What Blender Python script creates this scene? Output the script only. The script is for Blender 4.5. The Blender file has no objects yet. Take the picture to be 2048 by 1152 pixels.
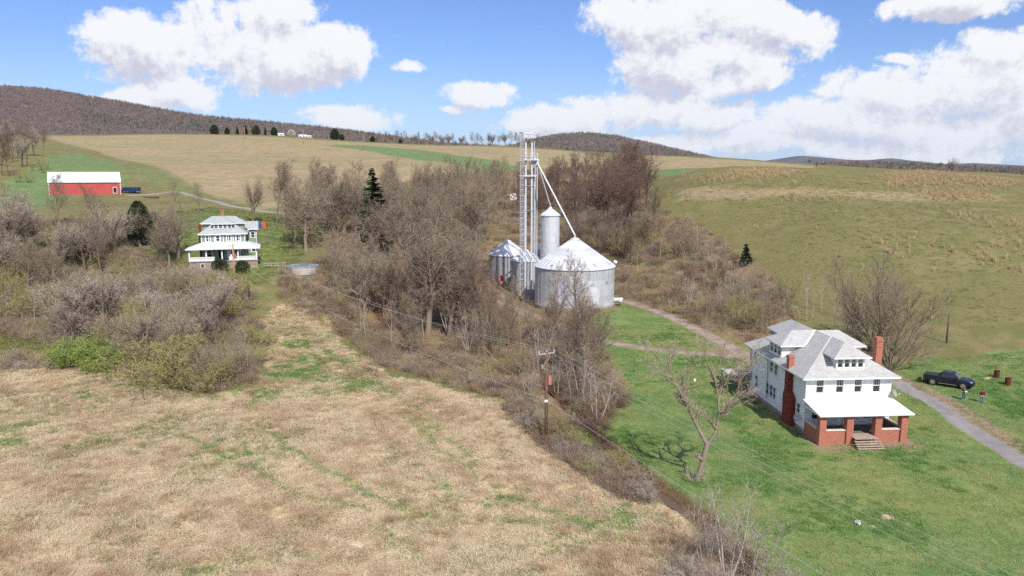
import bpy, math, random
import numpy as np
from mathutils import Vector, Matrix

random.seed(7)
R = math.radians
scene = bpy.context.scene
COL = scene.collection

# ------------------------------------------------------------------ camera
F_PX, CXP, CYP, VH, CAM_H = 1500.0, 1024.0, 576.0, 345.0, 30.0
PITCH = math.atan((CYP - VH) / F_PX)
cam_d = bpy.data.cameras.new('camera')
cam = bpy.data.objects.new('camera', cam_d)
COL.objects.link(cam)
cam.location = (0, 0, CAM_H)
cam.rotation_euler = (math.pi / 2 - PITCH, 0, 0)
cam_d.sensor_width = 36
cam_d.lens = 36 * F_PX / 2048
cam_d.clip_start = 0.5
cam_d.clip_end = 30000
scene.camera = cam

# ------------------------------------------------------------------ light
SUN_EL = R(45)
SUN_DIR = Vector((0.36, -0.93, 0)).normalized() * math.cos(SUN_EL) + Vector((0, 0, math.sin(SUN_EL)))
sun_d = bpy.data.lights.new('sun', 'SUN')
sun_d.energy = 3.9
sun_d.angle = R(0.55)
sun_d.color = (1.0, 0.95, 0.88)
sun = bpy.data.objects.new('sun', sun_d)
COL.objects.link(sun)
sun.rotation_euler = (-SUN_DIR).to_track_quat('-Z', 'Y').to_euler()
sun.location = (60, -80, 120)
scene.view_settings.view_transform = 'Standard'
scene.view_settings.look = 'None'
scene.view_settings.gamma = 1
scene.view_settings.exposure = 0.3
scene.cycles.use_denoising = False
scene.cycles.denoiser = 'OPENIMAGEDENOISE'
scene.cycles.denoising_input_passes = 'RGB_ALBEDO_NORMAL'
scene.cycles.denoising_prefilter = 'ACCURATE'
scene.cycles.max_bounces = 4
scene.cycles.diffuse_bounces = 2
scene.cycles.volume_bounces = 0
scene.cycles.use_adaptive_sampling = True
scene.cycles.adaptive_threshold = 0.02
scene.cycles.adaptive_min_samples = 32
scene.cycles.glossy_bounces = 2
scene.cycles.transparent_max_bounces = 8
scene.cycles.caustics_reflective = False
scene.cycles.caustics_refractive = False
scene.cycles.sample_clamp_indirect = 4.0


class NT:
    """short hand for node trees"""
    def __init__(s, tree):
        s.t = tree
        s.n = tree.nodes
        s.l = tree.links

    def node(s, typ, **kw):
        nd = s.n.new(typ)
        for k, v in kw.items():
            setattr(nd, k, v)
        return nd

    def put(s, sock, v):
        if isinstance(v, bpy.types.NodeSocket):
            s.l.new(v, sock)
        elif v is not None:
            sock.default_value = v

    def math(s, op, a, b=None, c=None, clamp=False):
        nd = s.node('ShaderNodeMath', operation=op, use_clamp=clamp)
        s.put(nd.inputs[0], a)
        s.put(nd.inputs[1], b)
        if c is not None:
            s.put(nd.inputs[2], c)
        return nd.outputs[0]

    def vmath(s, op, a, b=None, scale=None):
        nd = s.node('ShaderNodeVectorMath', operation=op)
        s.put(nd.inputs[0], a)
        if b is not None:
            s.put(nd.inputs[1], b)
        if scale is not None:
            s.put(nd.inputs['Scale'], scale)
        return nd.outputs['Value'] if op in ('LENGTH', 'DOT_PRODUCT', 'DISTANCE') else nd.outputs[0]

    def mix(s, f, a, b, blend='MIX'):
        nd = s.node('ShaderNodeMix', data_type='RGBA', blend_type=blend)
        s.put(nd.inputs[0], f)
        for sock, v in ((nd.inputs[6], a), (nd.inputs[7], b)):
            if isinstance(v, (tuple, list)):
                v = tuple(v)[:3] + (1,)
            s.put(sock, v)
        return nd.outputs[2]

    def noise(s, vec, scale, detail=4, rough=0.55, dist=0.0, out='Fac'):
        nd = s.node('ShaderNodeTexNoise')
        if vec is not None:
            s.l.new(vec, nd.inputs['Vector'])
        nd.inputs['Scale'].default_value = scale
        nd.inputs['Detail'].default_value = detail
        nd.inputs['Roughness'].default_value = rough
        nd.inputs['Distortion'].default_value = dist
        return nd.outputs[out]

    def step(s, x, a, b):
        nd = s.node('ShaderNodeMapRange', interpolation_type='SMOOTHSTEP')
        s.put(nd.inputs[0], x)
        s.put(nd.inputs[1], a)
        s.put(nd.inputs[2], b)
        return nd.outputs[0]

    def lin(s, x, a, b, c, d):
        nd = s.node('ShaderNodeMapRange')
        s.put(nd.inputs[0], x)
        for i, v in enumerate((a, b, c, d)):
            s.put(nd.inputs[i + 1], v)
        return nd.outputs[0]

    def ramp(s, fac, stops):
        nd = s.node('ShaderNodeValToRGB')
        cr = nd.color_ramp
        while len(cr.elements) < len(stops):
            cr.elements.new(0.5)
        for e, (p, c) in zip(cr.elements, stops):
            e.position = p
            e.color = tuple(c)[:3] + (1,)
        s.put(nd.inputs[0], fac)
        return nd.outputs[0]


def px_dir(u, v):
    a = (u - CXP) / F_PX
    b = (CYP - v) / F_PX
    c, s_ = math.cos(PITCH), math.sin(PITCH)
    return np.array([a, c + b * s_, -s_ + b * c])


# ------------------------------------------------------------------ sky
world = bpy.data.worlds.new('World')
scene.world = world
world.use_nodes = True
wt = NT(world.node_tree)
wt.n.clear()
sky = wt.node('ShaderNodeTexSky', sky_type='NISHITA')
sky.sun_disc = False
sky.sun_elevation = SUN_EL
sky.sun_rotation = math.atan2(SUN_DIR.x, SUN_DIR.y)
sky.altitude = 200
sky.air_density = 1.0
sky.dust_density = 0.4
sky.ozone_density = 1.6

# cumulus clouds by direction: a few named heaps in the view, the same kind of broken cover everywhere else
HEAPS = [  # azimuth, elevation of the heap's middle and its half sizes, read off as photograph coordinates; weight
    (330, 95, 165, 62, 1.0), (500, 95, 150, 85, 1.0), (640, 115, 120, 55, 1.0), (540, 20, 100, 40, .9),
    (310, 192, 130, 40, 1.0), (28, 156, 84, 20, 1.0), (700, 228, 105, 36, 1.0), (955, 182, 75, 30, 1.0),
    (1350, 50, 170, 60, 1.05), (1530, 55, 120, 50, 1.0), (1400, 125, 190, 50, 1.05), (1480, 168, 120, 30, .9),
    (1280, 205, 160, 45, 1.0), (1100, 245, 130, 38, 1.0), (1400, 232, 130, 36, .9), (1540, 280, 240, 20, .7),
    (1740, 170, 110, 48, 1.0), (1700, 240, 170, 40, .9), (1960, 140, 130, 60, 1.05), (2040, 80, 90, 36, 1.0),
    (1950, 240, 200, 46, .85), (1900, 6, 120, 26, 1.0), (1750, 300, 420, 26, .85), (1280, 284, 300, 24, 1.0), (1520, 268, 130, 20, .8), (2150, 180, 150, 90, 1.0),
    (832, 147, 34, 14, .75), (1962, 58, 40, 20, .7), (1772, 108, 46, 12, .7), (912, 216, 28, 9, .7), (180, 172, 30, 20, .75), (1060, 2, 60, 12, .7),
]
grp = bpy.data.node_groups.new('cloud_cover', 'ShaderNodeTree')
grp.interface.new_socket('P', in_out='INPUT', socket_type='NodeSocketVector')
grp.interface.new_socket('D', in_out='OUTPUT', socket_type='NodeSocketFloat')
g = NT(grp)
gi = g.node('NodeGroupInput')
go = g.node('NodeGroupOutput')
P = gi.outputs[0]
warp = g.noise(P, 5.0, 1, 0.5, out='Color')
Pw = g.vmath('ADD', P, g.vmath('SCALE', g.vmath('SUBTRACT', warp, (0.5, 0.5, 0.5)), scale=0.085))
acc = None
for (u, v, ru, rv, w) in HEAPS:
    d = px_dir(u, v)
    az, el = math.atan2(d[0], d[1]), math.atan2(d[2], math.hypot(d[0], d[1]))
    q = g.vmath('MULTIPLY', g.vmath('SUBTRACT', Pw, (az, el, 0)), (F_PX / ru, F_PX / rv, 0))
    # flat underside: the lower half of a heap falls off faster
    m = g.math('SUBTRACT', w * .86, g.math('MULTIPLY', g.vmath('DOT_PRODUCT', q, q), 0.78))
    acc = m if acc is None else g.math('SMOOTH_MAX', acc, m, 0.25)
sepg = g.node('ShaderNodeSeparateXYZ')
g.l.new(P, sepg.inputs[0])
# broken cover outside the heaps' part of the sky
away = g.math('MAXIMUM', g.step(g.math('ABSOLUTE', sepg.outputs[0]), 0.68, 0.95), g.step(sepg.outputs[1], 0.27, 0.42))
cover = g.lin(g.noise(P, 2.2, 1, 0.5), 0.42, 0.62, -0.8, 0.8)
cover = g.math('SUBTRACT', cover, g.math('MULTIPLY', g.math('SUBTRACT', 1.0, away), 1.2))
acc = g.math('MAXIMUM', g.math('MAXIMUM', acc, -1.5), cover)
bil = g.noise(P, 11.0, 4, 0.6)
bil2 = g.noise(P, 60.0, 3, 0.7)
den = g.math('ADD', acc, g.math('MULTIPLY', g.math('SUBTRACT', bil, 0.5), 2.3))
den = g.math('ADD', den, g.math('MULTIPLY', g.math('SUBTRACT', bil2, 0.5), 1.05))
g.l.new(den, go.inputs[0])

tc = wt.node('ShaderNodeTexCoord')
sp = wt.node('ShaderNodeSeparateXYZ')
wt.l.new(tc.outputs['Generated'], sp.inputs[0])
azn = wt.math('ARCTAN2', sp.outputs[0], sp.outputs[1])
eln = wt.math('ARCSINE', sp.outputs[2])
cb = wt.node('ShaderNodeCombineXYZ')
wt.l.new(azn, cb.inputs[0])
wt.l.new(eln, cb.inputs[1])


def cover_at(off):
    nd = wt.node('ShaderNodeGroup')
    nd.node_tree = grp
    wt.l.new(wt.vmath('ADD', cb.outputs[0], off), nd.inputs[0])
    return nd.outputs[0]


d0 = cover_at((0, 0, 0))
d1 = cover_at((0.009, 0.022, 0))
d2 = d1
alpha = wt.step(d0, 0.0, 0.48)
thick = wt.math('ADD', wt.math('MULTIPLY', wt.math('SUBTRACT', d1, d0), 0.8), wt.math('MULTIPLY', wt.step(d2, 0.2, 1.4), 0.66))
shade = wt.step(thick, -0.1, 1.0)
cloud_col = wt.mix(shade, (0.80, 0.80, 0.815), (0.515, 0.51, 0.60))
lowhaze = wt.step(eln, 0.16, -0.02)
skyc = wt.node('ShaderNodeVectorMath', operation='SCALE')
wt.l.new(sky.outputs[0], skyc.inputs[0])
skyc.inputs['Scale'].default_value = 0.10
skyt = wt.mix(1.0, skyc.outputs[0], (0.67, 0.81, 1.16), 'MULTIPLY')
base_sky = wt.mix(wt.math('MULTIPLY', lowhaze, 0.6), skyt, (0.46, 0.60, 0.84))
cloud_col = wt.mix(wt.math('MULTIPLY', lowhaze, 0.5), cloud_col, (0.62, 0.69, 0.80))
final = wt.mix(wt.math('MULTIPLY', alpha, 0.97), base_sky, cloud_col)
bg = wt.node('ShaderNodeBackground')
wt.l.new(final, bg.inputs[0])
bg.inputs[1].default_value = 1.0
wo = wt.node('ShaderNodeOutputWorld')
wt.l.new(bg.outputs[0], wo.inputs[0])
world.cycles.sampling_method = 'MANUAL'
world.cycles.sample_map_resolution = 512

# ------------------------------------------------------------------ terrain height
def on_z(u, v, z):
    r = px_dir(u, v)
    t = (z - CAM_H) / r[2]
    return np.array([r[0] * t, r[1] * t, z])


def on_y(u, v, Y):
    r = px_dir(u, v)
    t = Y / r[1]
    return np.array([r[0] * t, Y, CAM_H + r[2] * t])


SURVEY_Z = [
    (-300, 1152, .3), (0, 1152, .2), (500, 1152, 0), (1024, 1152, -.2), (1400, 1152, -.4), (2048, 1152, 0), (2400, 1152, .2),
    (0, 900, .5), (500, 900, .2), (900, 900, -.2), (1200, 1000, -.5), (0, 720, 1.5), (-200, 760, 1.5), (400, 760, .5), (750, 760, -.2), (950, 760, -.4),
    (600, 640, 1.6), (850, 670, 0), (1000, 700, .2), (1300, 820, 0), (1400, 960, -.2), (1640, 890, .4), (1800, 880, .5), (2040, 930, .7),
    (1250, 740, .8), (1200, 680, 2), (1500, 765, .7), (1890, 775, 1.4), (2048, 800, 1.6), (1150, 617, 3.3), (1020, 560, 4), (1240, 605, 3),
    (1450, 680, 1.6), (1500, 620, 4), (1760, 720, 2.4), (1893, 683, 4), (1950, 600, 8), (1700, 560, 9), (1600, 480, 15), (1900, 480, 16),
    (1800, 400, 22.5), (2048, 480, 16), (2048, 400, 22.3), (404, 533, 10), (520, 528, 10), (450, 575, 7.5), (600, 540, 9), (600, 600, 5.5),
    (550, 640, 3), (200, 600, 5), (100, 560, 8), (50, 500, 13), (20, 430, 19), (300, 470, 15), (170, 390, 21.6), (300, 400, 20), (500, 440, 17),
    (450, 400, 20.5), (600, 400, 20.5), (750, 520, 9), (900, 520, 8), (1000, 480, 12), (850, 600, 3.5), (1100, 440, 14), (1200, 450, 13),
    (1300, 520, 8.5), (1400, 580, 4.5),
]
SURVEY_Y = [
    (110, 268, 850), (300, 267, 850), (480, 269, 850), (600, 274, 850), (700, 281, 850), (790, 286, 830), (900, 291, 800), (1040, 293, 780),
    (1150, 301, 750), (400, 320, 480), (700, 330, 430), (200, 300, 520), (900, 330, 420), (60, 345, 330), (-150, 300, 600), (-150, 400, 260),
    (1530, 335, 262), (1400, 341, 270), (1850, 342, 270), (2048, 361, 250), (2250, 370, 250), (1650, 346, 300), (1300, 310, 650), (1400, 314, 600),
    (1530, 322, 600), (1640, 330, 600), (1800, 342, 560), (2048, 352, 560), (1310, 400, 230), (1310, 350, 400), (1550, 341, 420), (1800, 350, 400),
    (1200, 380, 400), (1000, 370, 380),
]
SURVEY_W = [(0, -60, 0), (-150, -60, .5), (150, -60, 1), (-150, 10, 1), (150, 10, 1.5), (0, 10, 0), (-500, 1250, 52), (0, 1200, 45), (300, 1100, 35),
            (700, 1000, 18), (-900, 850, 66), (-400, 400, 40), (330, 280, 20), (400, 560, 22)]
ctl = np.array([on_z(*p) for p in SURVEY_Z] + [on_y(*p) for p in SURVEY_Y] + [np.array(p, float) for p in SURVEY_W])
CS = 100.0


def _phi(r2):
    return 0.5 * r2 * np.log(r2 + 1e-9)


_A = ctl[:, :2] / CS
_d2 = ((_A[:, None] - _A[None]) ** 2).sum(-1)
_n = len(_A)
_M = np.zeros((_n + 3, _n + 3))
_M[:_n, :_n] = _phi(_d2) + 0.004 * np.eye(_n)
_M[:_n, _n] = 1
_M[:_n, _n + 1:] = _A
_M[_n:, :_n] = _M[:_n, _n:].T
_sol = np.linalg.solve(_M, np.concatenate([ctl[:, 2], np.zeros(3)]))


def vnoise(x, y, seed=0):
    """smooth value noise, vectorised"""
    xi = np.floor(x).astype(np.int64)
    yi = np.floor(y).astype(np.int64)
    fx = x - xi
    fy = y - yi
    fx = fx * fx * (3 - 2 * fx)
    fy = fy * fy * (3 - 2 * fy)

    def h(a, b):
        n = (a * 374761393 + b * 668265263 + seed * 974711) & 0xffffffff
        n = ((n ^ (n >> 13)) * 1274126177) & 0xffffffff
        return ((n ^ (n >> 16)) & 0xffff) / 65535.0
    return (h(xi, yi) * (1 - fx) + h(xi + 1, yi) * fx) * (1 - fy) + (h(xi, yi + 1) * (1 - fx) + h(xi + 1, yi + 1) * fx) * fy


def fbm(x, y, sc, seed=0, oct=3):
    x = np.asarray(x, float)
    y = np.asarray(y, float)
    v = 0
    a = 0.5
    f = 1.0 / sc
    for o in range(oct):
        v = v + a * (vnoise(x * f + 17.3 * o, y * f - 9.1 * o, seed + o) - 0.5)
        a *= 0.5
        f *= 2.03
    return v * 1.15


def seg_dist(x, y, line):
    """distance to a polyline"""
    best = np.full(np.shape(x), 1e9)
    for (ax, ay), (bx, by) in zip(line[:-1], line[1:]):
        dx, dy = bx - ax, by - ay
        t = np.clip(((x - ax) * dx + (y - ay) * dy) / (dx * dx + dy * dy + 1e-9), 0, 1)
        best = np.minimum(best, np.hypot(x - ax - t * dx, y - ay - t * dy))
    return best


def smooth01(x, a, b):
    t = np.clip((x - a) / (b - a), 0, 1)
    return t * t * (3 - 2 * t)


def base_h(x, y):
    x = np.asarray(x, float)
    y = np.asarray(y, float)
    sh = x.shape
    X = x.ravel() / CS
    Y = y.ravel() / CS
    z = np.empty(X.shape)
    for i in range(0, len(X), 40000):
        sl = slice(i, i + 40000)
        r2 = (X[sl, None] - _A[None, :, 0]) ** 2 + (Y[sl, None] - _A[None, :, 1]) ** 2
        z[sl] = _phi(r2) @ _sol[:_n] + _sol[_n] + _sol[_n + 1] * X[sl] + _sol[_n + 2] * Y[sl]
    z = z.reshape(sh)
    r = np.hypot(x, y)
    far = smooth01(r, 900, 1350)
    beh = smooth01(-y, 10, 200)
    wide = smooth01(np.abs(x) - 0.85 * np.maximum(y, 0), 60, 300)
    z = np.clip(z, -3, 80)
    z = z * (1 - far) + 14 * far
    z = z * (1 - beh) + 0.5 * beh
    z = z * (1 - 0.5 * wide) + 0.5 * wide * np.clip(z, 0, 40)
    return z


CREEK_PX = [(1560, 1290), (1470, 1130), (1405, 1050), (1340, 1000), (1290, 965), (1240, 915), (1180, 868), (1140, 820), (1090, 775), (1010, 760), (905, 748), (830, 700), (780, 660), (740, 610), (700, 570), (660, 550)]
CREEK = [tuple(on_z(u, v, -1.0 + 0.012 * max(0, 760 - v) * (1 if v < 760 else 0) * 1.8)[:2]) for u, v in CREEK_PX]


def ground_h(x, y):
    x = np.asarray(x, float)
    y = np.asarray(y, float)
    z = base_h(x, y)
    d = seg_dist(x, y, CREEK)
    cut = 1 - smooth01(d + fbm(x, y, 3.0, 5) * 1.5, 0.45, 1.4)
    z = z - cut * 1.15
    r = np.hypot(x, y)
    near = 1 - smooth01(r, 110, 190)
    z = z + near * (fbm(x, y, 1.9, 51, 2) * .34 + fbm(x, y, 4.2, 53, 2) * .22) * (0.25 + 0.75 * smooth01(8 - (x - 0.12 * y), 0, 8))
    z = z + fbm(x, y, 9.0, 1) * 0.30 * (1 - 0.6 * np.exp(-((x - 40) ** 2 + (y - 85) ** 2) / 900.0)) + fbm(x, y, 60.0, 2) * np.clip(r / 200 - .4, 0, 2.0)
    return z


def hz(x, y):
    return float(ground_h(np.array([float(x)]), np.array([float(y)]))[0])


def gp_many(pts):
    """where the sight lines of the given photograph points meet the ground (surveying)"""
    pts = np.asarray(pts, float)
    dirs = np.array([px_dir(u, v) for u, v in pts])
    dirs /= dirs[:, 1:2]
    ts = np.concatenate([np.linspace(25, 330, 260), np.linspace(334, 1000, 180)])
    hit = np.full(len(pts), np.nan)
    for i in range(len(pts)):
        zz = ground_h(dirs[i, 0] * ts, ts)
        dz = CAM_H + dirs[i, 2] * ts - zz
        k = np.where(dz <= 0)[0]
        if len(k) == 0:
            hit[i] = 800
        elif k[0] == 0:
            hit[i] = ts[0]
        else:
            a, b = dz[k[0] - 1], dz[k[0]]
            hit[i] = ts[k[0] - 1] + (ts[k[0]] - ts[k[0] - 1]) * a / (a - b)
    x = dirs[:, 0] * hit
    y = hit
    return np.stack([x, y, ground_h(x, y)], 1)


def gp(u, v):
    return gp_many([(u, v)])[0]


def poly_w(x, y, poly, soft):
    """1 inside a polygon, falling to 0 over 'soft' metres"""
    inside = np.zeros(np.shape(x), bool)
    n = len(poly)
    for i in range(n):
        x1, y1 = poly[i]
        x2, y2 = poly[(i + 1) % n]
        c = ((y1 > y) != (y2 > y)) & (x < (x2 - x1) * (y - y1) / (y2 - y1 + 1e-12) + x1)
        inside ^= c
    d = seg_dist(x, y, list(poly) + [poly[0]])
    sd = np.where(inside, d, -d)
    return smooth01(sd, -soft, soft)


def gpoly(px):
    return [tuple(p[:2]) for p in gp_many(px)]


# ------------------------------------------------------------------ mesh helpers
def link(o, parent=None):
    COL.objects.link(o)
    if parent is not None:
        o.parent = parent
    return o


def tag(o, label=None, category=None, group=None, kind=None):
    if label:
        o['label'] = label
    if category:
        o['category'] = category
    if group:
        o['group'] = group
    if kind:
        o['kind'] = kind
    return o


def empty(name, loc, rz=0.0, label=None, category=None, group=None):
    o = bpy.data.objects.new(name, None)
    o.empty_display_size = 0.5
    o.location = loc
    o.rotation_euler = (0, 0, rz)
    link(o)
    return tag(o, label, category, group)


def mesh_from(name, v, f, mat=None, smooth=False, uv=False):
    me = bpy.data.meshes.new(name)
    me.from_pydata(v, [], f)
    if mat:
        me.materials.append(mat)
    if smooth:
        me.polygons.foreach_set('use_smooth', [True] * len(me.polygons))
    if uv:
        lay = me.uv_layers.new(name='UVMap')
        for p in me.polygons:
            n = p.normal
            ua = Vector((0, 0, 1)).cross(n)
            if ua.length < 0.05:
                ua = Vector((1, 0, 0))
            ua.normalize()
            va = n.cross(ua)
            for li in p.loop_indices:
                co = me.vertices[me.loops[li].vertex_index].co
                lay.data[li].uv = (co.dot(ua), co.dot(va))
    me.update()
    return me


class MB:
    def __init__(s):
        s.v = []
        s.f = []

    def poly(s, pts):
        b = len(s.v)
        s.v += [tuple(p) for p in pts]
        s.f.append(tuple(range(b, b + len(pts))))
        return s

    def obox(s, c, ax, ay, az):
        """box from a centre and three half-extent vectors"""
        c, ax, ay, az = map(Vector, (c, ax, ay, az))
        b = len(s.v)
        for k in (-1, 1):
            for j in (-1, 1):
                for i in (-1, 1):
                    s.v.append(tuple(c + ax * i + ay * j + az * k))
        fl = [(0, 2, 3, 1), (4, 5, 7, 6), (0, 1, 5, 4), (2, 6, 7, 3), (0, 4, 6, 2), (1, 3, 7, 5)]
        if ax.cross(ay).dot(az) < 0:
            fl = [tuple(reversed(q)) for q in fl]
        s.f += [tuple(b + i for i in q) for q in fl]
        return s

    def box(s, x0, x1, y0, y1, z0, z1):
        return s.obox(((x0 + x1) / 2, (y0 + y1) / 2, (z0 + z1) / 2), ((x1 - x0) / 2, 0, 0), (0, (y1 - y0) / 2, 0), (0, 0, (z1 - z0) / 2))

    def bar(s, a, b, w, h=None, up=(0, 0, 1)):
        a, b = Vector(a), Vector(b)
        d = b - a
        L = d.length
        d.normalize()
        u = Vector(up)
        if abs(d.dot(u)) > 0.95:
            u = Vector((1, 0, 0))
        sd = d.cross(u).normalized()
        u = sd.cross(d)
        return s.obox((a + b) / 2, d * L / 2, sd * w / 2, u * (h or w) / 2)

    def tube(s, pts, rad, n=6, cap=True):
        pts = [Vector(p) for p in pts]
        if not isinstance(rad, (list, tuple)):
            rad = [rad] * len(pts)
        b = len(s.v)
        ref = Vector((0.31, 0.17, 0.93)).normalized()
        for i, p in enumerate(pts):
            d = (pts[min(i + 1, len(pts) - 1)] - pts[max(i - 1, 0)])
            if d.length < 1e-9:
                d = Vector((0, 0, 1))
            d.normalize()
            rr = ref if abs(d.dot(ref)) < 0.95 else Vector((1, 0, 0))
            e1 = d.cross(rr).normalized()
            e2 = d.cross(e1)
            for k in range(n):
                a = 2 * math.pi * k / n
                s.v.append(tuple(p + (e1 * math.cos(a) + e2 * math.sin(a)) * rad[i]))
        for i in range(len(pts) - 1):
            for k in range(n):
                k2 = (k + 1) % n
                s.f.append((b + i * n + k, b + i * n + k2, b + (i + 1) * n + k2, b + (i + 1) * n + k))
        if cap:
            s.f.append(tuple(b + k for k in reversed(range(n))))
            s.f.append(tuple(b + (len(pts) - 1) * n + k for k in range(n)))
        return s

    def lathe(s, prof, n=24, c=(0, 0, 0)):
        b = len(s.v)
        for (r, z) in prof:
            for k in range(n):
                a = 2 * math.pi * k / n
                s.v.append((c[0] + r * math.cos(a), c[1] + r * math.sin(a), c[2] + z))
        for i in range(len(prof) - 1):
            for k in range(n):
                k2 = (k + 1) % n
                s.f.append((b + i * n + k, b + i * n + k2, b + (i + 1) * n + k2, b + (i + 1) * n + k))
        return s

    def build(s, name, mat, parent=None, smooth=False, uv=True):
        me = mesh_from(name, s.v, s.f, mat, smooth, uv)
        return link(bpy.data.objects.new(name, me), parent)


# ------------------------------------------------------------------ materials
def srgb(r, g_, b):
    def c(x):
        x /= 255.0
        return x / 12.92 if x <= 0.04045 else ((x + 0.055) / 1.055) ** 2.4
    return (c(r), c(g_), c(b))


MATS = {}


def material(name, col, rough=0.8, metal=0.0, var=0.0, vscale=3.0, bump=0.0, bscale=20.0, spec=0.3, coords='Object', col2=None):
    """plain surface with uneven colour and a fine relief"""
    if name in MATS:
        return MATS[name]
    m = bpy.data.materials.new(name)
    m.use_nodes = True
    t = NT(m.node_tree)
    bs = t.n['Principled BSDF']
    bs.inputs['Roughness'].default_value = rough
    bs.inputs['Metallic'].default_value = metal
    bs.inputs['Specular IOR Level'].default_value = spec
    tcx = t.node('ShaderNodeTexCoord').outputs[coords]
    c2 = col2 or tuple(x * (1 - var) for x in col)
    nz = t.noise(tcx, vscale, 5, 0.6)
    t.l.new(t.mix(t.step(nz, 0.35, 0.68), col, c2), bs.inputs['Base Color'])
    if bump:
        bp = t.node('ShaderNodeBump')
        bp.inputs['Strength'].default_value = bump
        bp.inputs['Distance'].default_value = 0.02
        t.l.new(t.noise(tcx, bscale, 4), bp.inputs['Height'])
        t.l.new(bp.outputs[0], bs.inputs['Normal'])
    MATS[name] = m
    return m


def foliage_mat(name, stops, rough=0.85, trans=0.0):
    """twigs and leaves: each plant and each clump differs a little"""
    if name in MATS:
        return MATS[name]
    m = bpy.data.materials.new(name)
    m.use_nodes = True
    t = NT(m.node_tree)
    bs = t.n['Principled BSDF']
    bs.inputs['Roughness'].default_value = rough
    bs.inputs['Specular IOR Level'].default_value = 0.15
    oi = t.node('ShaderNodeObjectInfo')
    tcx = t.node('ShaderNodeTexCoord').outputs['Object']
    f = t.math('ADD', t.math('MULTIPLY', oi.outputs['Random'], 0.62), t.math('MULTIPLY', t.noise(tcx, 0.7, 3), 0.42))
    t.l.new(t.ramp(f, stops), bs.inputs['Base Color'])
    if trans:
        bs.inputs['Subsurface Weight'].default_value = 0
        tr = t.node('ShaderNodeBsdfTranslucent')
        t.l.new(t.ramp(f, stops), tr.inputs[0])
        mx = t.node('ShaderNodeMixShader')
        mx.inputs[0].default_value = trans
        t.l.new(bs.outputs[0], mx.inputs[1])
        t.l.new(tr.outputs[0], mx.inputs[2])
        t.l.new(mx.outputs[0], t.n['Material Output'].inputs[0])
    MATS[name] = m
    return m


# ------------------------------------------------------------------ ground sheet
def axis(lo, hi, fine0, fine1, step, growth=1.045):
    a = list(np.arange(fine0, fine1, step))
    s = step
    p = fine1
    while p < hi:
        a.append(p)
        s = min(s * growth, 120)
        p += s
    a.append(hi)
    s = step
    p = fine0
    L = []
    while p > lo:
        s = min(s * growth, 120)
        p -= s
        L.append(max(p, lo))
    return np.array(sorted(set(L + a)))


gx = axis(-6000, 6000, -62, 72, 0.45)
gy = axis(-600, 7000, 38, 118, 0.45, 1.03)
GX, GY = np.meshgrid(gx, gy)
GZ = ground_h(GX, GY)
# where the water, the roads and the ground covers lie
STRAW = gpoly([(-300, 1400), (-300, 740), (0, 700), (120, 705), (190, 735), (300, 770), (470, 800), (510, 720), (515, 640), (545, 605), (620, 612), (700, 690), (760, 745), (880, 770), (1000, 800), (1110, 880), (1190, 920), (1290, 995), (1400, 1075), (1470, 1150), (1520, 1300), (1500, 1400)])
LAWN = gpoly([(1130, 870), (1190, 852), (1225, 800), (1262, 790), (1245, 735), (1190, 690), (1160, 655), (1190, 625), (1250, 606), (1380, 650), (1490, 700), (1500, 740), (1600, 700), (1760, 735), (1850, 720), (2048, 700), (2400, 720), (2500, 1400), (1600, 1400), (1500, 1160), (1420, 1060), (1330, 985), (1260, 935), (1190, 890)])
YARD2 = gpoly([(300, 430), (420, 415), (560, 430), (620, 470), (600, 528), (560, 560), (500, 575), (400, 560), (350, 520), (280, 480)])
WOODS = gpoly([(560, 600), (560, 545), (690, 520), (620, 420), (760, 370), (900, 350), (1040, 340), (1180, 330), (1290, 320), (1300, 420), (1400, 450), (1540, 540), (1600, 640), (1560, 680), (1480, 690), (1380, 645), (1250, 600), (1160, 650), (1185, 690), (1240, 740), (1255, 800), (1210, 850), (1130, 868), (1060, 800), (960, 775), (880, 745), (760, 735), (700, 680)])
BRUSH_L = gpoly([(-300, 780), (-300, 470), (0, 440), (250, 440), (340, 500), (390, 545), (510, 590), (520, 660), (500, 780), (300, 765), (180, 730), (0, 740)])
TAN = gpoly([(90, 272), (480, 271), (790, 288), (1040, 296), (1150, 303), (1240, 330), (1040, 352), (850, 350), (700, 400), (520, 420), (420, 390), (330, 340), (200, 305)])
WHEAT = gpoly([(95, 312), (150, 305), (205, 322), (245, 343), (250, 360), (130, 400), (60, 440), (-60, 450), (-60, 380), (40, 352)])
SWATH = gpoly([(105, 280), (220, 305), (335, 335), (420, 375), (560, 410), (520, 430), (350, 400), (240, 352), (190, 318)])
STRIP = gpoly([(640, 290), (720, 290), (850, 300), (960, 316), (1045, 336), (1045, 352), (960, 347), (850, 322), (740, 303)])
RSTRIP = gpoly([(1268, 372), (1300, 362), (1304, 395), (1285, 420), (1262, 410)])
RSTRIP2 = gpoly([(1290, 352), (1310, 342), (1400, 338), (1420, 342), (1330, 352)])
FARBROWN = gpoly([(1290, 311), (1400, 316), (1530, 324), (1640, 332), (1560, 338), (1420, 336), (1300, 342)])
GOLD1 = gpoly([(1760, 350), (1850, 343), (1990, 353), (2048, 366), (1980, 372), (1880, 366), (1780, 372)])
GOLD2 = gpoly([(1840, 385), (1900, 378), (1960, 385), (1970, 397), (1860, 400)])
GOLD3 = gpoly([(1420, 352), (1500, 336), (1600, 345), (1560, 352), (1450, 360)])
BROWNBAND = gpoly([(1330, 410), (1500, 405), (1800, 408), (2048, 405), (2048, 385), (1700, 375), (1500, 372), (1330, 380)])
W = {}
W['straw'] = poly_w(GX + fbm(GX, GY, 7, 91) * 7, GY + fbm(GX, GY, 7, 92) * 7, STRAW, 3.5)
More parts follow.
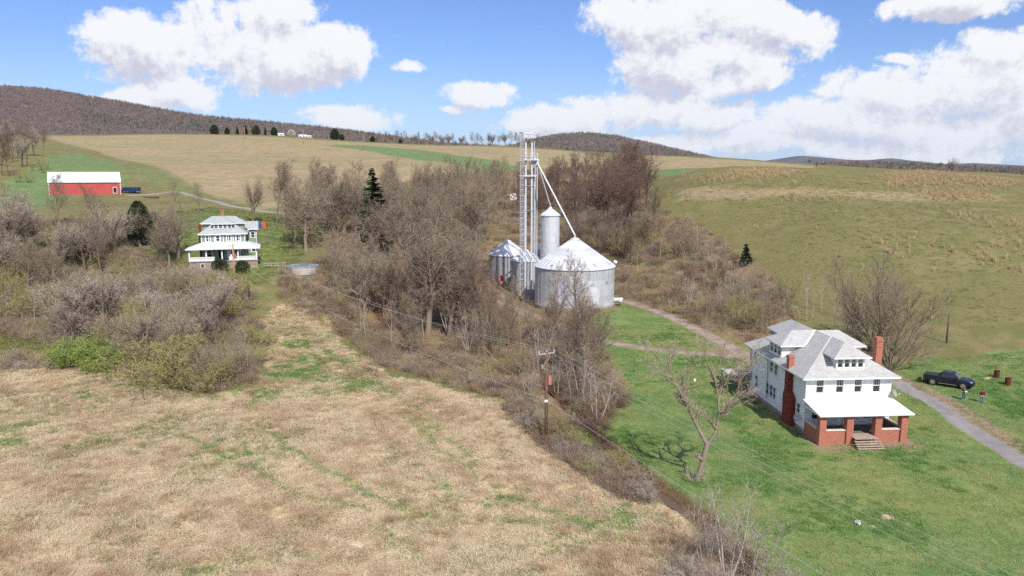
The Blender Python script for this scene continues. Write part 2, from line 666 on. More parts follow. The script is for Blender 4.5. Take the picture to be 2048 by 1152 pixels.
W['lawn'] = np.maximum(poly_w(GX + fbm(GX, GY, 6, 93) * 4, GY + fbm(GX, GY, 6, 94) * 4, LAWN, 2.2), 0.55 * poly_w(GX, GY, YARD2, 9))
DRYLAWN = gpoly([(1150, 650), (1200, 618), (1250, 604), (1380, 648), (1490, 700), (1440, 705), (1300, 690), (1180, 668)])
DRY2 = gpoly([(1800, 720), (2100, 690), (2100, 800), (1960, 790), (1830, 760)])
DRY3 = gpoly([(1500, 800), (1600, 870), (1640, 905), (1560, 915), (1470, 850)])
W['lawn'] *= 1 - .42 * np.maximum.reduce([poly_w(GX, GY, DRYLAWN, 3), .9 * poly_w(GX, GY, DRY2, 4), .6 * poly_w(GX, GY, DRY3, 2)])
W['litter'] = np.maximum(poly_w(GX, GY, WOODS, 4), 0.45 * poly_w(GX, GY, BRUSH_L, 5))
W['tan'] = np.maximum(poly_w(GX, GY, TAN, 12), np.maximum(poly_w(GX, GY, FARBROWN, 8), .62 * poly_w(GX, GY, BROWNBAND, 10)))
W['green'] = np.maximum.reduce([poly_w(GX, GY, WHEAT, 5), .5 * poly_w(GX, GY, SWATH, 12), .85 * poly_w(GX, GY, STRIP, 6), poly_w(GX, GY, RSTRIP, 3), .8 * poly_w(GX, GY, RSTRIP2, 5)])
W['gold'] = np.maximum.reduce([poly_w(GX, GY, GOLD1, 6), .9 * poly_w(GX, GY, GOLD2, 5), .8 * poly_w(GX, GY, GOLD3, 8)])
# worn deer trails and green flushes in the straw field
TRAILS = [[(500, 790), (512, 850), (560, 880), (640, 930), (735, 985), (860, 1038), (1000, 1052), (1180, 1052)], [(360, 870), (440, 905), (540, 965), (640, 1000), (735, 1020)],
          [(760, 790), (830, 815), (905, 880), (950, 930)], [(800, 815), (880, 895), (950, 960), (1060, 1010), (1200, 1050)], [(180, 870), (230, 885), (300, 905)], [(380, 1140), (450, 1130), (640, 1105)], [(640, 700), (700, 735), (790, 790)]]
gr = np.zeros_like(GX)
for tline in TRAILS:
    tl = [tuple(p[:2]) for p in gp_many(tline)]
    gr = np.maximum(gr, (1 - smooth01(seg_dist(GX + fbm(GX, GY, 4, 31) * 2.2, GY + fbm(GX, GY, 4, 32) * 2.2, tl), 0.1, 1.1)) * (.5 + .55 * fbm(GX, GY, 4, 33)))
for (u, v, ru, amp) in [(580, 745, 7.5, .95), (640, 720, 7.0, .8), (690, 770, 7.5, .75), (600, 690, 7, .6), (540, 660, 6, .5), (800, 800, 6, .45), (100, 800, 8, .5), (200, 830, 6, .4), (330, 800, 6, .4), (480, 780, 4.0, 1.0), (540, 790, 4.0, .7), (700, 680, 7, .55), (30, 690, 7, .8), (60, 860, 5, .45), (150, 900, 4, .35), (480, 905, 6, .45),
                        (900, 1000, 6, .4), (1230, 1045, 5, .6), (1150, 1085, 4, .5), (250, 760, 5, .5), (30, 880, 5, .5), (620, 660, 6, .5), (1200, 1060, 6, .45), (820, 1080, 4, .35)]:
    c = gp(u, v)
    gr = np.maximum(gr, amp * np.exp(-(((GX - c[0]) ** 2 + (GY - c[1]) ** 2) / (ru * ru))))
W['flush'] = gr * W['straw']
d_creek = seg_dist(GX, GY, CREEK)
W['bank'] = (1 - smooth01(d_creek + fbm(GX, GY, 3, 8), 0.6, 1.9)) * smooth01(GY, 30, 40)
gm = bpy.data.meshes.new('ground')
ny, nx = GX.shape
gm.vertices.add(nx * ny)
gm.vertices.foreach_set('co', np.stack([GX, GY, GZ], -1).astype(np.float32).ravel())
ii = np.arange(nx * ny).reshape(ny, nx)
quads = np.stack([ii[:-1, :-1], ii[:-1, 1:], ii[1:, 1:], ii[1:, :-1]], -1).reshape(-1, 4)
gm.loops.add(quads.size)
gm.loops.foreach_set('vertex_index', quads.astype(np.int32).ravel())
gm.polygons.add(len(quads))
gm.polygons.foreach_set('loop_start', np.arange(0, quads.size, 4, dtype=np.int32))
gm.polygons.foreach_set('loop_total', np.full(len(quads), 4, np.int32))
gm.polygons.foreach_set('use_smooth', np.ones(len(quads), bool))
gm.update()


def put_attr(me, name, r, g_, b):
    a = me.attributes.new(name, 'FLOAT_COLOR', 'POINT')
    a.data.foreach_set('color', np.stack([r, g_, b, np.ones_like(r)], -1).astype(np.float32).ravel())


put_attr(gm, 'cover_a', W['straw'], W['lawn'], W['litter'])
put_attr(gm, 'cover_b', W['tan'], W['green'], W['gold'])
ground = link(bpy.data.objects.new('ground', gm))
tag(ground, 'rolling meadow ground with straw field, lawn and hillsides', kind='structure')


def ground_material(dirt):
    put_attr(gm, 'cover_c', W['flush'], dirt, W['bank'])
    m = bpy.data.materials.new('ground_cover')
    m.use_nodes = True
    t = NT(m.node_tree)
    bs = t.n['Principled BSDF']
    bs.inputs['Roughness'].default_value = 0.95
    bs.inputs['Specular IOR Level'].default_value = 0.1
    pos = t.node('ShaderNodeNewGeometry').outputs['Position']
    ch = {}
    for nm in ('cover_a', 'cover_b', 'cover_c'):
        at = t.node('ShaderNodeAttribute', attribute_name=nm)
        sc = t.node('ShaderNodeSeparateColor')
        t.l.new(at.outputs['Color'], sc.inputs[0])
        ch[nm] = sc.outputs
    n_big = t.noise(pos, 0.035, 3, 0.6)
    n_mid = t.noise(pos, 0.22, 4, 0.62)
    n_sm = t.noise(pos, 1.3, 3, 0.65)
    n_fine = t.noise(pos, 6.0, 2, 0.7)
    # lodged grass lies in swirls
    sw = t.vmath('ADD', pos, t.vmath('SCALE', t.noise(pos, 0.35, 1, 0.5, out='Color'), scale=7.0))
    st = t.node('ShaderNodeMapping')
    st.inputs['Scale'].default_value = (5.0, 1.1, 1.0)
    st.inputs['Rotation'].default_value = (0, 0, 0.6)
    t.l.new(sw, st.inputs['Vector'])
    n_str = t.noise(st.outputs[0], 1.0, 3, 0.65)

    def sharp(w, n, amt=0.7, lo=0.35, hi=0.65):
        return t.step(t.math('ADD', w, t.math('MULTIPLY', t.math('SUBTRACT', n, 0.5), t.math('MULTIPLY', amt, t.step(w, 0.0, 0.08)))), lo, hi)
    # meadow on the slopes, dormant grass with some cloud shade put into its colour
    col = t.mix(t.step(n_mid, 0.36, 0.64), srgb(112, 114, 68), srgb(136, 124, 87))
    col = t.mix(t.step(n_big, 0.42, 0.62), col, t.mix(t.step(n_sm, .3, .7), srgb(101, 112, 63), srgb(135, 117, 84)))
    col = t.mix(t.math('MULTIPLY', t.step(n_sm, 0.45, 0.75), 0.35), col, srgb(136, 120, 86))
    mpt = t.node('ShaderNodeMapping')
    mpt.inputs['Scale'].default_value = (.012, .05, .02)
    mpt.inputs['Rotation'].default_value = (0, 0, .25)
    t.l.new(pos, mpt.inputs['Vector'])
    n_band = t.noise(mpt.outputs[0], 1.0, 3, .6)
    tan = t.mix(t.step(n_mid, 0.35, 0.65), srgb(174, 152, 120), srgb(152, 136, 104))
    tan = t.mix(t.math('MULTIPLY', t.step(n_band, .47, .62), .55), tan, srgb(138, 138, 94))
    tan = t.mix(t.math('MULTIPLY', t.step(n_band, .42, .3), .5), tan, srgb(164, 134, 104))
    tan = t.mix(t.math('MULTIPLY', t.step(n_big, 0.48, 0.7), 0.45), tan, srgb(138, 132, 90))
    tan = t.mix(t.math('MULTIPLY', t.step(n_sm, 0.5, 0.8), 0.35), tan, srgb(122, 104, 74))
    col = t.mix(sharp(ch['cover_b'][0], n_mid, 0.8), col, tan)
    col = t.mix(t.math('MULTIPLY', sharp(ch['cover_b'][2], n_sm, 1.1), 0.5), col, t.mix(t.step(n_sm, .3, .7), srgb(180, 158, 114), srgb(158, 138, 98)))
    wheat = t.mix(t.step(n_mid, 0.3, 0.7), srgb(100, 124, 76), srgb(124, 138, 90))
    col = t.mix(sharp(ch['cover_b'][1], n_mid, 0.6, 0.3, 0.75), col, wheat)
    litter = t.mix(t.step(n_sm, 0.3, 0.72), srgb(148, 126, 98), srgb(116, 96, 74))
    litter = t.mix(t.step(n_mid, 0.48, 0.66), litter, srgb(124, 124, 78))
    litter = t.mix(t.math('MULTIPLY', t.step(n_fine, 0.5, 0.75), 0.4), litter, srgb(164, 132, 108))
    col = t.mix(sharp(ch['cover_a'][2], n_mid, 0.9), col, litter)
    lawn = t.mix(t.step(n_mid, 0.32, 0.66), srgb(92, 124, 66), srgb(122, 142, 84))
    lawn = t.mix(t.math('MULTIPLY', t.step(n_sm, 0.48, 0.74), 0.6), lawn, srgb(152, 152, 100))
    lawn = t.mix(t.math('MULTIPLY', t.step(n_fine, 0.45, 0.75), 0.45), lawn, srgb(70, 100, 52))
    lawn = t.mix(t.math('MULTIPLY', t.step(t.math('ADD', n_big, t.math('MULTIPLY', n_fine, .25)), 0.58, 0.78), 0.5), lawn, srgb(150, 148, 86))
    col = t.mix(sharp(ch['cover_a'][1], n_sm, 0.8), col, lawn)
    straw = t.mix(t.step(n_str, 0.28, 0.72), srgb(170, 144, 112), srgb(224, 203, 168))
    straw = t.mix(t.math('MULTIPLY', t.step(n_mid, 0.5, 0.72), 0.55), straw, srgb(162, 134, 104))
    straw = t.mix(t.math('MULTIPLY', t.step(n_fine, 0.55, 0.8), 0.5), straw, srgb(150, 116, 82))
    straw = t.mix(t.math('MULTIPLY', t.step(t.noise(pos, 0.16, 4, .7), 0.48, 0.64), 0.6), straw, srgb(150, 148, 102))
    col = t.mix(sharp(ch['cover_a'][0], n_sm, 0.9), col, straw)
    col = t.mix(t.math('MULTIPLY', sharp(ch['cover_c'][0], n_sm, 1.3), 0.85), col, t.mix(t.step(n_fine, .3, .7), srgb(104, 132, 74), srgb(146, 148, 94)))
    dirtc = t.mix(t.step(n_sm, 0.3, 0.7), srgb(170, 148, 128), srgb(136, 116, 96))
    dirtc = t.mix(t.math('MULTIPLY', t.step(n_fine, 0.5, 0.7), 0.5), dirtc, srgb(128, 126, 80))
    col = t.mix(sharp(ch['cover_c'][1], n_sm, 0.9), col, dirtc)
    bank = t.mix(t.step(n_fine, 0.3, 0.7), srgb(142, 112, 86), srgb(106, 84, 62))
    col = t.mix(t.math('MULTIPLY', sharp(ch['cover_c'][2], n_sm, 0.7), 0.9), col, bank)
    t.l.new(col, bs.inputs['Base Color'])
    hgt = t.math('ADD', t.math('MULTIPLY', n_sm, 0.5), t.math('MULTIPLY', n_fine, 0.3))
    bp = t.node('ShaderNodeBump')
    bp.inputs['Strength'].default_value = 0.55
    bp.inputs['Distance'].default_value = 0.45
    t.l.new(hgt, bp.inputs['Height'])
    t.l.new(bp.outputs[0], bs.inputs['Normal'])
    gm.materials.append(m)


# ------------------------------------------------------------------ roads, tracks and water
def resample(pts, step):
    pts = [np.array(p[:2], float) for p in pts]
    # Catmull-Rom through the surveyed points
    out = []
    for i in range(len(pts) - 1):
        p0, p1, p2, p3 = pts[max(i - 1, 0)], pts[i], pts[i + 1], pts[min(i + 2, len(pts) - 1)]
        n = max(2, int(np.linalg.norm(p2 - p1) / step))
        for k in range(n):
            q = k / n
            out.append(0.5 * (2 * p1 + (p2 - p0) * q + (2 * p0 - 5 * p1 + 4 * p2 - p3) * q * q + (3 * p1 - p0 - 3 * p2 + p3) * q ** 3))
    out.append(pts[-1])
    return np.array(out)


def ribbon(name, px, width, mat, lift=0.03, step=0.6, wob=0.15, across=6, label=None, world_pts=None, zfix=None):
    c = resample(world_pts if world_pts is not None else gp_many(px), step)
    d = np.gradient(c, axis=0)
    d /= np.linalg.norm(d, axis=1)[:, None] + 1e-9
    nrm = np.stack([-d[:, 1], d[:, 0]], 1)
    s = np.cumsum(np.r_[0, np.linalg.norm(np.diff(c, axis=0), axis=1)])
    wl = width / 2 * (1 + wob * 2 * fbm(s, s * 0 + 3.3, 3.0, 11))
    wr = width / 2 * (1 + wob * 2 * fbm(s, s * 0 + 8.1, 3.0, 12))
    rows = []
    for k in range(across + 1):
        q = k / across
        off = -wl * (1 - q) + wr * q
        rows.append(c + nrm * off[:, None])
    rows = np.array(rows)
    z = ground_h(rows[..., 0], rows[..., 1]) + lift
    edge = np.abs(np.linspace(-1, 1, across + 1))
    z -= (edge ** 6)[:, None] * lift * 1.6
    if zfix is not None:
        z = np.broadcast_to(zfix(c)[None], z.shape).copy()
    n = c.shape[0]
    v = np.concatenate([rows, z[..., None]], -1).reshape(-1, 3)
    f = [(k * n + i, k * n + i + 1, (k + 1) * n + i + 1, (k + 1) * n + i) for k in range(across) for i in range(n - 1)]
    f = [tuple(reversed(q)) for q in f]
    me = mesh_from(name, v.tolist(), f, mat, True)
    o = link(bpy.data.objects.new(name, me))
    tag(o, label, kind='structure')
    return o, c


asphalt = material('old_asphalt', srgb(154, 147, 144), 0.9, var=0.25, vscale=0.6, bump=0.4, bscale=14)
gravel = material('gravel_track', srgb(166, 148, 136), 0.95, vscale=0.5, bump=0.6, bscale=8, col2=srgb(128, 110, 94))
lanegrey = material('lane_grey', srgb(158, 152, 144), 0.95, vscale=0.3, bump=0.4, bscale=8, col2=srgb(136, 130, 116))
DRIVE = [(1797, 764), (1819, 781), (1858, 799), (1891, 821), (1920, 845), (1975, 880), (2048, 925), (2200, 1010)]
_, c_drive = ribbon('driveway', DRIVE, 2.6, asphalt, 0.03, label='pale worn asphalt driveway curving past the white house', wob=.12)
SHOULD = [(1790, 757), (1830, 776), (1880, 800), (1925, 830), (1985, 870), (2060, 915)]
TR1 = [(1240, 600), (1300, 618), (1380, 652), (1450, 688), (1500, 715)]
_, c_tr1 = ribbon('track', TR1, 2.2, gravel, 0.025, wob=.35, label='dirt track from the white house up to the big grain bin')
TR2 = [(1000, 603), (1060, 630), (1120, 652), (1180, 674), (1260, 692), (1340, 702), (1420, 708), (1490, 712)]
_, c_tr2 = ribbon('gravel_path', TR2, 1.9, gravel, 0.025, wob=.3, label='gravel path curving in front of the grain bins')
LANE = [(250, 391), (310, 388), (357, 384), (400, 396), (450, 409), (500, 418), (560, 426), (640, 430)]
_, c_lane = ribbon('farm_lane', LANE, 3.0, lanegrey, 0.05, step=1.5, label='grey farm lane running from the red barn past the green house')
dirt = np.zeros_like(GX)
for line, wd, amp in [(SHOULD, 2.2, .75), (TR1, 1.9, .62), (TR2, 1.6, .62), (LANE, 1.6, .4), ([(105, 284), (180, 308), (250, 338), (300, 360), (357, 384)], 1.3, .62),
                      ([(1455, 700), (1490, 735), (1500, 760)], 3.0, .7), ([(930, 520), (985, 545), (1000, 600)], 2.4, .55)]:
    tl = [tuple(p) for p in resample(gp_many(line), 2.0)]
    dirt = np.maximum(dirt, amp * (1 - smooth01(seg_dist(GX, GY, tl), wd * .5, wd * 1.5)))
_c, _s = math.cos(-R(3.85)), math.sin(-R(3.85))
_lx = (GX - 32.9) * _c - (GY - 82.05) * _s
_ly = (GX - 32.9) * _s + (GY - 82.05) * _c
_dx = np.maximum(np.maximum(.6 - _lx, _lx - 10.8), 0)
_dy = np.maximum(np.maximum(-4.6 - _ly, _ly - 17.4), 0)
dirt = np.maximum(dirt, .62 * (1 - smooth01(np.hypot(_dx, _dy), .2, 1.8)))
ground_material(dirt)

water_m = bpy.data.materials.new('creek_water')
water_m.use_nodes = True
_t = NT(water_m.node_tree)
_b = _t.n['Principled BSDF']
_b.inputs['Base Color'].default_value = (*srgb(96, 74, 56), 1)
_b.inputs['Roughness'].default_value = 0.12
_b.inputs['IOR'].default_value = 1.33
_bp = _t.node('ShaderNodeBump')
_bp.inputs['Strength'].default_value = 0.25
_bp.inputs['Distance'].default_value = 0.05
_t.l.new(_t.noise(_t.node('ShaderNodeNewGeometry').outputs['Position'], 3.5, 3), _bp.inputs['Height'])
_t.l.new(_bp.outputs[0], _b.inputs['Normal'])


def creek_level(c):
    zs = base_h(c[:, 0], c[:, 1])
    k = np.ones(9) / 9
    return np.convolve(np.pad(zs, 4, mode='edge'), k, 'valid') - 0.72


ribbon('creek_water', None, 1.5, water_m, world_pts=[(p[0], p[1]) for p in CREEK], zfix=creek_level, wob=.1, label='narrow brown creek between straw field and lawn')

# ------------------------------------------------------------------ building materials
def siding_mat(name, col, dark=0.86):
    if name in MATS:
        return MATS[name]
    m = material(name, col, 0.6, var=0.10, vscale=1.2)
    return m


def shingle_mat(name, c1, c2, bw=0.33, bh=0.14):
    m = bpy.data.materials.new(name)
    m.use_nodes = True
    t = NT(m.node_tree)
    bs = t.n['Principled BSDF']
    bs.inputs['Roughness'].default_value = 0.92
    bs.inputs['Specular IOR Level'].default_value = 0.15
    uv = t.node('ShaderNodeTexCoord').outputs['UV']
    br = t.node('ShaderNodeTexBrick')
    t.l.new(uv, br.inputs['Vector'])
    br.inputs['Scale'].default_value = 1
    br.inputs['Brick Width'].default_value = bw
    br.inputs['Row Height'].default_value = bh
    br.inputs['Mortar Size'].default_value = 0.012
    br.inputs['Bias'].default_value = -0.1
    br.inputs['Color1'].default_value = (*c1, 1)
    br.inputs['Color2'].default_value = (*c2, 1)
    br.inputs['Mortar'].default_value = (*[x * 0.55 for x in c2], 1)
    nz = t.noise(uv, 0.6, 4, 0.6)
    t.l.new(t.mix(t.math('MULTIPLY', t.step(nz, 0.4, 0.7), 0.35), br.outputs[0], tuple(x * 0.72 for x in c2)), bs.inputs['Base Color'])
    bp = t.node('ShaderNodeBump')
    bp.inputs['Strength'].default_value = 0.5
    bp.inputs['Distance'].default_value = 0.02
    t.l.new(br.outputs['Fac'], bp.inputs['Height'])
    bp.invert = True
    t.l.new(bp.outputs[0], bs.inputs['Normal'])
    return m


M_white = siding_mat('white_siding', (0.80, 0.80, 0.78))
M_trim = material('white_trim', (0.84, 0.84, 0.82), 0.5, var=0.06, vscale=2)
M_shingle = shingle_mat('light_grey_shingles', srgb(202, 200, 196), srgb(182, 181, 177))
M_shingle2 = shingle_mat('green_grey_shingles', srgb(184, 188, 186), srgb(168, 173, 171), 0.4, 0.18)
M_brick = shingle_mat('orange_red_brick', srgb(206, 142, 120), srgb(182, 114, 94), 0.22, 0.075)
M_brickdk = shingle_mat('old_red_brick', srgb(150, 78, 62), srgb(128, 62, 50), 0.22, 0.075)
M_stone = shingle_mat('field_stone', srgb(178, 160, 146), srgb(150, 128, 112), 0.5, 0.28)
M_membrane = material('white_roof_membrane', (0.86, 0.86, 0.85), 0.45, var=0.05, vscale=0.8)
M_porchroof2 = material('pale_metal_roof', srgb(232, 232, 236), 0.4, var=0.12, vscale=0.6)
M_green = siding_mat('sage_green_siding', srgb(134, 156, 128))
M_deck = material('grey_deck_boards', srgb(128, 118, 110), 0.85, var=0.3, vscale=3, bump=.2)
M_oldwood = material('weathered_planks', srgb(186, 168, 150), 0.9, var=0.3, vscale=4, bump=.2)
M_capstone = material('white_coping', srgb(226, 216, 204), 0.8, var=0.1)
M_dark = material('dark_void', (0.02, 0.02, 0.022), 0.9)
M_glass = material('window_glass', (0.035, 0.04, 0.045), 0.08, spec=0.6)
M_flash = material('white_flashing', srgb(232, 228, 222), 0.5, var=.08)
M_found = material('concrete_foundation', srgb(170, 156, 146), 0.9, var=.25)
M_galv = material('galvanised_steel', srgb(206, 208, 210), 0.5, metal=0.3, vscale=0.5, col2=srgb(168, 172, 176), spec=.5)
M_galv_roof = material('galvanised_roof', srgb(226, 227, 228), 0.5, metal=0.2, vscale=0.6, col2=srgb(200, 202, 204), spec=.5)
M_steel = material('tower_steel', srgb(216, 217, 220), 0.5, metal=0.25, var=.15, spec=.5)
M_pole = material('pole_wood', srgb(122, 96, 80), 0.9, var=0.3, vscale=2)
M_polelight = material('pole_wood_light', srgb(196, 150, 112), 0.9, var=0.25, vscale=1.2)
M_rust = material('rusty_steel', srgb(110, 58, 42), 0.9, vscale=4, col2=srgb(74, 40, 32), bump=.3)
M_greymetal = material('grey_metal', srgb(168, 172, 176), 0.5, metal=.4, var=.1)
M_barnred = material('barn_red_metal', srgb(190, 84, 80), 0.65, var=0.12, vscale=0.4)
M_barnroof = material('barn_white_roof', srgb(236, 238, 240), 0.45, var=0.05, vscale=0.3)
M_wire = material('bare_wire', srgb(200, 200, 200), 0.5, metal=.3)


def V3(x, y, z):
    return Vector((x, y, z))


def siding_wall(parent, p0, p1, z0, z1, openings=(), mat=None, course=0.25, name='wall'):
    """lapped boards from p0 to p1 (outside on the right hand), openings (a0, a1, b0, b1) left free"""
    p0, p1 = Vector((*p0, 0)), Vector((*p1, 0))
    d = (p1 - p0)
    L = d.length
    d.normalize()
    n = V3(d.y, -d.x, 0)
    m = MB()
    cuts = {z0, z1}
    for o in openings:
        cuts.add(o[2])
        cuts.add(o[3])
    z = z0
    while z < z1 - 1e-4:
        cuts.add(z)
        z += course
    cuts = sorted(cuts)
    for a, b in zip(cuts[:-1], cuts[1:]):
        if b - a < 0.004:
            continue
        iv = [(0.0, L)]
        for (a0, a1, b0, b1) in openings:
            if b0 < b - 1e-4 and b1 > a + 1e-4:
                nv = []
                for (s, e) in iv:
                    if a1 <= s or a0 >= e:
                        nv.append((s, e))
                    else:
                        if a0 > s:
                            nv.append((s, a0))
                        if a1 < e:
                            nv.append((a1, e))
                iv = nv
        k = (a - z0) / course
        fr = k - math.floor(k + 1e-6)
        pb = 0.05 * (1 - fr) + 0.002
        for (s, e) in iv:
            lo, hi = p0 + d * s, p0 + d * e
            top = 0.002 if abs(b - z1) > 1e-3 else 0.0
            m.poly([lo + n * pb + V3(0, 0, a), hi + n * pb + V3(0, 0, a), hi + n * top + V3(0, 0, b), lo + n * top + V3(0, 0, b)])
            m.poly([lo + V3(0, 0, a), hi + V3(0, 0, a), hi + n * pb + V3(0, 0, a), lo + n * pb + V3(0, 0, a)])
    # reveals of the openings
    for (a0, a1, b0, b1) in openings:
        q = [p0 + d * a0, p0 + d * a1]
        dep = -n * 0.14
        m.poly([q[0] + V3(0, 0, b0), q[0] + dep + V3(0, 0, b0), q[0] + dep + V3(0, 0, b1), q[0] + V3(0, 0, b1)])
        m.poly([q[1] + V3(0, 0, b0), q[1] + V3(0, 0, b1), q[1] + dep + V3(0, 0, b1), q[1] + dep + V3(0, 0, b0)])
        m.poly([q[0] + V3(0, 0, b0), q[1] + V3(0, 0, b0), q[1] + dep + V3(0, 0, b0), q[0] + dep + V3(0, 0, b0)])
        m.poly([q[0] + V3(0, 0, b1), q[0] + dep + V3(0, 0, b1), q[1] + dep + V3(0, 0, b1), q[1] + V3(0, 0, b1)])
    return m.build(name, mat or M_white, parent)


def window(parent, p0, p1, a0, a1, b0, b1, lites=4, trim=M_trim, mid=True, off=0.0, casing=0.11, pane_mat=None, name='window'):
    """casing, sashes with bars above, and a pane child set back in the opening"""
    p0, p1 = Vector((*p0, 0)), Vector((*p1, 0))
    d = (p1 - p0).normalized()
    n = V3(d.y, -d.x, 0)
    p0 = p0 + n * off
    m = MB()
    Z = V3(0, 0, 1)

    def rect(s0, s1, z0, z1, n0, n1):
        m.obox(p0 + d * (s0 + s1) / 2 + Z * (z0 + z1) / 2 + n * (n0 + n1) / 2, d * (s1 - s0) / 2, n * (n1 - n0) / 2, Z * (z1 - z0) / 2)
    c = casing
    rect(a0 - c, a0, b0, b1, -0.02, 0.06)
    rect(a1, a1 + c, b0, b1, -0.02, 0.06)
    rect(a0 - c - .02, a1 + c + .02, b1, b1 + c, -0.02, 0.07)
    rect(a0 - c - .03, a1 + c + .03, b0 - 0.07, b0, -0.02, 0.10)
    s = 0.05
    rect(a0, a0 + s, b0, b1, -0.09, -0.03)
    rect(a1 - s, a1, b0, b1, -0.09, -0.03)
    rect(a0 + s, a1 - s, b0, b0 + s, -0.09, -0.03)
    rect(a0 + s, a1 - s, b1 - s, b1, -0.09, -0.03)
    bm_ = (b0 + b1) / 2
    if mid:
        rect(a0 + s, a1 - s, bm_ - .03, bm_ + .03, -0.085, -0.025)
    for k in range(1, lites):
        x = a0 + (a1 - a0) * k / lites
        rect(x - .016, x + .016, (bm_ + .03) if mid else b0 + s, b1 - s, -0.085, -0.045)
    w = m.build(name, trim, parent)
    q = p0 - n * 0.08
    MB().poly([q + d * a0 + Z * b0, q + d * a1 + Z * b0, q + d * a1 + Z * b1, q + d * a0 + Z * b1]).build('pane', pane_mat or M_glass, w)
    return w


def hip_roof(parent, x0, x1, y0, y1, z, s, mat, trim=M_trim, fascia=0.2, axis='y'):
    m = MB()
    if axis == 'y':
        h = (x1 - x0) / 2
        cx = (x0 + x1) / 2
        zr = z + h * s
        ra, rb = V3(cx, y0 + h, zr), V3(cx, y1 - h, zr)
        m.poly([V3(x0, y0, z), V3(x1, y0, z), ra])
        m.poly([V3(x1, y0, z), V3(x1, y1, z), rb, ra])
        m.poly([V3(x1, y1, z), V3(x0, y1, z), rb])
        m.poly([V3(x0, y1, z), V3(x0, y0, z), ra, rb])
    r = m.build('roof', mat, parent)
    f = MB()
    t = 0.03
    f.box(x0 - t, x1 + t, y0 - t, y0 + .02, z - fascia, z - .004)
    f.box(x0 - t, x1 + t, y1 - .02, y1 + t, z - fascia, z - .004)
    f.box(x0 - t, x0 + .02, y0 + .022, y1 - .022, z - fascia, z - .004)
    f.box(x1 - .02, x1 + t, y0 + .022, y1 - .022, z - fascia, z - .004)
    f.poly([V3(x0 + .02, y0 + .02, z - fascia + .02), V3(x0 + .02, y1 - .02, z - fascia + .02), V3(x1 - .02, y1 - .02, z - fascia + .02), V3(x1 - .02, y0 + .02, z - fascia + .02)])
    f.build('fascia', trim, r)
    return r


def dormer(parent, org, out, lat, half, tw, te, he, hw, ze, s, z_eave, t_ridge, nwin, wall_mat, roof_mat, lites=4, trim=M_trim, base_to=None, flash=False):
    """hipped dormer: org = eave edge point on its centre line, out = outward unit vector, t measured inward.
    tw wall position, te eave position, he/hw half widths of eaves/wall, ze eave height, main roof z = z_eave + s*t"""
    out, lat, org = Vector((*out, 0)), Vector((*lat, 0)), Vector((*org, 0))

    def P(t, l, z):
        return org - out * t + lat * l + V3(0, 0, z)
    zr = z_eave + s * t_ridge
    sl = (zr - ze) / he
    t_in = (ze - z_eave) / s
    rf = MB()
    A, B = P(te, -he, ze), P(te, he, ze)
    R1, R2 = P(te + he, 0, zr), P(t_ridge, 0, zr)
    if lat.cross(V3(0, 0, 1)).dot(out) < 0:
        rev = True
    else:
        rev = False

    def add(mb, pts):
        mb.poly(list(reversed(pts)) if rev else pts)
    add(rf, [A, B, R1])
    add(rf, [B, P(t_in, he, ze), R2, R1])
    add(rf, [P(t_in, -he, ze), A, R1, R2])
    r = rf.build('dormer_roof', roof_mat, parent)
    fb = MB()
    th = 0.16
    fb.obox(P(te, 0, ze - th / 2 - .003), lat * (he + .02), out * .02, V3(0, 0, th / 2))
    for sg in (-1, 1):
        fb.obox(P((te + t_in) / 2 + .02, sg * he, ze - th / 2 - .003), lat * .02, out * ((t_in - te) / 2 - .02), V3(0, 0, th / 2))
    add(fb, [P(te, -he, ze - .12), P(t_in - .2, -he, ze - .12), P(t_in - .2, he, ze - .12), P(te, he, ze - .12)])
    fb.build('dormer_fascia', trim, r)
    zb = base_to if base_to is not None else z_eave + s * tw - 0.03
    wl, wr = P(tw, -hw, 0), P(tw, hw, 0)
    if rev:
        wl, wr = wr, wl
    pa, pb = (wl.x, wl.y), (wr.x, wr.y)
    wins = []
    if nwin:
        wd = (2 * hw - 0.16) / nwin
        zb2 = z_eave + s * tw + 0.14
        for k in range(nwin):
            a0 = 0.12 + k * wd + 0.07
            wins.append((a0, a0 + wd - 0.20, zb2 + .04, ze - 0.2))
    w = siding_wall(parent, pa, pb, zb, ze - .12, wins, wall_mat, name='dormer_wall')
    for o in wins:
        window(parent, pa, pb, *o, lites=lites, trim=trim, casing=0.08)
    for sg in (-1, 1):
        ck = MB()
        q = [P(tw, sg * hw, zb), P(t_in + .1, sg * hw, ze), P(tw, sg * hw, ze - .12)]
        ck.poly(q if (sg > 0) != rev else list(reversed(q)))
        if base_to is not None:
            q = [P(tw, sg * hw, zb), P(tw + 1.5, sg * hw, zb), P(tw + 1.5, sg * hw, ze - .12), P(tw, sg * hw, ze - .12)]
            ck.poly(q if (sg > 0) != rev else list(reversed(q)))
        ck.build('dormer_cheek', wall_mat, parent)
    if flash:
        sg = flash
        a, b = P(t_in - .05, sg * he, ze + .03), P(t_ridge, 0, zr + .03)
        MB().bar(a, b, 0.26, 0.03).build('valley_flashing', M_flash, r)
    return r


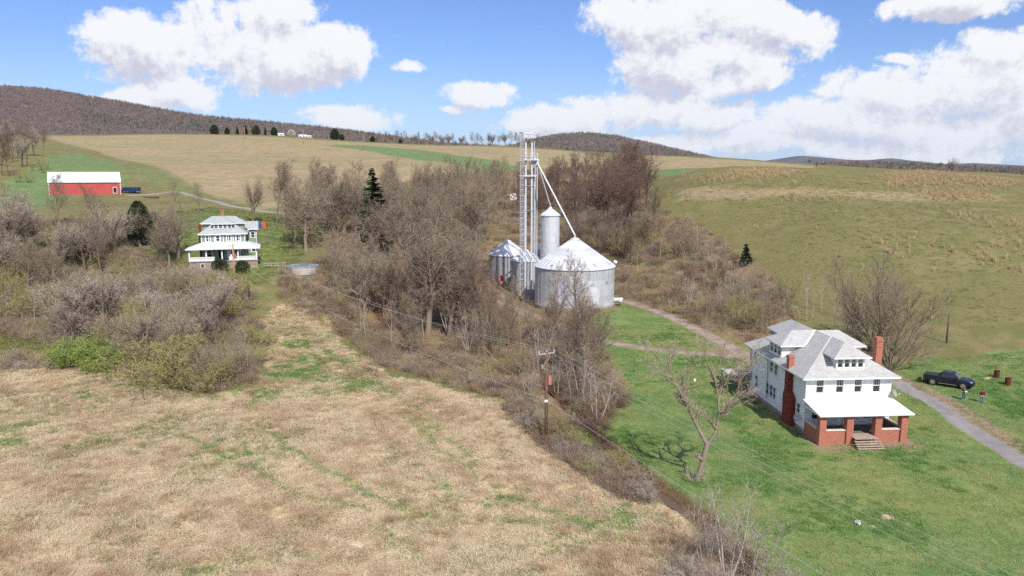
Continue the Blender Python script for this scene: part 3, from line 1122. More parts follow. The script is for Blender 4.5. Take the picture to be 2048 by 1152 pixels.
def dish(name, label, loc, aim, mount, size=0.42):
    """small satellite dish on an arm"""
    o = empty(name, loc, 0, label, 'satellite dish')
    aim = Vector(aim).normalized()
    mount = Vector(mount)
    e1 = aim.cross(V3(0, 0, 1)).normalized()
    e2 = e1.cross(aim)
    m = MB()
    n, rings = 16, 4
    for k in range(rings + 1):
        r = size * k / rings
        for i in range(n):
            a = 2 * math.pi * i / n
            m.v.append(tuple(e1 * math.cos(a) * r + e2 * math.sin(a) * r * 1.1 + aim * (r * r * .42)))
    for k in range(rings):
        for i in range(n):
            j = (i + 1) % n
            m.f.append((k * n + i, k * n + j, (k + 1) * n + j, (k + 1) * n + i))
    m.build('reflector', M_greymetal, o, smooth=True)
    MB().tube([V3(0, 0, 0), mount * .5 - aim * .1, mount], .03, 6).build('mast', M_trim, o)
    MB().tube([-e2 * size * .9, aim * .5 - e2 * .25], .018, 5).tube([aim * .46 - e2 * .25, aim * .58 - e2 * .2], .06, 6).build('feed_arm', M_trim, o)
    return o


# ------------------------------------------------------------------ white farmhouse
H1 = empty('farmhouse', (32.9, 82.05, 0), R(3.85), 'white two-storey farmhouse with grey hip roof, dormers and orange brick front porch', 'house')
EW, ED, EZ, SL = 11.4, 18.0, 7.0, 0.62
fl, fr, bl, br = (.72, .73), (10.68, .73), (.72, 17.3), (10.68, 17.3)
Lw = 10.68 - .72
Dw = 17.3 - .73
fw = [(x - .72, x - .72 + .86, 5.08, 6.62) for x in (1.88, 4.22, 6.38, 8.58)]
fw_low = [(.85, 2.75, 1.95, 3.2), (7.0, 7.9, 1.95, 3.2), (5.5, 6.2, 1.95, 3.15)]
fdoor = [(3.55, 4.55, 1.27, 3.25)]
siding_wall(H1, fl, fr, .85, EZ - .16, fw + fw_low + fdoor)
for o in fw:
    window(H1, fl, fr, *o, lites=4)
for o in fw_low:
    window(H1, fl, fr, *o, lites=1)
d_ = MB().box(3.55 + .72, 4.55 + .72, .77, .82, 1.27, 3.25).build('door', M_trim, H1)
MB().box(3.7 + .72, 4.4 + .72, .755, .768, 2.1, 3.0).build('pane', M_glass, d_)
MB().tube([(4.45 + .72, .77, 2.15), (4.45 + .72, .70, 2.15)], .035, 6).build('handle', M_greymetal, d_)
# left side: distance runs from the back corner to the front corner
ly = lambda y: 17.3 - y
lw = [(ly(15.95), ly(14.95), 4.98, 6.3), (ly(10.9), ly(9.85), 4.98, 6.3), (ly(9.5), ly(8.5), 4.98, 6.3), (ly(6.3), ly(5.6), 4.98, 6.3),
      (ly(17.0), ly(16.45), 2.4, 3.45), (ly(15.45), ly(14.45), 1.72, 3.25), (ly(11.7), ly(10.9), 1.78, 3.3), (ly(10.7), ly(9.75), 1.78, 3.3), (ly(9.6), ly(8.75), 1.78, 3.3),
      (ly(6.65), ly(5.9), 2.42, 3.4), (ly(2.85), ly(1.95), 2.2, 3.4)]
siding_wall(H1, bl, fl, .85, EZ - .16, lw)
for o in lw:
    window(H1, bl, fl, *o, lites=1)
rw = [(2.0, 2.9, 5, 6.4), (7.0, 7.9, 5, 6.4), (12, 12.9, 5, 6.4), (2.0, 2.9, 1.8, 3.3), (8.0, 8.9, 1.8, 3.3), (12, 12.9, 1.8, 3.3)]
siding_wall(H1, fr, br, .85, EZ - .16, rw)
for o in rw:
    window(H1, fr, br, *o, lites=1)
siding_wall(H1, br, bl, .85, EZ - .16)
for (cx, cy) in (fl, fr, bl, br):
    MB().box(cx - .06, cx + .06, cy - .06, cy + .06, .86, EZ - .19).build('corner_board', M_trim, H1)
MB().box(.74, 10.66, .75, 17.28, -1.2, .85).build('foundation', M_found, H1)
hip_roof(H1, 0, EW, 0, ED, EZ, SL, M_shingle)
kw = dict(s=SL, z_eave=EZ, t_ridge=EW / 2, wall_mat=M_white, roof_mat=M_shingle)
dormer(H1, (5.95, 0), (0, -1), (1, 0), 0, 1.15, .55, 2.2, 1.68, 9.2, nwin=4, lites=4, **kw)
dormer(H1, (0, 9.55), (-1, 0), (0, 1), 0, .75, .3, 2.4, 1.75, 9.12, nwin=3, lites=3, flash=-1, **kw)
dormer(H1, (EW, 9.4), (1, 0), (0, 1), 0, .8, .3, 2.5, 2.0, 9.0, nwin=3, lites=3, **kw)
dormer(H1, (5.7, ED), (0, 1), (1, 0), 0, -.15, -.75, 2.3, 1.9, 9.0, nwin=3, lites=1, base_to=.85, **kw)
# exterior chimney on the left wall
c_ = MB()
c_.box(.12, .715, 3.1, 5.4, -.3, 3.75)
c_.poly([(.12, 3.1, 3.75), (.12, 5.4, 3.75), (.12, 5.1, 4.4), (.12, 4.05, 4.4)][::-1])
c_.poly([(.12, 3.1, 3.75), (.12, 4.05, 4.4), (.715, 4.05, 4.4), (.715, 3.1, 3.75)][::-1])
c_.poly([(.12, 5.4, 3.75), (.715, 5.4, 3.75), (.715, 5.1, 4.4), (.12, 5.1, 4.4)][::-1])
c_.box(.12, .715, 4.05, 5.1, 4.4, EZ - .21)
c_.build('chimney', M_brickdk, H1)
sc_ = MB().box(.08, .72, 4.1, 4.8, EZ + .02, 8.35)
sc_.box(.02, .78, 4.04, 4.86, 8.35, 8.5).box(.08, .72, 4.1, 4.8, 8.5, 8.62)
sc_.build('chimney', M_brick, H1)
bc = MB().box(11.42, 12.2, 5.4, 6.2, -1, 9.9)
bc.box(11.36, 12.26, 5.34, 6.26, 9.2, 9.32).box(11.34, 12.28, 5.32, 6.28, 9.9, 10.05).box(11.42, 12.2, 5.4, 6.2, 10.05, 10.35)
bc.box(10.68, 11.42, 5.5, 6.1, -1, EZ - .22)
bc.build('chimney', M_brick, H1)
MB().tube([(.5, 8.05 + 3.2, EZ - .2), (.58, 11.25, 4.6), (.56, 11.25, 1.2)], .05, 6).build('downspout', M_greymetal, H1)
MB().tube([(.52, 17.0, EZ - .2), (.6, 17.0, 4.6), (.58, 17.0, 1.0)], .05, 6).build('downspout', M_greymetal, H1)
# porch
px0, px1, py0 = .78, 10.62, -2.95
floor_z = 1.22
MB().box(px0 + .3, px1 - .3, py0 + .3, .70, .95, floor_z).build('porch_floor', M_deck, H1)
for x in (.58, 3.66, 6.88, 9.86):
    MB().box(x, x + .76, -3.28, -2.52, -1.0, 3.48).build('porch_pillar', M_brick, H1)
for (a, b) in ((1.34, 3.66), (7.64, 9.86)):
    w_ = MB().box(a + .003, b - .003, -3.06, -2.76, -1.0, 1.9).build('porch_wall', M_brick, H1)
    MB().box(a + .003, b - .003, -3.12, -2.70, 1.9, 2.0).build('coping', M_capstone, w_)
w_ = MB().box(4.42, 6.88, -2.98, -2.78, -1.0, .94).build('porch_wall', M_brick, H1)
for x in (.72, 10.18):
    w_ = MB().box(x, x + .3, -2.517, .69, -1.0, 1.9).build('porch_wall', M_brick, H1)
    MB().box(x - .05, x + .35, -2.517, .68, 1.9, 2.0).build('coping', M_capstone, w_)
MB().box(.66, 10.56, -3.2, -2.6, 3.482, 3.74).box(.66, .96, -2.597, .69, 3.482, 3.74).box(10.26, 10.56, -2.597, .69, 3.482, 3.74).build('porch_beam', M_trim, H1)
prf = MB()
A, B, C_, D_ = V3(.28, -3.75, 3.86), V3(11.0, -3.75, 3.86), V3(10.85, .69, 4.42), V3(.38, .69, 4.42)
prf.poly([A, B, C_, D_])
dn = V3(0, 0, -.13)
prf.poly([D_ + dn, C_ + dn, B + dn, A + dn])
prf.poly([A + dn, B + dn, B, A]).poly([B + dn, C_ + dn, C_, B]).poly([D_ + dn, A + dn, A, D_])
prf.build('porch_roof', M_membrane, H1)
# landing boards and steps
for k in range(9):
    x = 4.28 + k * .29
    MB().box(x, x + .275, -4.1, -2.3, floor_z + .015, floor_z + .06).build('landing_board', M_oldwood, H1)
for k in range(5):
    zt = floor_z - .16 - k * .165
    MB().box(4.1 - .02 * k, 7.0 + .02 * k, -4.42 - k * .27, -4.10 - k * .27, zt - .05, zt).build('tread', M_oldwood, H1)
for x in (4.2, 6.75):
    MB().poly([(x, -4.1, 1.2), (x, -5.4, .3), (x, -5.4, 0.0), (x, -4.1, 0.0)]).poly([(x + .06, -4.1, 1.2), (x + .06, -4.1, 0), (x + .06, -5.4, 0), (x + .06, -5.4, .3)]).poly([(x, -4.1, 1.2), (x + .06, -4.1, 1.2), (x + .06, -5.4, .3), (x, -5.4, .3)]).build('stringer', M_deck, H1)


def in_h1(x, y, z):
    c, s_ = math.cos(R(3.85)), math.sin(R(3.85))
    return (32.9 + x * c - y * s_, 82.05 + x * s_ + y * c, z)


dish('satellite_dish', 'grey satellite dish at the rear corner of the white porch roof', in_h1(10.95, .35, 5.0), (.55, -.7, .45), (-.28, .0, -.62))
dish('satellite_dish', 'pair-mounted grey dish on the shaded side wall beside the brick chimney', in_h1(.2, 1.5, 1.95), (-.3, -.8, .45), (.5, .1, -.05), .4)
# lean-to sheet roof behind the house corner
lt = empty('lean_to_roof', in_h1(-1.3, 17.6, 0), R(3.85), 'small grey sheet roof on posts at the rear corner of the white house', 'lean-to')
MB().obox((0, 0, 3.1), (1.5, 0, -.12), (0, 1.3, 0), (0, 0, .04)).build('roof', M_shingle, lt)
for (x, y) in ((-1.35, -1.1), (-1.35, 1.1), (1.3, 1.1)):
    MB().box(x - .06, x + .06, y - .06, y + .06, 0, 3.05).build('post', M_pole, lt)

# ------------------------------------------------------------------ green farmhouse on the far left
Y2 = math.atan2(3.0, 9.5)
H2O = (-66.9, 159.5)


def in_h2(x, y, z):
    c, s_ = math.cos(Y2), math.sin(Y2)
    return (H2O[0] + x * c - y * s_, H2O[1] + x * s_ + y * c, z)


H2 = empty('farmhouse', (*H2O, 0), Y2, 'sage green farmhouse with white trim, wide white porch and stone foundation', 'house')
W2, D2, Z2, S2 = 10.0, 11.5, 17.0, 0.7
a_, b_, c2_, d2_ = (.6, .6), (9.4, .6), (.6, 10.9), (9.4, 10.9)
fw2 = [(.95, 1.75, 15.35, 16.6), (2.95, 3.75, 15.35, 16.6), (5.15, 5.95, 15.35, 16.6), (7.05, 7.85, 15.35, 16.6)]
low2 = [(1.0, 1.9, 11.9, 13.5), (6.6, 7.6, 11.9, 13.5)]
dr2 = [(3.3, 4.3, 11.45, 13.6), (4.9, 5.9, 11.45, 13.6)]
siding_wall(H2, a_, b_, 11.4, Z2 - .16, fw2 + low2 + dr2, M_green)
for o in fw2 + low2:
    window(H2, a_, b_, *o, lites=1, casing=.16)
for o in dr2:
    dd = MB().box(o[0] + .6 + .04, o[1] + .6 - .04, .66, .70, o[2], o[3] - .04).build('door', M_dark if o[0] < 4 else M_trim, H2)
    MB().tube([(o[1] + .5, .66, 12.4), (o[1] + .5, .60, 12.4)], .04, 6).build('handle', M_greymetal, dd)
tr = MB()
for x in (.6, 2.05, 3.2, 4.3, 5.0, 6.1, 7.0, 8.2, 9.4):
    tr.box(x - .07, x + .07, .535, .60, 15.15, Z2 - .19)
tr.box(.6, 9.4, .54, .60, 15.0, 15.15)
tr.build('trim_board', M_trim, H2)
for (p, q) in ((c2_, a_), (b_, d2_)):
    ww = [(2.0, 2.9, 15.2, 16.5), (6.5, 7.4, 15.2, 16.5), (2.0, 2.9, 12, 13.5), (6.5, 7.4, 12, 13.5)]
    siding_wall(H2, p, q, 11.4, Z2 - .16, ww, M_green)
    for o in ww:
        window(H2, p, q, *o, lites=1, casing=.14)
siding_wall(H2, d2_, c2_, 11.4, Z2 - .16, (), M_green)
MB().box(.62, 9.38, .62, 10.88, 7, 11.4).build('foundation', M_stone, H2)
hip_roof(H2, 0, W2, 0, D2, Z2, S2, M_shingle2)
kw = dict(s=S2, z_eave=Z2, t_ridge=W2 / 2, wall_mat=M_green, roof_mat=M_shingle2)
dormer(H2, (5.0, 0), (0, -1), (1, 0), 0, 1.3, .9, 2.35, 1.9, 19.1, nwin=4, lites=1, **kw)
dormer(H2, (0, 5.75), (-1, 0), (0, 1), 0, .8, .2, 2.4, 1.8, 19.05, nwin=3, lites=1, **kw)
dormer(H2, (W2, 5.75), (1, 0), (0, 1), 0, .8, .2, 2.4, 1.8, 19.05, nwin=3, lites=1, **kw)
MB().box(4.4, 5.1, 7.2, 7.9, 18.5, 21.7).box(4.34, 5.16, 7.14, 7.96, 21.7, 21.85).build('chimney', M_brick, H2)
MB().box(.0, .5, 2.2, 2.9, 10.5, 19.0).build('chimney', M_brickdk, H2)
# rear wing on the right
siding_wall(H2, (9.42, 10.0), (11.6, 10.0), 10.5, 17.2, [(1.0, 1.8, 15.2, 16.5), (1.0, 1.8, 12, 13.5)], M_green, name='wing_wall')
for o in ((1.0, 1.8, 15.2, 16.5), (1.0, 1.8, 12, 13.5)):
    window(H2, (9.42, 10.0), (11.6, 10.0), *o, lites=1, casing=.14)
siding_wall(H2, (11.6, 10.0), (11.6, 14.0), 10.5, 17.2, [(1.5, 2.4, 15.2, 16.5)], M_green, name='wing_wall')
window(H2, (11.6, 10.0), (11.6, 14.0), 1.5, 2.4, 15.2, 16.5, lites=1, casing=.14)
MB().poly([(9.2, 9.5, 17.25), (12.1, 9.5, 17.25), (12.1, 12, 18.9), (9.2, 12, 18.9)]).poly([(12.1, 14.5, 17.25), (9.2, 14.5, 17.25), (9.2, 12, 18.9), (12.1, 12, 18.9)]).build('wing_roof', M_shingle2, H2)
MB().box(9.2, 12.1, 9.44, 9.5, 17.05, 17.24).box(11.54, 11.66, 9.93, 9.99, 10.5, 17.0).build('wing_trim', M_trim, H2)
# wrap-around porch
MB().box(-1.9, 12.0, -2.5, .58, 11.2, 11.42).box(9.42, 12.0, .585, 5.0, 11.2, 11.42).build('porch_floor', M_deck, H2)
MB().box(-1.8, 11.9, -2.4, -2.1, 7.5, 11.19).box(11.6, 11.9, -2.09, 4.9, 7.5, 11.19).box(-1.8, -1.5, -2.09, .5, 7.5, 11.19).build('porch_foundation', M_stone, H2)
for x in (.4, 3.0, 7.6):
    fr_ = MB().box(x, x + .85, -2.46, -2.402, 9.95, 10.95).build('window', M_trim, H2)
    MB().box(x + .1, x + .75, -2.47, -2.462, 10.05, 10.85).build('pane', M_glass, fr_)
for x in (-1.7, 1.6, 4.75, 7.95, 11.7):
    MB().box(x - .13, x + .13, -2.35, -2.09, 11.42, 13.85).build('porch_column', M_trim, H2)
MB().box(11.57, 11.83, 4.5, 4.76, 11.42, 13.85).build('porch_column', M_trim, H2)
for (x0, x1) in ((-1.55, 3.3), (6.1, 11.55)):
    rl = MB().box(x0, x1, -2.30, -2.12, 12.15, 12.3).box(x0, x1, -2.30, -2.12, 11.45, 11.56)
    x = x0
    while x < x1 - .1:
        rl.box(x + .01, x + .17, -2.25, -2.17, 11.56, 12.15)
        x += .2
    rl.build('railing', M_trim, H2)
rl = MB().box(11.6, 11.8, -2.05, 4.5, 12.15, 12.3)
for k in range(32):
    rl.box(11.66, 11.74, -2.0 + k * .2, -1.84 + k * .2, 11.5, 12.15)
rl.build('railing', M_trim, H2)
MB().box(-1.85, 11.95, -2.42, -2.06, 13.852, 14.05).box(11.6, 11.9, -2.055, 4.8, 13.852, 14.05).build('porch_beam', M_trim, H2)
pr = MB()
e0, e1, e2, e3 = V3(-2.4, -3.0, 14.05), V3(12.5, -3.0, 14.05), V3(9.42, .59, 15.1), V3(.58, .59, 15.1)
pr.poly([e0, e1, e2, e3]).poly([e1, V3(12.5, 5.2, 14.05), V3(9.42, 5.2, 15.1), e2]).poly([V3(-2.4, 1.5, 14.05), e0, e3, V3(.58, 1.5, 15.1)])
dn = V3(0, 0, -.16)
pr.poly([e0 + dn, e1 + dn, e1, e0]).poly([e1 + dn, V3(12.5, 5.2, 13.89), V3(12.5, 5.2, 14.05), e1]).poly([V3(-2.4, 1.5, 13.89), e0 + dn, e0, V3(-2.4, 1.5, 14.05)])
pr.poly([e0 + dn, V3(-2.4, 5.2, 13.89), V3(12.5, 5.2, 13.89), e1 + dn])
pr.build('porch_roof', M_porchroof2, H2)
for k in range(9):
    MB().box(4.0, 5.5, -2.85 - k * .32, -2.52 - k * .32, 7.3, 11.25 - k * .19).build('stone_step', M_stone, H2)
MB().box(4.1, 5.4, -9.2, -5.4, 7.0, 9.1).build('walkway', M_stone, H2)

# ------------------------------------------------------------------ red barn
BZ = 22.0
BN = empty('red_barn', (-170.6, 278.7, BZ), R(29), 'long red metal barn with white roof on the hillside', 'barn')
bw, bd, be, brd = 23.4, 11.0, 4.7, 8.2


def ribbed(parent, p0, p1, z0, z1f, mat, name, gap=()):
    """sheet wall with standing ribs"""
    p0, p1 = Vector((*p0, 0)), Vector((*p1, 0))
    d = p1 - p0
    L = d.length
    d.normalize()
    n = V3(d.y, -d.x, 0)
    m = MB()
    x = 0
    while x < L - 1e-3:
        x2 = min(x + .45, L)
        g0 = [q for q in gap if q[0] < x2 - 1e-3 and q[1] > x + 1e-3]
        zb = g0[0][2] if g0 else z0
        m.poly([p0 + d * x + V3(0, 0, zb), p0 + d * x2 + V3(0, 0, zb), p0 + d * x2 + V3(0, 0, z1f(x2)), p0 + d * x + V3(0, 0, z1f(x))])
        m.obox(p0 + d * (x + .04) + n * .02 + V3(0, 0, (zb + z1f(x)) / 2), d * .03, n * .02, V3(0, 0, (z1f(x) - zb) / 2))
        x = x2
    return m.build(name, mat, parent)


ribbed(BN, (0, 0), (bw, 0), -1.5, lambda x: be, M_barnred, 'wall')
gab = lambda x: be + (brd - be) * (1 - abs(x - bd / 2) / (bd / 2))
ribbed(BN, (bw, 0), (bw, bd), -1.5, gab, M_barnred, 'wall', gap=[(.9, 4.5, 3.6)])
ribbed(BN, (0, bd), (0, 0), -1.5, gab, M_barnred, 'wall')
ribbed(BN, (bw, bd), (0, bd), -1.5, lambda x: be, M_barnred, 'wall')
MB().box(bw - .3, bw - .05, .6, 5, -1.4, 3.6).build('doorway', M_dark, BN)
rfb = MB()
for sg in (0, 1):
    ya, yb = (-.35, bd / 2) if sg == 0 else (bd + .35, bd / 2)
    za = be - .2
    q = [V3(-.3, ya, za), V3(bw + .3, ya, za), V3(bw + .3, yb, brd), V3(-.3, yb, brd)]
    rfb.poly(q if sg == 0 else q[::-1])
    k = 0.0
    while k < bw + .5:
        rfb.bar(V3(-.3 + k, ya, za + .02), V3(-.3 + k, yb, brd + .02), .06, .06)
        k += .9
rb = rfb.build('roof', M_barnroof, BN)
for x in (5.6, 12.2):
    f1 = (x, 1.6)
    zz = be - .2 + (brd - be + .2) * (1.6 + .35) / (bd / 2 + .35)
    MB().obox((x, 3.1, be - .2 + (brd - be + .2) * 3.45 / 6.35 + .04), (.55, 0, 0), (0, .5, .5 * 3.8 / 6.35), (0, -.02, .03)).build('skylight', material('skylight_panel', srgb(120, 118, 116), .5) if x < 10 else material('skylight_pale', srgb(206, 200, 192), .5), rb)
MB().box(-.12, .05, -.09, -.02, -1.4, be).box(bw - .05, bw + .12, -.09, -.02, -1.4, be).box(-.3, bw + .3, -.42, -.36, be - .42, be - .2).build('trim_board', M_trim, BN)
wf = MB().box(20.8, 22.2, -.11, -.045, .1, 2.55).build('window', M_trim, BN)
MB().box(20.95, 22.05, -.13, -.115, .3, 2.35).build('pane', M_dark, wf)

# trailer and lumber beside the barn
p = gp(265, 386)
tl = empty('dump_trailer', (p[0], p[1], p[2]), R(4), 'dark blue dump trailer standing beside the red barn', 'trailer')
mb_ = MB().box(-3.2, 2.8, -1.1, 1.1, .7, .82)
for (y0, y1) in ((-1.1, -1.02), (1.02, 1.1)):
    mb_.box(-3.2, 2.8, y0, y1, .82, 2.2)
mb_.box(-3.2, -3.12, -1.02, 1.02, .82, 2.2).box(2.72, 2.8, -1.02, 1.02, .82, 2.2)
for k in range(7):
    mb_.box(-3.1 + k * .95, -3.02 + k * .95, -1.17, -1.102, .8, 2.2)
M_blue = material('trailer_blue', srgb(38, 56, 96), .5, var=.2)
mb_.build('bed', M_blue, tl)
for x in (-.6, .5):
    for y in (-1.15, 1.15):
        MB().tube([(x, y - .11, .4), (x, y + .11, .4)], .4, 14).build('wheel', material('tyre_rubber', (.02, .02, .02), .8), tl)
MB().bar((2.8, -.6, .75), (4.3, 0, .7), .1).bar((2.8, .6, .75), (4.3, 0, .7), .1).build('drawbar', M_blue, tl)
p = gp(302, 396)
lp = empty('lumber_pile', tuple(p), R(2), 'stack of grey weathered lumber on the slope below the red barn', 'lumber pile')
rr = random.Random(3)
for k in range(14):
    y = (k % 5) * .3 - .6
    z = .12 + (k // 5) * .2
    a = rr.uniform(-.05, .05)
    MB().bar((-2.6 + rr.uniform(-.4, .4), y, z), (2.6 + rr.uniform(-.4, .4), y + a * 5, z), .24, .15).build('plank', M_pole, lp)

# ------------------------------------------------------------------ grain bins
def bin_mat(name, c1, c2):
    m = bpy.data.materials.new(name)
    m.use_nodes = True
    t = NT(m.node_tree)
    bs = t.n['Principled BSDF']
    bs.inputs['Roughness'].default_value = 0.48
    bs.inputs['Metallic'].default_value = 0.18
    tcx = t.node('ShaderNodeTexCoord').outputs['Object']
    sp_ = t.node('ShaderNodeSeparateXYZ')
    t.l.new(tcx, sp_.inputs[0])
    ang = t.math('ARCTAN2', sp_.outputs[1], sp_.outputs[0])
    cbx = t.node('ShaderNodeCombineXYZ')
    t.l.new(t.math('MULTIPLY', ang, 3.0), cbx.inputs[0])
    t.l.new(t.math('MULTIPLY', sp_.outputs[2], 0.9), cbx.inputs[1])
    br_ = t.node('ShaderNodeTexBrick')
    t.l.new(cbx.outputs[0], br_.inputs['Vector'])
    br_.inputs['Scale'].default_value = 1
    br_.inputs['Brick Width'].default_value = 1.0
    br_.inputs['Row Height'].default_value = 1.0
    br_.inputs['Mortar Size'].default_value = 0.008
    br_.inputs['Color1'].default_value = (*c1, 1)
    br_.inputs['Color2'].default_value = (*c2, 1)
    br_.inputs['Mortar'].default_value = (*[x * .75 for x in c2], 1)
    mp = t.node('ShaderNodeMapping')
    mp.inputs['Scale'].default_value = (1.2, 1.2, .12)
    t.l.new(tcx, mp.inputs['Vector'])
    streak = t.noise(mp.outputs[0], 1.6, 5, .65)
    t.l.new(t.mix(t.math('MULTIPLY', t.step(streak, .45, .75), .45), br_.outputs[0], tuple(x * .62 for x in c2)), bs.inputs['Base Color'])
    bp = t.node('ShaderNodeBump')
    bp.inputs['Strength'].default_value = .15
    bp.inputs['Distance'].default_value = .02
    t.l.new(t.math('SINE', t.math('MULTIPLY', sp_.outputs[2], 30.0)), bp.inputs['Height'])
    t.l.new(bp.outputs[0], bs.inputs['Normal'])
    return m


M_binwall = bin_mat('bin_wall_sheets', srgb(206, 207, 208), srgb(190, 191, 193))
M_binpale = bin_mat('pale_silo_sheets', srgb(220, 222, 226), srgb(208, 210, 214))
M_binwall2 = bin_mat('weathered_bin_sheets', srgb(178, 178, 182), srgb(160, 160, 164))


def grain_bin(name, label, x, y, z, r, hw, hr, npan, wall_mat, cap=.55, door=None, skirt=2.0):
    o = empty(name, (x, y, z), 0, label, 'grain bin', 'grain bins around the elevator')
    m = MB()
    n = 64
    prof = [(r, -skirt), (r, 0)]
    k = 0
    while k < hw:
        prof.append((r, min(k + .9, hw)))
        k += .9
    m.lathe(prof, n)
    m.build('wall', wall_mat, o, smooth=True)
    st = MB()
    for i in range(npan):
        a = 2 * math.pi * (i + .5) / npan
        st.obox((math.cos(a) * (r + .01), math.sin(a) * (r + .01), hw / 2 - .1), (math.cos(a) * .015, math.sin(a) * .015, 0), (-math.sin(a) * .04, math.cos(a) * .04, 0), (0, 0, hw / 2 - .1))
    st.build('stiffener', wall_mat, o)
    # roof of wedge panels with raised seams, all sharing one mesh
    ro = r + .22
    ze, zc, rc = hw - .06, hw + hr * (1 - cap / r), cap
    da = math.pi / npan
    w = MB()
    A0 = (ro * math.cos(-da), ro * math.sin(-da), ze)
    A1 = (ro * math.cos(da), ro * math.sin(da), ze)
    B0 = (rc * math.cos(-da), rc * math.sin(-da), zc)
    B1 = (rc * math.cos(da), rc * math.sin(da), zc)
    w.poly([A0, A1, B1, B0])
    w.poly([(A0[0], A0[1], ze - .1), (A1[0], A1[1], ze - .1), A1, A0])
    up = V3(math.sin(math.atan2(hr, r)), 0, math.cos(math.atan2(hr, r))) * .07
    w.obox((Vector(A0) + Vector(B0)) / 2 + up * .5, (Vector(B0) - Vector(A0)) / 2, V3(0, .035, 0), up * .5)
    me = mesh_from('roof_panel', w.v, w.f, M_galv_roof, False, True)
    for i in range(npan):
        q = link(bpy.data.objects.new('roof_panel', me), o)
        q.rotation_euler = (0, 0, 2 * da * i)
    zc2 = zc + .03
    MB().lathe([(rc + .12, zc2 - .12), (rc + .12, zc2 + .1), (rc * .6, zc2 + .3), (.01, zc2 + .38)], 20).build('roof_cap', M_galv_roof, o, smooth=True)
    MB().lathe([(r + .25, -skirt), (r + .25, .12), (r + .02, .14)], 48).build('footing', M_found, o)
    if door:
        a, zb, hh = door
        MB().obox((math.cos(a) * (r + .07), math.sin(a) * (r + .07), zb + hh / 2), (math.cos(a) * .06, math.sin(a) * .06, 0), (-math.sin(a) * .45, math.cos(a) * .45, 0), (0, 0, hh / 2)).build('door', M_greymetal, o)
    return o


zb = 3.4
B1 = grain_bin('grain_bin', 'largest round steel grain bin with wide conical roof, at the lawn edge', 12.9, 153.4, zb, 8.15, 7.75, 5.9, 40, M_binwall, cap=.8)
for a in (R(-28), R(-62), R(-130)):
    MB().obox((math.cos(a) * 7.4, math.sin(a) * 7.4, 7.75 + .75), (math.cos(a) * .3, math.sin(a) * .3, -.15), (-math.sin(a) * .25, math.cos(a) * .25, 0), (.1 * math.cos(a), .1 * math.sin(a), .22)).build('roof_vent', M_galv_roof, B1)
MB().tube([(8.3, 1.5, 8.3), (8.9, 1.3, 8.1)], .35, 10).build('roof_vent', M_galv_roof, B1)
MB().obox((8.2 * math.cos(-.75), 8.2 * math.sin(-.75), 5.0), (.05, -.05, 0), (.15, .15, 0), (0, 0, .2)).build('wall_hatch', M_greymetal, B1)
MB().tube([(8.0, -1.0, .6), (9.2, -1.5, .7)], .5, 10).tube([(9.2, -1.5, .7), (9.75, -1.7, .55)], .62, 12).build('fan_duct', M_galv_roof, B1)
# streaks of pale blue and yellow paint weathering off the front sheets
M_paint = bpy.data.materials.new('faded_mural_paint')
M_paint.use_nodes = True
_t = NT(M_paint.node_tree)
_p = _t.n['Principled BSDF']
_p.inputs['Roughness'].default_value = .6
_tc = _t.node('ShaderNodeTexCoord').outputs['Object']
_mp = _t.node('ShaderNodeMapping')
_mp.inputs['Scale'].default_value = (1, 1, .25)
_t.l.new(_tc, _mp.inputs['Vector'])
_n1 = _t.noise(_mp.outputs[0], 1.3, 4, .6)
_n2 = _t.noise(_tc, .9, 4, .6)
_pc = _t.mix(_t.step(_n1, .4, .62), srgb(200, 202, 206), srgb(186, 190, 216))
_pc = _t.mix(_t.math('MULTIPLY', _t.step(_n2, .52, .66), .75), _pc, srgb(218, 212, 184))
_t.l.new(_pc, _p.inputs['Base Color'])
pm = MB()
for i in range(22):
    a0 = R(-128) + i * R(3.2)
    a1 = a0 + R(3.2)
    rr = random.Random(i)
    z0_, z1_ = .6 + .5 * rr.random(), 6.8 - 1.5 * rr.random() - .02 * abs(i - 11) ** 2
    pm.poly([(8.165 * math.cos(a0), 8.165 * math.sin(a0), z0_), (8.165 * math.cos(a1), 8.165 * math.sin(a1), z0_), (8.165 * math.cos(a1), 8.165 * math.sin(a1), z1_), (8.165 * math.cos(a0), 8.165 * math.sin(a0), z1_)])
pm.build('faded_paint', M_paint, B1)

B2 = grain_bin('grain_bin', 'low weathered grain bin with an antenna above its roof, farthest left', -1.0, 183, 4.3, 4.75, 6.0, 3.6, 26, M_binwall2, cap=.75)
B3 = grain_bin('grain_bin', 'small weathered grain bin right behind the elevator ladder', 3.4, 170.5, 3.6, 3.55, 6.7, 2.3, 22, M_binwall2, cap=.45)
B4 = grain_bin('grain_bin', 'tall slim pale silo with pointed roof behind the largest bin', 8.6, 168.5, 3.6, 2.05, 17.0, 1.75, 16, M_binpale, cap=.3)
ld = MB()
for sg in (-.22, .22):
    ld.tube([(-2.12, sg - .6, 1), (-2.12, sg - .6, 17)], .03, 5)
z = 1.0
while z < 17:
    ld.tube([(-2.12, -.82, z), (-2.12, -.38, z)], .022, 4)
    z += .35
ld.build('ladder', M_steel, B4)
B5 = grain_bin('hopper_bin', 'narrow dark hopper bin between the elevator and the tall silo', 6.3, 175, 3.8, 1.5, 8.6, .7, 12, M_binwall2, cap=.3)
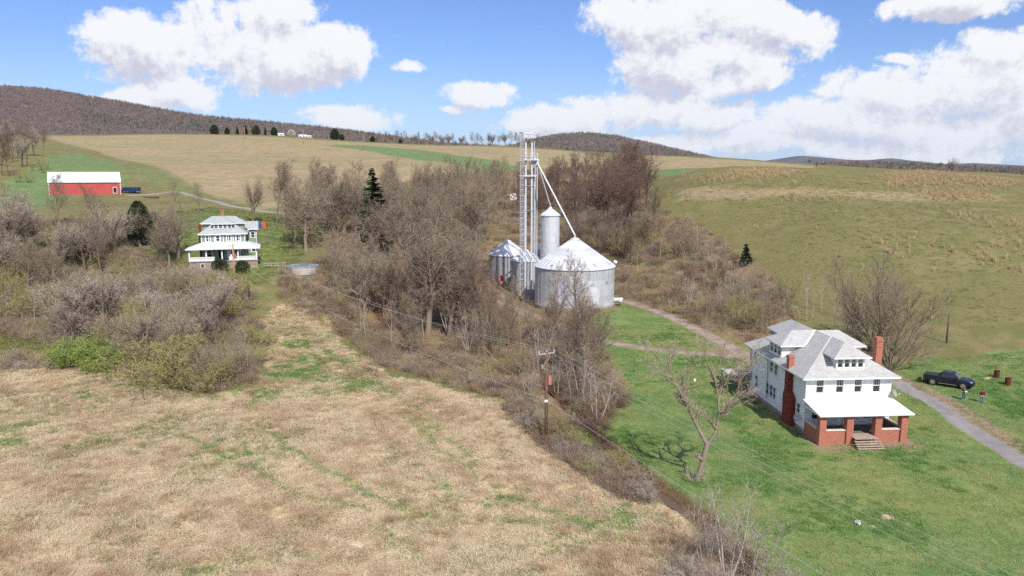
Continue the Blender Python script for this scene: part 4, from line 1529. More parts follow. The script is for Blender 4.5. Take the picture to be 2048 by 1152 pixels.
# red auger at the low bin and the pale loading auger
p = gp(1005, 553)
au = empty('auger', (-.2, 176.8, 4.6), 0, 'pale loading auger tube leaning between the two weathered bins', 'auger')
MB().tube([(-2.2, -1.0, .6), (3.0, -6.6, 5.6)], .16, 8).build('tube', M_steel, au)
MB().box(-2.7, -1.9, -1.5, -.6, .0, 1.3).build('hopper', material('red_paint', srgb(176, 60, 48), .6, var=.3), au)
MB().bar((1.2, -4.6, 3.9), (1.2, -4.9, .0), .07).bar((1.2, -4.6, 3.9), (.3, -3.6, .0), .07).build('leg', M_steel, au)

# ------------------------------------------------------------------ bucket elevator
GE = empty('grain_elevator', (3.5, 162.2, 3.4), 0, 'tall steel bucket elevator tower with caged ladder, platforms and sloping spouts', 'grain elevator')
TOP = 33.9
for x in (-.55, .75):
    MB().box(x - .18, x + .18, -.26, .26, -1.5, TOP).build('leg_casing', M_steel, GE)
hd = MB().box(-.95, 1.2, -.55, .55, TOP, TOP + .9)
hp = []
for k in range(9):
    a = math.pi * k / 8
    hp.append((.1 + .95 * math.cos(a), TOP + .9 + .45 * math.sin(a)))
hd.poly([(x, -.45, z) for x, z in hp][::-1]).poly([(x, .45, z) for x, z in hp])
for (xa, za), (xb, zb_) in zip(hp[:-1], hp[1:]):
    hd.poly([(xa, -.45, za), (xa, .45, za), (xb, .45, zb_), (xb, -.45, zb_)])
hd.build('elevator_head', M_steel, GE)
MB().tube([(-1.2, 0, TOP + 1.2), (-1.9, 0, TOP + 1.2)], .28, 10).build('drive_motor', M_greymetal, GE)
bt = MB().box(-1.3, 1.6, -.5, .5, -1.5, 1.3)
bt.build('boot', M_greymetal, GE)
for (x, y) in ((1.3, .9),):
    MB().box(x - .07, x + .07, y - .07, y + .07, -1.5, TOP - .05).build('corner_post', M_steel, GE)
z = 3.0
while z < TOP - 2:
    b = MB()
    b.bar((-1.6, -.36, z), (1.35, -.36, z), .07).bar((1.32, -.33, z), (1.32, 1.0, z), .07)
    b.build('brace', M_steel, GE)
    z += 5.2


def platform(z, x0, x1, y0, y1, rail=1.1):
    f = MB().box(x0, x1, y0, y1, z - .14, z).build('platform', M_steel, GE)
    r_ = MB()
    for (x, y) in ((x0, y0), (x1, y0), (x1, y1), (x0, y1), ((x0 + x1) / 2, y0), ((x0 + x1) / 2, y1)):
        r_.box(x - .04, x + .04, y - .04, y + .04, z, z + rail)
    for h in (rail * .5, rail):
        r_.bar((x0, y0, z + h), (x1, y0, z + h), .06).bar((x1, y0, z + h), (x1, y1, z + h), .06).bar((x1, y1, z + h), (x0, y1, z + h), .06).bar((x0, y1, z + h), (x0, y0, z + h), .06)
    r_.bar((x0, y0 - .03, z - .06), (x1, y0 - .03, z - .06), .05, .2)
    r_.build('railing', M_steel, f)


platform(TOP, -1.0, 1.5, -1.0, 1.1)
platform(TOP - 4.6, -1.1, 1.95, -1.1, 1.2, 1.35)
platform(TOP - 8.0, -1.9, 1.7, -.7, 1.0, .15)
lad = MB()
for sg in (-.24, .24):
    lad.tube([(-1.45 + sg, -1.0, -.5), (-1.45 + sg, -1.0, TOP + 1.1)], .055, 5)
z = 0.0
while z < TOP + 1:
    lad.tube([(-1.69, -1.0, z), (-1.21, -1.0, z)], .045, 4)
    z += .5
lad.build('ladder', M_steel, GE)
cg = MB()
z = 2.5
while z < TOP + 1.2:
    pts = [(-1.45 + .42 * math.cos(a), -1.05 - .75 * math.sin(a), z) for a in [math.pi * k / 6 for k in range(7)]]
    cg.tube(pts, .055, 4)
    z += 1.2
for k in (1, 3, 5):
    a = math.pi * k / 6
    cg.tube([(-1.45 + .42 * math.cos(a), -1.05 - .75 * math.sin(a), 2.5), (-1.45 + .42 * math.cos(a), -1.05 - .75 * math.sin(a), TOP + 1)], .025, 4)
cg.build('ladder_cage', M_steel, GE)
# second, shorter leg with its own head, and the spouts to the bins
for x in (1.55, 1.95):
    MB().tube([(x, 2.2, -1), (x, 2.2, 28.2)], .11, 8).build('leg_casing', M_steel, GE)
MB().box(1.3, 2.3, 1.7, 2.7, 28.2, 29.2).lathe([(.6, 29.2), (.48, 29.5), (.01, 29.65)], 14, (1.8, 2.2, 0)).build('elevator_head', M_steel, GE)
MB().box(.95, 1.6, -.4, .3, 27.6, 29.0).build('distributor', M_greymetal, GE)
dst = (12.9 - 3.5, 153.4 - 162.2, 3.4 + 7.75 + 5.9 + .2 - 3.4)
MB().tube([(1.4, -.1, 29.6), dst], .17, 8).tube([dst, (dst[0], dst[1], dst[2] - .8)], .2, 8).build('spout', M_steel, GE)
dst = (8.6 - 3.5, 168.5 - 162.2, 17.0 + 1.75 + .4)
MB().tube([(1.9, 1.9, 28.9), dst], .15, 8).tube([dst, (dst[0], dst[1], dst[2] - .7)], .18, 8).build('spout', M_steel, GE)
MB().tube([(-.75, -.35, TOP - 12), (-.75, -.36, 9.8), (-1.1, 4.5, 9.4)], .12, 7).build('spout', M_steel, GE)
# antenna over the low bin
an = empty('antenna', (-1.0, 183, 4.3), 0, 'white crossed-square antenna on a thin mast above the low grain bin', 'antenna')
MB().tube([(-.7, 0, 9.5), (.25, -.4, 14.2)], .05, 5).tube([(.6, 0, 9.3), (.25, -.4, 14.2)], .05, 5).tube([(.25, -.4, 14.2), (1.3, -.4, 19.6)], .05, 5).build('mast', M_pole, an)
ax = MB()
c0 = V3(1.3, -.45, 19.9)
rot = .2
cr = [c0 + V3(math.cos(rot + math.pi / 4 + k * math.pi / 2) * .95, 0, math.sin(rot + math.pi / 4 + k * math.pi / 2) * .95) for k in range(4)]
for k in range(4):
    ax.bar(cr[k], cr[(k + 1) % 4], .09)
    ax.bar(c0, cr[k], .14)
ax.build('cross_frame', M_trim, an)

# ------------------------------------------------------------------ plants
M_bark = foliage_mat('grey_brown_bark', [(0, srgb(146, 130, 114)), (1, srgb(120, 104, 90))])
M_barkdk = foliage_mat('dark_bark', [(0, srgb(112, 96, 84)), (1, srgb(88, 76, 66))])
M_barkpale = foliage_mat('pale_bark', [(0, srgb(184, 174, 160)), (1, srgb(154, 142, 128))])
M_barkhero = foliage_mat('peeling_bark', [(0, srgb(150, 132, 114)), (.5, srgb(112, 96, 82)), (1, srgb(168, 154, 136))])
M_twig = foliage_mat('brown_twigs', [(0, srgb(156, 141, 120)), (.5, srgb(139, 124, 106)), (1, srgb(168, 151, 129))])
M_twigred = foliage_mat('reddish_twigs', [(0, srgb(134, 108, 96)), (.5, srgb(118, 96, 86)), (1, srgb(146, 118, 100))])
M_twiggrey = foliage_mat('grey_twigs', [(0, srgb(182, 168, 152)), (1, srgb(158, 142, 128))])
M_twigpale = foliage_mat('pale_twigs', [(0, srgb(186, 172, 154)), (1, srgb(160, 146, 128))])
M_twigolive = foliage_mat('olive_twigs', [(0, srgb(164, 154, 106)), (.5, srgb(150, 142, 96)), (1, srgb(178, 160, 116))])
M_bud = foliage_mat('olive_buds', [(0, srgb(172, 172, 104)), (.5, srgb(156, 160, 92)), (1, srgb(188, 182, 120))], trans=.25)
M_leafgreen = foliage_mat('fresh_leaves', [(0, srgb(146, 172, 84)), (.5, srgb(128, 158, 74)), (1, srgb(162, 180, 98))], trans=.3)
M_spruce = foliage_mat('spruce_needles', [(0, srgb(58, 72, 44)), (.5, srgb(46, 60, 38)), (1, srgb(74, 84, 54))])
M_juniper = foliage_mat('juniper_sprays', [(0, srgb(72, 82, 44)), (.5, srgb(54, 66, 36)), (1, srgb(94, 98, 56))])
M_boxwood = foliage_mat('boxwood_leaves', [(0, srgb(70, 84, 48)), (1, srgb(54, 66, 38))])


class Plant:
    def __init__(s, seed):
        s.r = random.Random(seed)
        s.tv, s.tf = [], []      # tubes: trunk and limbs
        s.wv, s.wf = [], []      # ribbons: twigs
        s.lv, s.lf = [], []      # leaf faces

    def rv(s):
        r = s.r
        while True:
            v = Vector((r.uniform(-1, 1), r.uniform(-1, 1), r.uniform(-1, 1)))
            if .05 < v.length < 1:
                return v.normalized()

    def tube(s, pts, rad, n):
        m = MB()
        m.tube(pts, rad, n, cap=False)
        b = len(s.tv)
        s.tv += m.v
        s.tf += [tuple(b + i for i in f) for f in m.f]

    def ribbon(s, pts, w0, w1):
        d = (pts[-1] - pts[0])
        if d.length < 1e-6:
            return
        sd = d.cross(s.rv())
        if sd.length < 1e-6:
            return
        sd.normalize()
        b = len(s.wv)
        n = len(pts)
        for i, p in enumerate(pts):
            w = (w0 + (w1 - w0) * i / (n - 1)) * .5
            s.wv.append(tuple(p - sd * w))
            s.wv.append(tuple(p + sd * w))
        for i in range(n - 1):
            k = b + 2 * i
            s.wf.append((k, k + 1, k + 3, k + 2))

    def leaf(s, p, size):
        a, c = s.rv() * size, s.rv() * size
        b = len(s.lv)
        s.lv += [tuple(p), tuple(p + a), tuple(p + a * .5 + c)]
        s.lf.append((b, b + 1, b + 2))

    def grow(s, pos, d, L, rad, lev, spec):
        sp = spec[lev]
        r = s.r
        seg = sp.get('seg', 3)
        pts = [pos.copy()]
        wob, up = sp.get('wob', .15), sp.get('up', .05)
        dirs = []
        for i in range(seg):
            d = (d + s.rv() * wob + Vector((0, 0, up))).normalized()
            dirs.append(d)
            pts.append(pts[-1] + d * (L / seg))
        tap = sp.get('taper', .35)
        radii = [rad * (1 - (1 - tap) * i / seg) for i in range(seg + 1)]
        if sp.get('flare') and lev == 0:
            radii[0] *= sp['flare']
        if sp.get('tube'):
            s.tube(pts, radii, sp['tube'])
        else:
            s.ribbon(pts, max(2 * rad, sp.get('wmin', .014)), sp.get('wend', .008))
        if sp.get('leaf'):
            for _ in range(sp['leaf']):
                t = r.random()
                k = min(int(t * seg), seg - 1)
                s.leaf(pts[k].lerp(pts[k + 1], t * seg - k) + s.rv() * sp.get('lspread', .06), sp.get('lsize', .05) * r.uniform(.6, 1.4))
        if lev + 1 >= len(spec):
            return
        n = sp['n']
        n = max(1, int(n * r.uniform(.8, 1.2) + .5))
        t0 = sp.get('t0', .3)
        az = r.uniform(0, 6.28)
        for c in range(n):
            t = t0 + (1 - t0) * ((c + r.random()) / n)
            k = min(int(t * seg), seg - 1)
            p = pts[k].lerp(pts[k + 1], t * seg - k)
            dd = dirs[k]
            az += 2.4 + r.uniform(-.5, .5)
            e1 = dd.cross(Vector((.3, .9, .2))).normalized()
            e2 = dd.cross(e1)
            ang = R(r.uniform(*sp.get('ang', (30, 55))))
            nd = (dd * math.cos(ang) + (e1 * math.cos(az) + e2 * math.sin(az)) * math.sin(ang)).normalized()
            fall = sp.get('fall', .5)
            LL = L * sp.get('ratio', .4) * (1 - fall * (t - t0) / (1 - t0 + 1e-6)) * r.uniform(.75, 1.2)
            rr = min(radii[k] * .8, rad * sp.get('rr', .5)) * (1 - .3 * t)
            s.grow(p, nd, LL, rr, lev + 1, spec)

    def meshes(s, name):
        out = []
        for (v, f, nm) in ((s.tv, s.tf, '_trunk'), (s.wv, s.wf, '_crown'), (s.lv, s.lf, '_leaves')):
            out.append(mesh_from(name + nm, v, f, None, nm == '_trunk') if f else None)
        return out


def spec_forest(H, dens=1.0, narrow=1.0):
    return [dict(seg=9, wob=.07, up=.06, tube=7, taper=.18, flare=1.35, n=int(17 * dens), t0=.28, ratio=.36 * narrow, fall=.55, ang=(28, 52), rr=.5),
            dict(seg=5, wob=.16, up=.09, tube=5, taper=.25, n=8, t0=.2, ratio=.46, fall=.4, ang=(25, 50), rr=.5),
            dict(seg=3, wob=.2, up=.08, tube=3, taper=.3, n=int(8 * dens), t0=.15, ratio=.5, fall=.3, ang=(25, 55), rr=.5),
            dict(seg=2, wob=.22, up=.06, wmin=.03, wend=.014, n=int(6 * dens), t0=.1, ratio=.62, fall=.3, ang=(20, 50), rr=.5),
            dict(seg=2, wob=.2, up=.05, wmin=.022, wend=.01)]


def spec_spread():
    return [dict(seg=5, wob=.09, up=.03, tube=8, taper=.5, flare=1.4, n=9, t0=.4, ratio=.95, fall=.15, ang=(25, 50), rr=.5),
            dict(seg=7, wob=.15, up=.07, tube=6, taper=.15, n=12, t0=.2, ratio=.42, fall=.35, ang=(25, 55), rr=.5),
            dict(seg=4, wob=.18, up=.06, tube=4, taper=.2, n=8, t0=.15, ratio=.5, fall=.3, ang=(25, 55), rr=.42),
            dict(seg=2, wob=.22, up=.06, wmin=.03, wend=.014, n=7, t0=.1, ratio=.5, fall=.3, ang=(20, 50), rr=.5),
            dict(seg=2, wob=.2, up=.05, wmin=.022, wend=.01)]


def stems(pl, n, H, rad, spread, spec, base_r=.3):
    for i in range(n):
        a = i * 2.4 + pl.r.uniform(-.4, .4)
        lean = R(pl.r.uniform(.25, 1) * spread)
        d = Vector((math.cos(a) * math.sin(lean), math.sin(a) * math.sin(lean), math.cos(lean)))
        pl.grow(Vector((math.cos(a) * base_r, math.sin(a) * base_r, -.15)), d, H * pl.r.uniform(.75, 1.05), rad * pl.r.uniform(.7, 1.15), 0, spec)


PROTO = {}


def proto(kind, seed, H, build, bark, twig, leaf=None):
    pl = Plant(seed)
    build(pl)
    ms = pl.meshes(kind)
    for m_, mt in zip(ms, (bark, twig, leaf or twig)):
        if m_:
            m_.materials.append(mt)
    zt = max([v[2] for v in pl.wv + pl.lv + pl.tv])
    PROTO.setdefault(kind, []).append((ms, zt))


up = Vector((0, 0, 1))
for i in range(4):
    proto('forest', 10 + i, 16, lambda p: p.grow(Vector((0, 0, -.4)), up, 16, .21, 0, spec_forest(16)), M_bark, M_twig)
for i in range(3):
    proto('forestred', 20 + i, 16, lambda p: p.grow(Vector((0, 0, -.4)), up, 16, .19, 0, spec_forest(16, 1.1)), M_barkdk, M_twigred)
for i in range(2):
    proto('spread', 30 + i, 14, lambda p: p.grow(Vector((0, 0, -.4)), up, 5.5, .30, 0, spec_spread()), M_bark, M_twig)
for i in range(2):
    proto('spreadgrey', 35 + i, 12, lambda p: p.grow(Vector((0, 0, -.4)), up, 5.0, .24, 0, spec_spread()), M_barkdk, M_twiggrey)
vase = [dict(seg=8, wob=.07, up=.035, tube=6, taper=.15, flare=1.3, n=15, t0=.25, ratio=.36, fall=.4, ang=(18, 38), rr=.4),
        dict(seg=4, wob=.13, up=.09, tube=4, taper=.25, n=7, t0=.15, ratio=.5, fall=.35, ang=(18, 36), rr=.5),
        dict(seg=3, wob=.15, up=.08, wmin=.03, wend=.015, n=10, t0=.1, ratio=.55, fall=.3, ang=(16, 36), rr=.5),
        dict(seg=2, wob=.15, up=.06, wmin=.024, wend=.01)]
for i in range(2):
    proto('vase', 40 + i, 13, lambda p: stems(p, 8, 13, .17, 42, vase, .35), M_bark, M_twig)
pale = [dict(seg=8, wob=.09, up=.05, tube=6, taper=.15, n=11, t0=.35, ratio=.3, fall=.45, ang=(25, 50), rr=.4),
        dict(seg=3, wob=.18, up=.07, tube=3, taper=.3, n=6, t0=.15, ratio=.5, fall=.3, ang=(25, 50), rr=.5),
        dict(seg=2, wob=.2, up=.06, wmin=.028, wend=.012, n=4, t0=.1, ratio=.55, fall=.3, ang=(20, 50), rr=.5),
        dict(seg=2, wob=.2, up=.05, wmin=.018, wend=.008)]
for i in range(3):
    proto('pale', 50 + i, 10, lambda p: p.grow(Vector((0, 0, -.3)), (up + p.rv() * .12).normalized(), 10, .1, 0, pale), M_barkpale, M_twigpale)
for i in range(2):
    proto('clump', 55 + i, 9, lambda p: stems(p, 4, 9, .1, 20, pale, .25), M_barkpale, M_twiggrey)
shr = [dict(seg=5, wob=.2, up=.03, tube=4, taper=.25, n=9, t0=.15, ratio=.42, fall=.3, ang=(25, 60), rr=.55),
       dict(seg=3, wob=.25, up=.06, wmin=.026, wend=.014, n=6, t0=.1, ratio=.55, fall=.3, ang=(25, 60), rr=.55),
       dict(seg=2, wob=.25, up=.05, wmin=.018, wend=.008, n=4, t0=.1, ratio=.55, fall=.3, ang=(25, 60)),
       dict(seg=1, wob=.25, up=.04, wmin=.014, wend=.008)]


def with_leaf(spec, n, size, spread):
    sp = [dict(x) for x in spec]
    sp[-1].update(leaf=n, lsize=size, lspread=spread)
    return sp


for i in range(3):
    proto('shrub', 60 + i, 3.2, lambda p: stems(p, 13, 2.6, .035, 58, shr), M_bark, M_twig)
for i in range(2):
    proto('shrubgrey', 65 + i, 3.2, lambda p: stems(p, 12, 2.8, .04, 50, shr), M_bark, M_twiggrey)
for i in range(3):
    proto('shrubolive', 70 + i, 3.4, lambda p: stems(p, 14, 2.7, .035, 60, with_leaf(shr, 1, .05, .08)), M_barkdk, M_twigolive, M_bud)
for i in range(2):
    proto('shrubred', 75 + i, 2.6, lambda p: stems(p, 15, 2.2, .025, 62, shr), M_barkdk, M_twigred)
proto('shrubgreen', 78, 3.2, lambda p: stems(p, 15, 2.4, .03, 62, with_leaf(shr, 3, .085, .1)), M_barkdk, M_twigolive, M_leafgreen)
thicket = [dict(seg=6, wob=.12, up=.04, tube=4, taper=.2, n=10, t0=.25, ratio=.32, fall=.35, ang=(22, 48), rr=.5),
           dict(seg=3, wob=.2, up=.07, wmin=.03, wend=.016, n=6, t0=.1, ratio=.52, fall=.3, ang=(22, 50), rr=.5),
           dict(seg=2, wob=.22, up=.06, wmin=.02, wend=.01, n=4, t0=.1, ratio=.55, fall=.3, ang=(22, 50)),
           dict(seg=1, wob=.2, up=.05, wmin=.016, wend=.008)]
for i in range(2):
    proto('thicket', 80 + i, 6, lambda p: stems(p, 9, 6, .055, 34, thicket, .4), M_bark, M_twig)
proto('thicketolive', 84, 6, lambda p: stems(p, 9, 5.6, .055, 38, with_leaf(thicket, 1, .055, .1), .4), M_barkdk, M_twigolive, M_bud)


def spruce(p, H=16, w=3.6):
    p.tube([Vector((0, 0, -.3)), Vector((0, 0, H * .5)), Vector((0, 0, H))], [.26, .15, .02], 7)
    z = .9
    while z < H - .2:
        f = 1 - z / H
        n = int(7 + 5 * f)
        for k in range(n):
            a = p.r.uniform(0, 6.28)
            L = w * (f ** .8) * p.r.uniform(.7, 1.12) + .12
            dr = Vector((math.cos(a), math.sin(a), 0))
            zj = p.r.uniform(-.3, .3)
            pts = [Vector((0, 0, z + zj)) + dr * (L * q) + Vector((0, 0, -.35 * L * q + .25 * L * q * q)) for q in (0, .35, .7, 1)]
            p.ribbon(pts, .05, .02)
            m = int(30 * L / w * 2) + 10
            for j in range(m):
                q = p.r.random()
                c = Vector((0, 0, z + zj)) + dr * (L * q) + Vector((0, 0, -.35 * L * q + .25 * L * q * q))
                sd = dr.cross(up) * p.r.uniform(-1, 1) * .42 * L * (1 - q * .6) * .6
                base = c + sd * .4
                tip = c + sd + dr * .28 + Vector((0, 0, -.12 * p.r.random()))
                b = len(p.lv)
                wd = dr.cross(up) * .11 + Vector((0, 0, .11))
                p.lv += [tuple(base - wd), tuple(base + wd), tuple(tip)]
                p.lf.append((b, b + 1, b + 2))
        z += .33


def dense_bush(p, H, rx, shape, n, leaf):
    """evergreen mass: sprays spread through an uneven volume"""
    p.tube([Vector((0, 0, -.2)), Vector((0, 0, H * .7))], [.12, .04], 6)
    lump = [(p.rv(), p.r.uniform(.15, .35)) for _ in range(9)]
    for _ in range(n):
        t = p.r.random() ** .9
        d = p.rv()
        rad = rx * shape(t) * (p.r.random() ** .33)
        for (ld, am) in lump:
            rad *= 1 + am * max(0, d.dot(ld) - .55)
        a = math.atan2(d.y, d.x)
        c = Vector((math.cos(a) * rad, math.sin(a) * rad, H * t))
        o = (Vector((c.x, c.y, 0)) * .6 + Vector((0, 0, .5 * rx)) + p.rv() * .5 * rx).normalized()
        sd = o.cross(p.rv()).normalized() * leaf * .35
        b = len(p.lv)
        p.lv += [tuple(c - sd), tuple(c + sd), tuple(c + o * leaf * p.r.uniform(.7, 1.5))]
        p.lf.append((b, b + 1, b + 2))
    p.ribbon([Vector((0, 0, 0)), Vector((0, 0, H * .5))], .08, .03)


proto('spruce', 90, 16, lambda p: spruce(p), M_barkdk, M_barkdk, M_spruce)
proto('juniper', 91, 8, lambda p: dense_bush(p, 8, 2.2, lambda t: (math.sin((t * .88 + .1) * math.pi) ** .6) * (1.1 - .35 * t), 8000, .34), M_barkdk, M_barkdk, M_juniper)
proto('smallpine', 92, 4, lambda p: spruce(p, 6, 1.5), M_barkdk, M_barkdk, M_juniper)
proto('boxwood', 93, 2.6, lambda p: dense_bush(p, 2.6, 1.35, lambda t: math.sin(min(1, t * .9 + .1) * math.pi) ** .45, 4500, .16), M_barkdk, M_barkdk, M_boxwood)

PR = random.Random(99)
NAMES = {'forest': 'bare_tree', 'forestred': 'bare_tree', 'spread': 'bare_tree', 'spreadgrey': 'bare_tree', 'vase': 'bare_tree', 'pale': 'pale_sapling', 'clump': 'pale_sapling',
         'shrub': 'shrub', 'shrubgrey': 'shrub', 'shrubolive': 'shrub', 'shrubred': 'shrub', 'shrubgreen': 'shrub', 'thicket': 'thicket_bush', 'thicketolive': 'thicket_bush',
         'spruce': 'spruce_tree', 'juniper': 'juniper_tree', 'smallpine': 'pine_tree', 'boxwood': 'boxwood_bush'}
CATS = {'pale_sapling': 'tree', 'bare_tree': 'tree', 'shrub': 'shrub', 'thicket_bush': 'shrub', 'spruce_tree': 'tree', 'juniper_tree': 'tree', 'pine_tree': 'tree', 'boxwood_bush': 'bush'}


def plant(kind, p, h, label, group=None, rz=None, pick=None, lean=None, wide=1.0):
    ms, zt = PROTO[kind][PR.randrange(len(PROTO[kind])) if pick is None else pick % len(PROTO[kind])]
    s_ = h / zt
    nm = NAMES[kind]
    o = bpy.data.objects.new(nm, None)
    o.empty_display_size = .3
    o.location = (p[0], p[1], p[2])
    lx, ly_ = lean or (PR.uniform(-.04, .04), PR.uniform(-.04, .04))
    o.rotation_euler = (lx, ly_, PR.uniform(0, 6.28) if rz is None else rz)
    o.scale = (s_ * wide, s_ * wide, s_)
    link(o)
    tag(o, label, CATS[nm], group)
    bush = CATS[nm] in ('shrub', 'bush')
    for m_, pn in zip(ms, ('stems' if bush else 'trunk', 'twigs' if bush else 'crown', 'leaves' if bush else 'foliage')):
        if m_:
            link(bpy.data.objects.new(pn, m_), o)
    return o


def inside_px(px, n, seed, jit=None):
    """n points spread through a polygon of photograph points, as ground points"""
    r = random.Random(seed)
    xs, ys = [q[0] for q in px], [q[1] for q in px]
    pts = []
    tries = 0
    while len(pts) < n and tries < n * 60:
        tries += 1
        cand = None
        u, v = r.uniform(min(xs), max(xs)), r.uniform(min(ys), max(ys))
        ok = False
        for i in range(len(px)):
            (x1, y1), (x2, y2) = px[i], px[(i + 1) % len(px)]
            if (y1 > v) != (y2 > v) and u < (x2 - x1) * (v - y1) / (y2 - y1) + x1:
                ok = not ok
        if ok and all((u - a) ** 2 + ((v - b) * 1.6) ** 2 > (jit or 8) ** 2 for a, b in pts):
            pts.append((u, v))
    return gp_many(pts)


# --- wood in the ravine behind the grain bins
for i, p in enumerate(inside_px([(1075, 468), (1180, 478), (1260, 470), (1295, 430), (1298, 372), (1270, 345), (1180, 350), (1080, 362), (1010, 395), (1000, 430)], 66, 1, 12)):
    plant('forestred', p, PR.uniform(12.5, 17) * (1.12 if p[0] > 25 else .95), 'reddish bare tree in the wood behind the bins', 'reddish ravine wood behind the bins', wide=1.15)
for i, p in enumerate(inside_px([(1120, 500), (1230, 530), (1300, 520), (1310, 450), (1260, 440), (1130, 470)], 26, 31, 13)):
    plant(PR.choice(['forestred', 'forestred', 'thicket']), p, PR.uniform(7, 12), 'dark bare tree right behind the largest grain bin', 'lower ravine trees behind the big bin', wide=1.2)
# --- wood between the green house and the bins
for i, p in enumerate(inside_px([(690, 500), (780, 545), (900, 540), (960, 500), (1000, 440), (1010, 390), (960, 370), (860, 385), (740, 420), (640, 440), (580, 470), (590, 505)], 84, 2, 11)):
    k = 'forest' if PR.random() < .75 else 'spread'
    plant(k, p, PR.uniform(13, 19), 'grey-brown bare tree in wood beside green house', 'grey-brown wood beside the green house', wide=1.1)
for i, p in enumerate(inside_px([(620, 575), (760, 600), (900, 610), (965, 560), (930, 520), (800, 540), (680, 530), (620, 545)], 26, 3, 14)):
    plant(PR.choice(['forest', 'thicket', 'pale', 'thicket']), p, PR.uniform(8, 14), 'slim bare sapling on the slope below the wood', 'saplings on the slope below the wood')
# --- creek woods in the middle
for i, p in enumerate(inside_px([(700, 640), (800, 640), (960, 640), (1060, 690), (1150, 720), (1200, 780), (1190, 830), (1120, 800), (1000, 745), (880, 730), (780, 715), (720, 690)], 30, 4, 18)):
    plant(PR.choice(['pale', 'clump', 'thicket', 'forest', 'pale']), p, PR.uniform(6, 11), 'thin bare sapling beside the wooded creek', 'saplings along the creek')
# --- slope right of the track
for i, p in enumerate(inside_px([(1250, 570), (1330, 610), (1440, 655), (1560, 665), (1620, 640), (1560, 580), (1460, 520), (1380, 490), (1300, 480), (1240, 500)], 44, 5, 15)):
    plant(PR.choice(['pale', 'thicket', 'thicketolive', 'clump', 'thicket', 'forestred']), p, PR.uniform(5, 9.5), 'bare scrub tree on the slope above the track', 'scrub trees on the slope above the track')
for i, p in enumerate(inside_px([(1560, 640), (1650, 660), (1730, 690), (1720, 640), (1620, 600)], 12, 6, 15)):
    plant(PR.choice(['pale', 'clump', 'pale']), p, PR.uniform(5, 7.5), 'pale thin sapling close behind the white house', 'pale saplings behind the white house')
# --- left edge, far trees on the slope
for i, p in enumerate(inside_px([(-60, 350), (-60, 300), (30, 292), (90, 300), (85, 325), (40, 352), (0, 362)], 22, 7, 10)):
    plant(PR.choice(['forest', 'forestred', 'spreadgrey']), p, PR.uniform(14, 21), 'bare hedgerow tree above the red barn', 'hedgerow trees above the barn')
for i, p in enumerate(inside_px([(-40, 365), (40, 352), (90, 322), (100, 340), (60, 370), (0, 400)], 12, 17, 10)):
    plant('thicketolive', p, PR.uniform(4, 7), 'olive hedgerow bush above the red barn', 'hedgerow bushes above the barn')
# --- left brush: trees then bushes
for i, p in enumerate(inside_px([(-40, 600), (-40, 470), (60, 450), (200, 440), (330, 470), (380, 520), (360, 560), (200, 560), (60, 600)], 26, 8, 22)):
    plant(PR.choice(['spreadgrey', 'spread', 'forest', 'spreadgrey']), p, PR.uniform(9, 15), 'grey bare tree left of the green house', 'bare trees left of the green house', wide=1.15)
for i, p in enumerate(inside_px([(-40, 640), (-40, 590), (100, 570), (250, 570), (390, 560), (520, 600), (520, 650), (505, 760), (420, 775), (300, 755), (190, 725), (110, 690), (40, 650)], 72, 9, 18)):
    k = PR.choice(['shrub', 'shrubgrey', 'shrubolive', 'shrubolive', 'thicket', 'thicketolive', 'shrubgrey'])
    plant(k, p, PR.uniform(3.5, 6.5) if 'shrub' in k else PR.uniform(5.5, 9), {'shrub': 'brown tangled bush in the field-edge thicket', 'shrubgrey': 'grey tangled bush in the field-edge thicket', 'shrubolive': 'olive budding bush in the field-edge thicket',
                                                          'thicket': 'tall brown multi-stemmed bush in the field-edge thicket', 'thicketolive': 'tall olive multi-stemmed bush in the field-edge thicket'}[k], 'thicket left of the straw field', wide=1.2)
# --- bushes along the creek
for i, p in enumerate(inside_px([(560, 590), (640, 610), (720, 690), (860, 745), (1000, 790), (1090, 850), (1060, 800), (960, 750), (850, 700), (740, 640), (650, 580), (580, 560)], 34, 10, 14)):
    k = PR.choice(['shrub', 'shrubolive', 'shrubred', 'shrubgrey'])
    plant(k, p, PR.uniform(1.5, 3.0), {'shrub': 'low brown bush on the field-side creek bank', 'shrubolive': 'low olive bush on the field-side bank of the creek', 'shrubred': 'low reddish bush on the field-side bank of the creek', 'shrubgrey': 'low grey bush on the field-side bank of the creek'}[k], 'bushes on the near creek bank')
for i, p in enumerate(inside_px([(1060, 720), (1130, 700), (1210, 750), (1250, 795), (1210, 840), (1150, 810)], 16, 11, 16)):
    plant(PR.choice(['shrubred', 'shrub']), p, PR.uniform(1.4, 2.6), 'low reddish-brown bush where wood meets lawn', 'bushes at the lawn edge of the creek wood', wide=1.3)
for i, p in enumerate(inside_px([(1050, 800), (1110, 800), (1170, 850), (1230, 895), (1275, 945), (1310, 990), (1290, 1012), (1230, 975), (1150, 930), (1080, 870)], 30, 12, 12)):
    plant(PR.choice(['shrubgrey', 'shrubred', 'shrubolive']), p, PR.uniform(1.3, 2.3), 'rounded brushy bush on the lower creek bank', 'bushes on the creek bank below the pole', wide=1.25)
for i, p in enumerate(inside_px([(1090, 790), (1150, 790), (1215, 850), (1195, 872), (1140, 850)], 9, 43, 14)):
    plant(PR.choice(['shrubred', 'shrub']), p, PR.uniform(1.2, 2.0), 'small brown bush on the lawn-side creek bank', 'bushes on the lawn-side creek bank', wide=1.3)
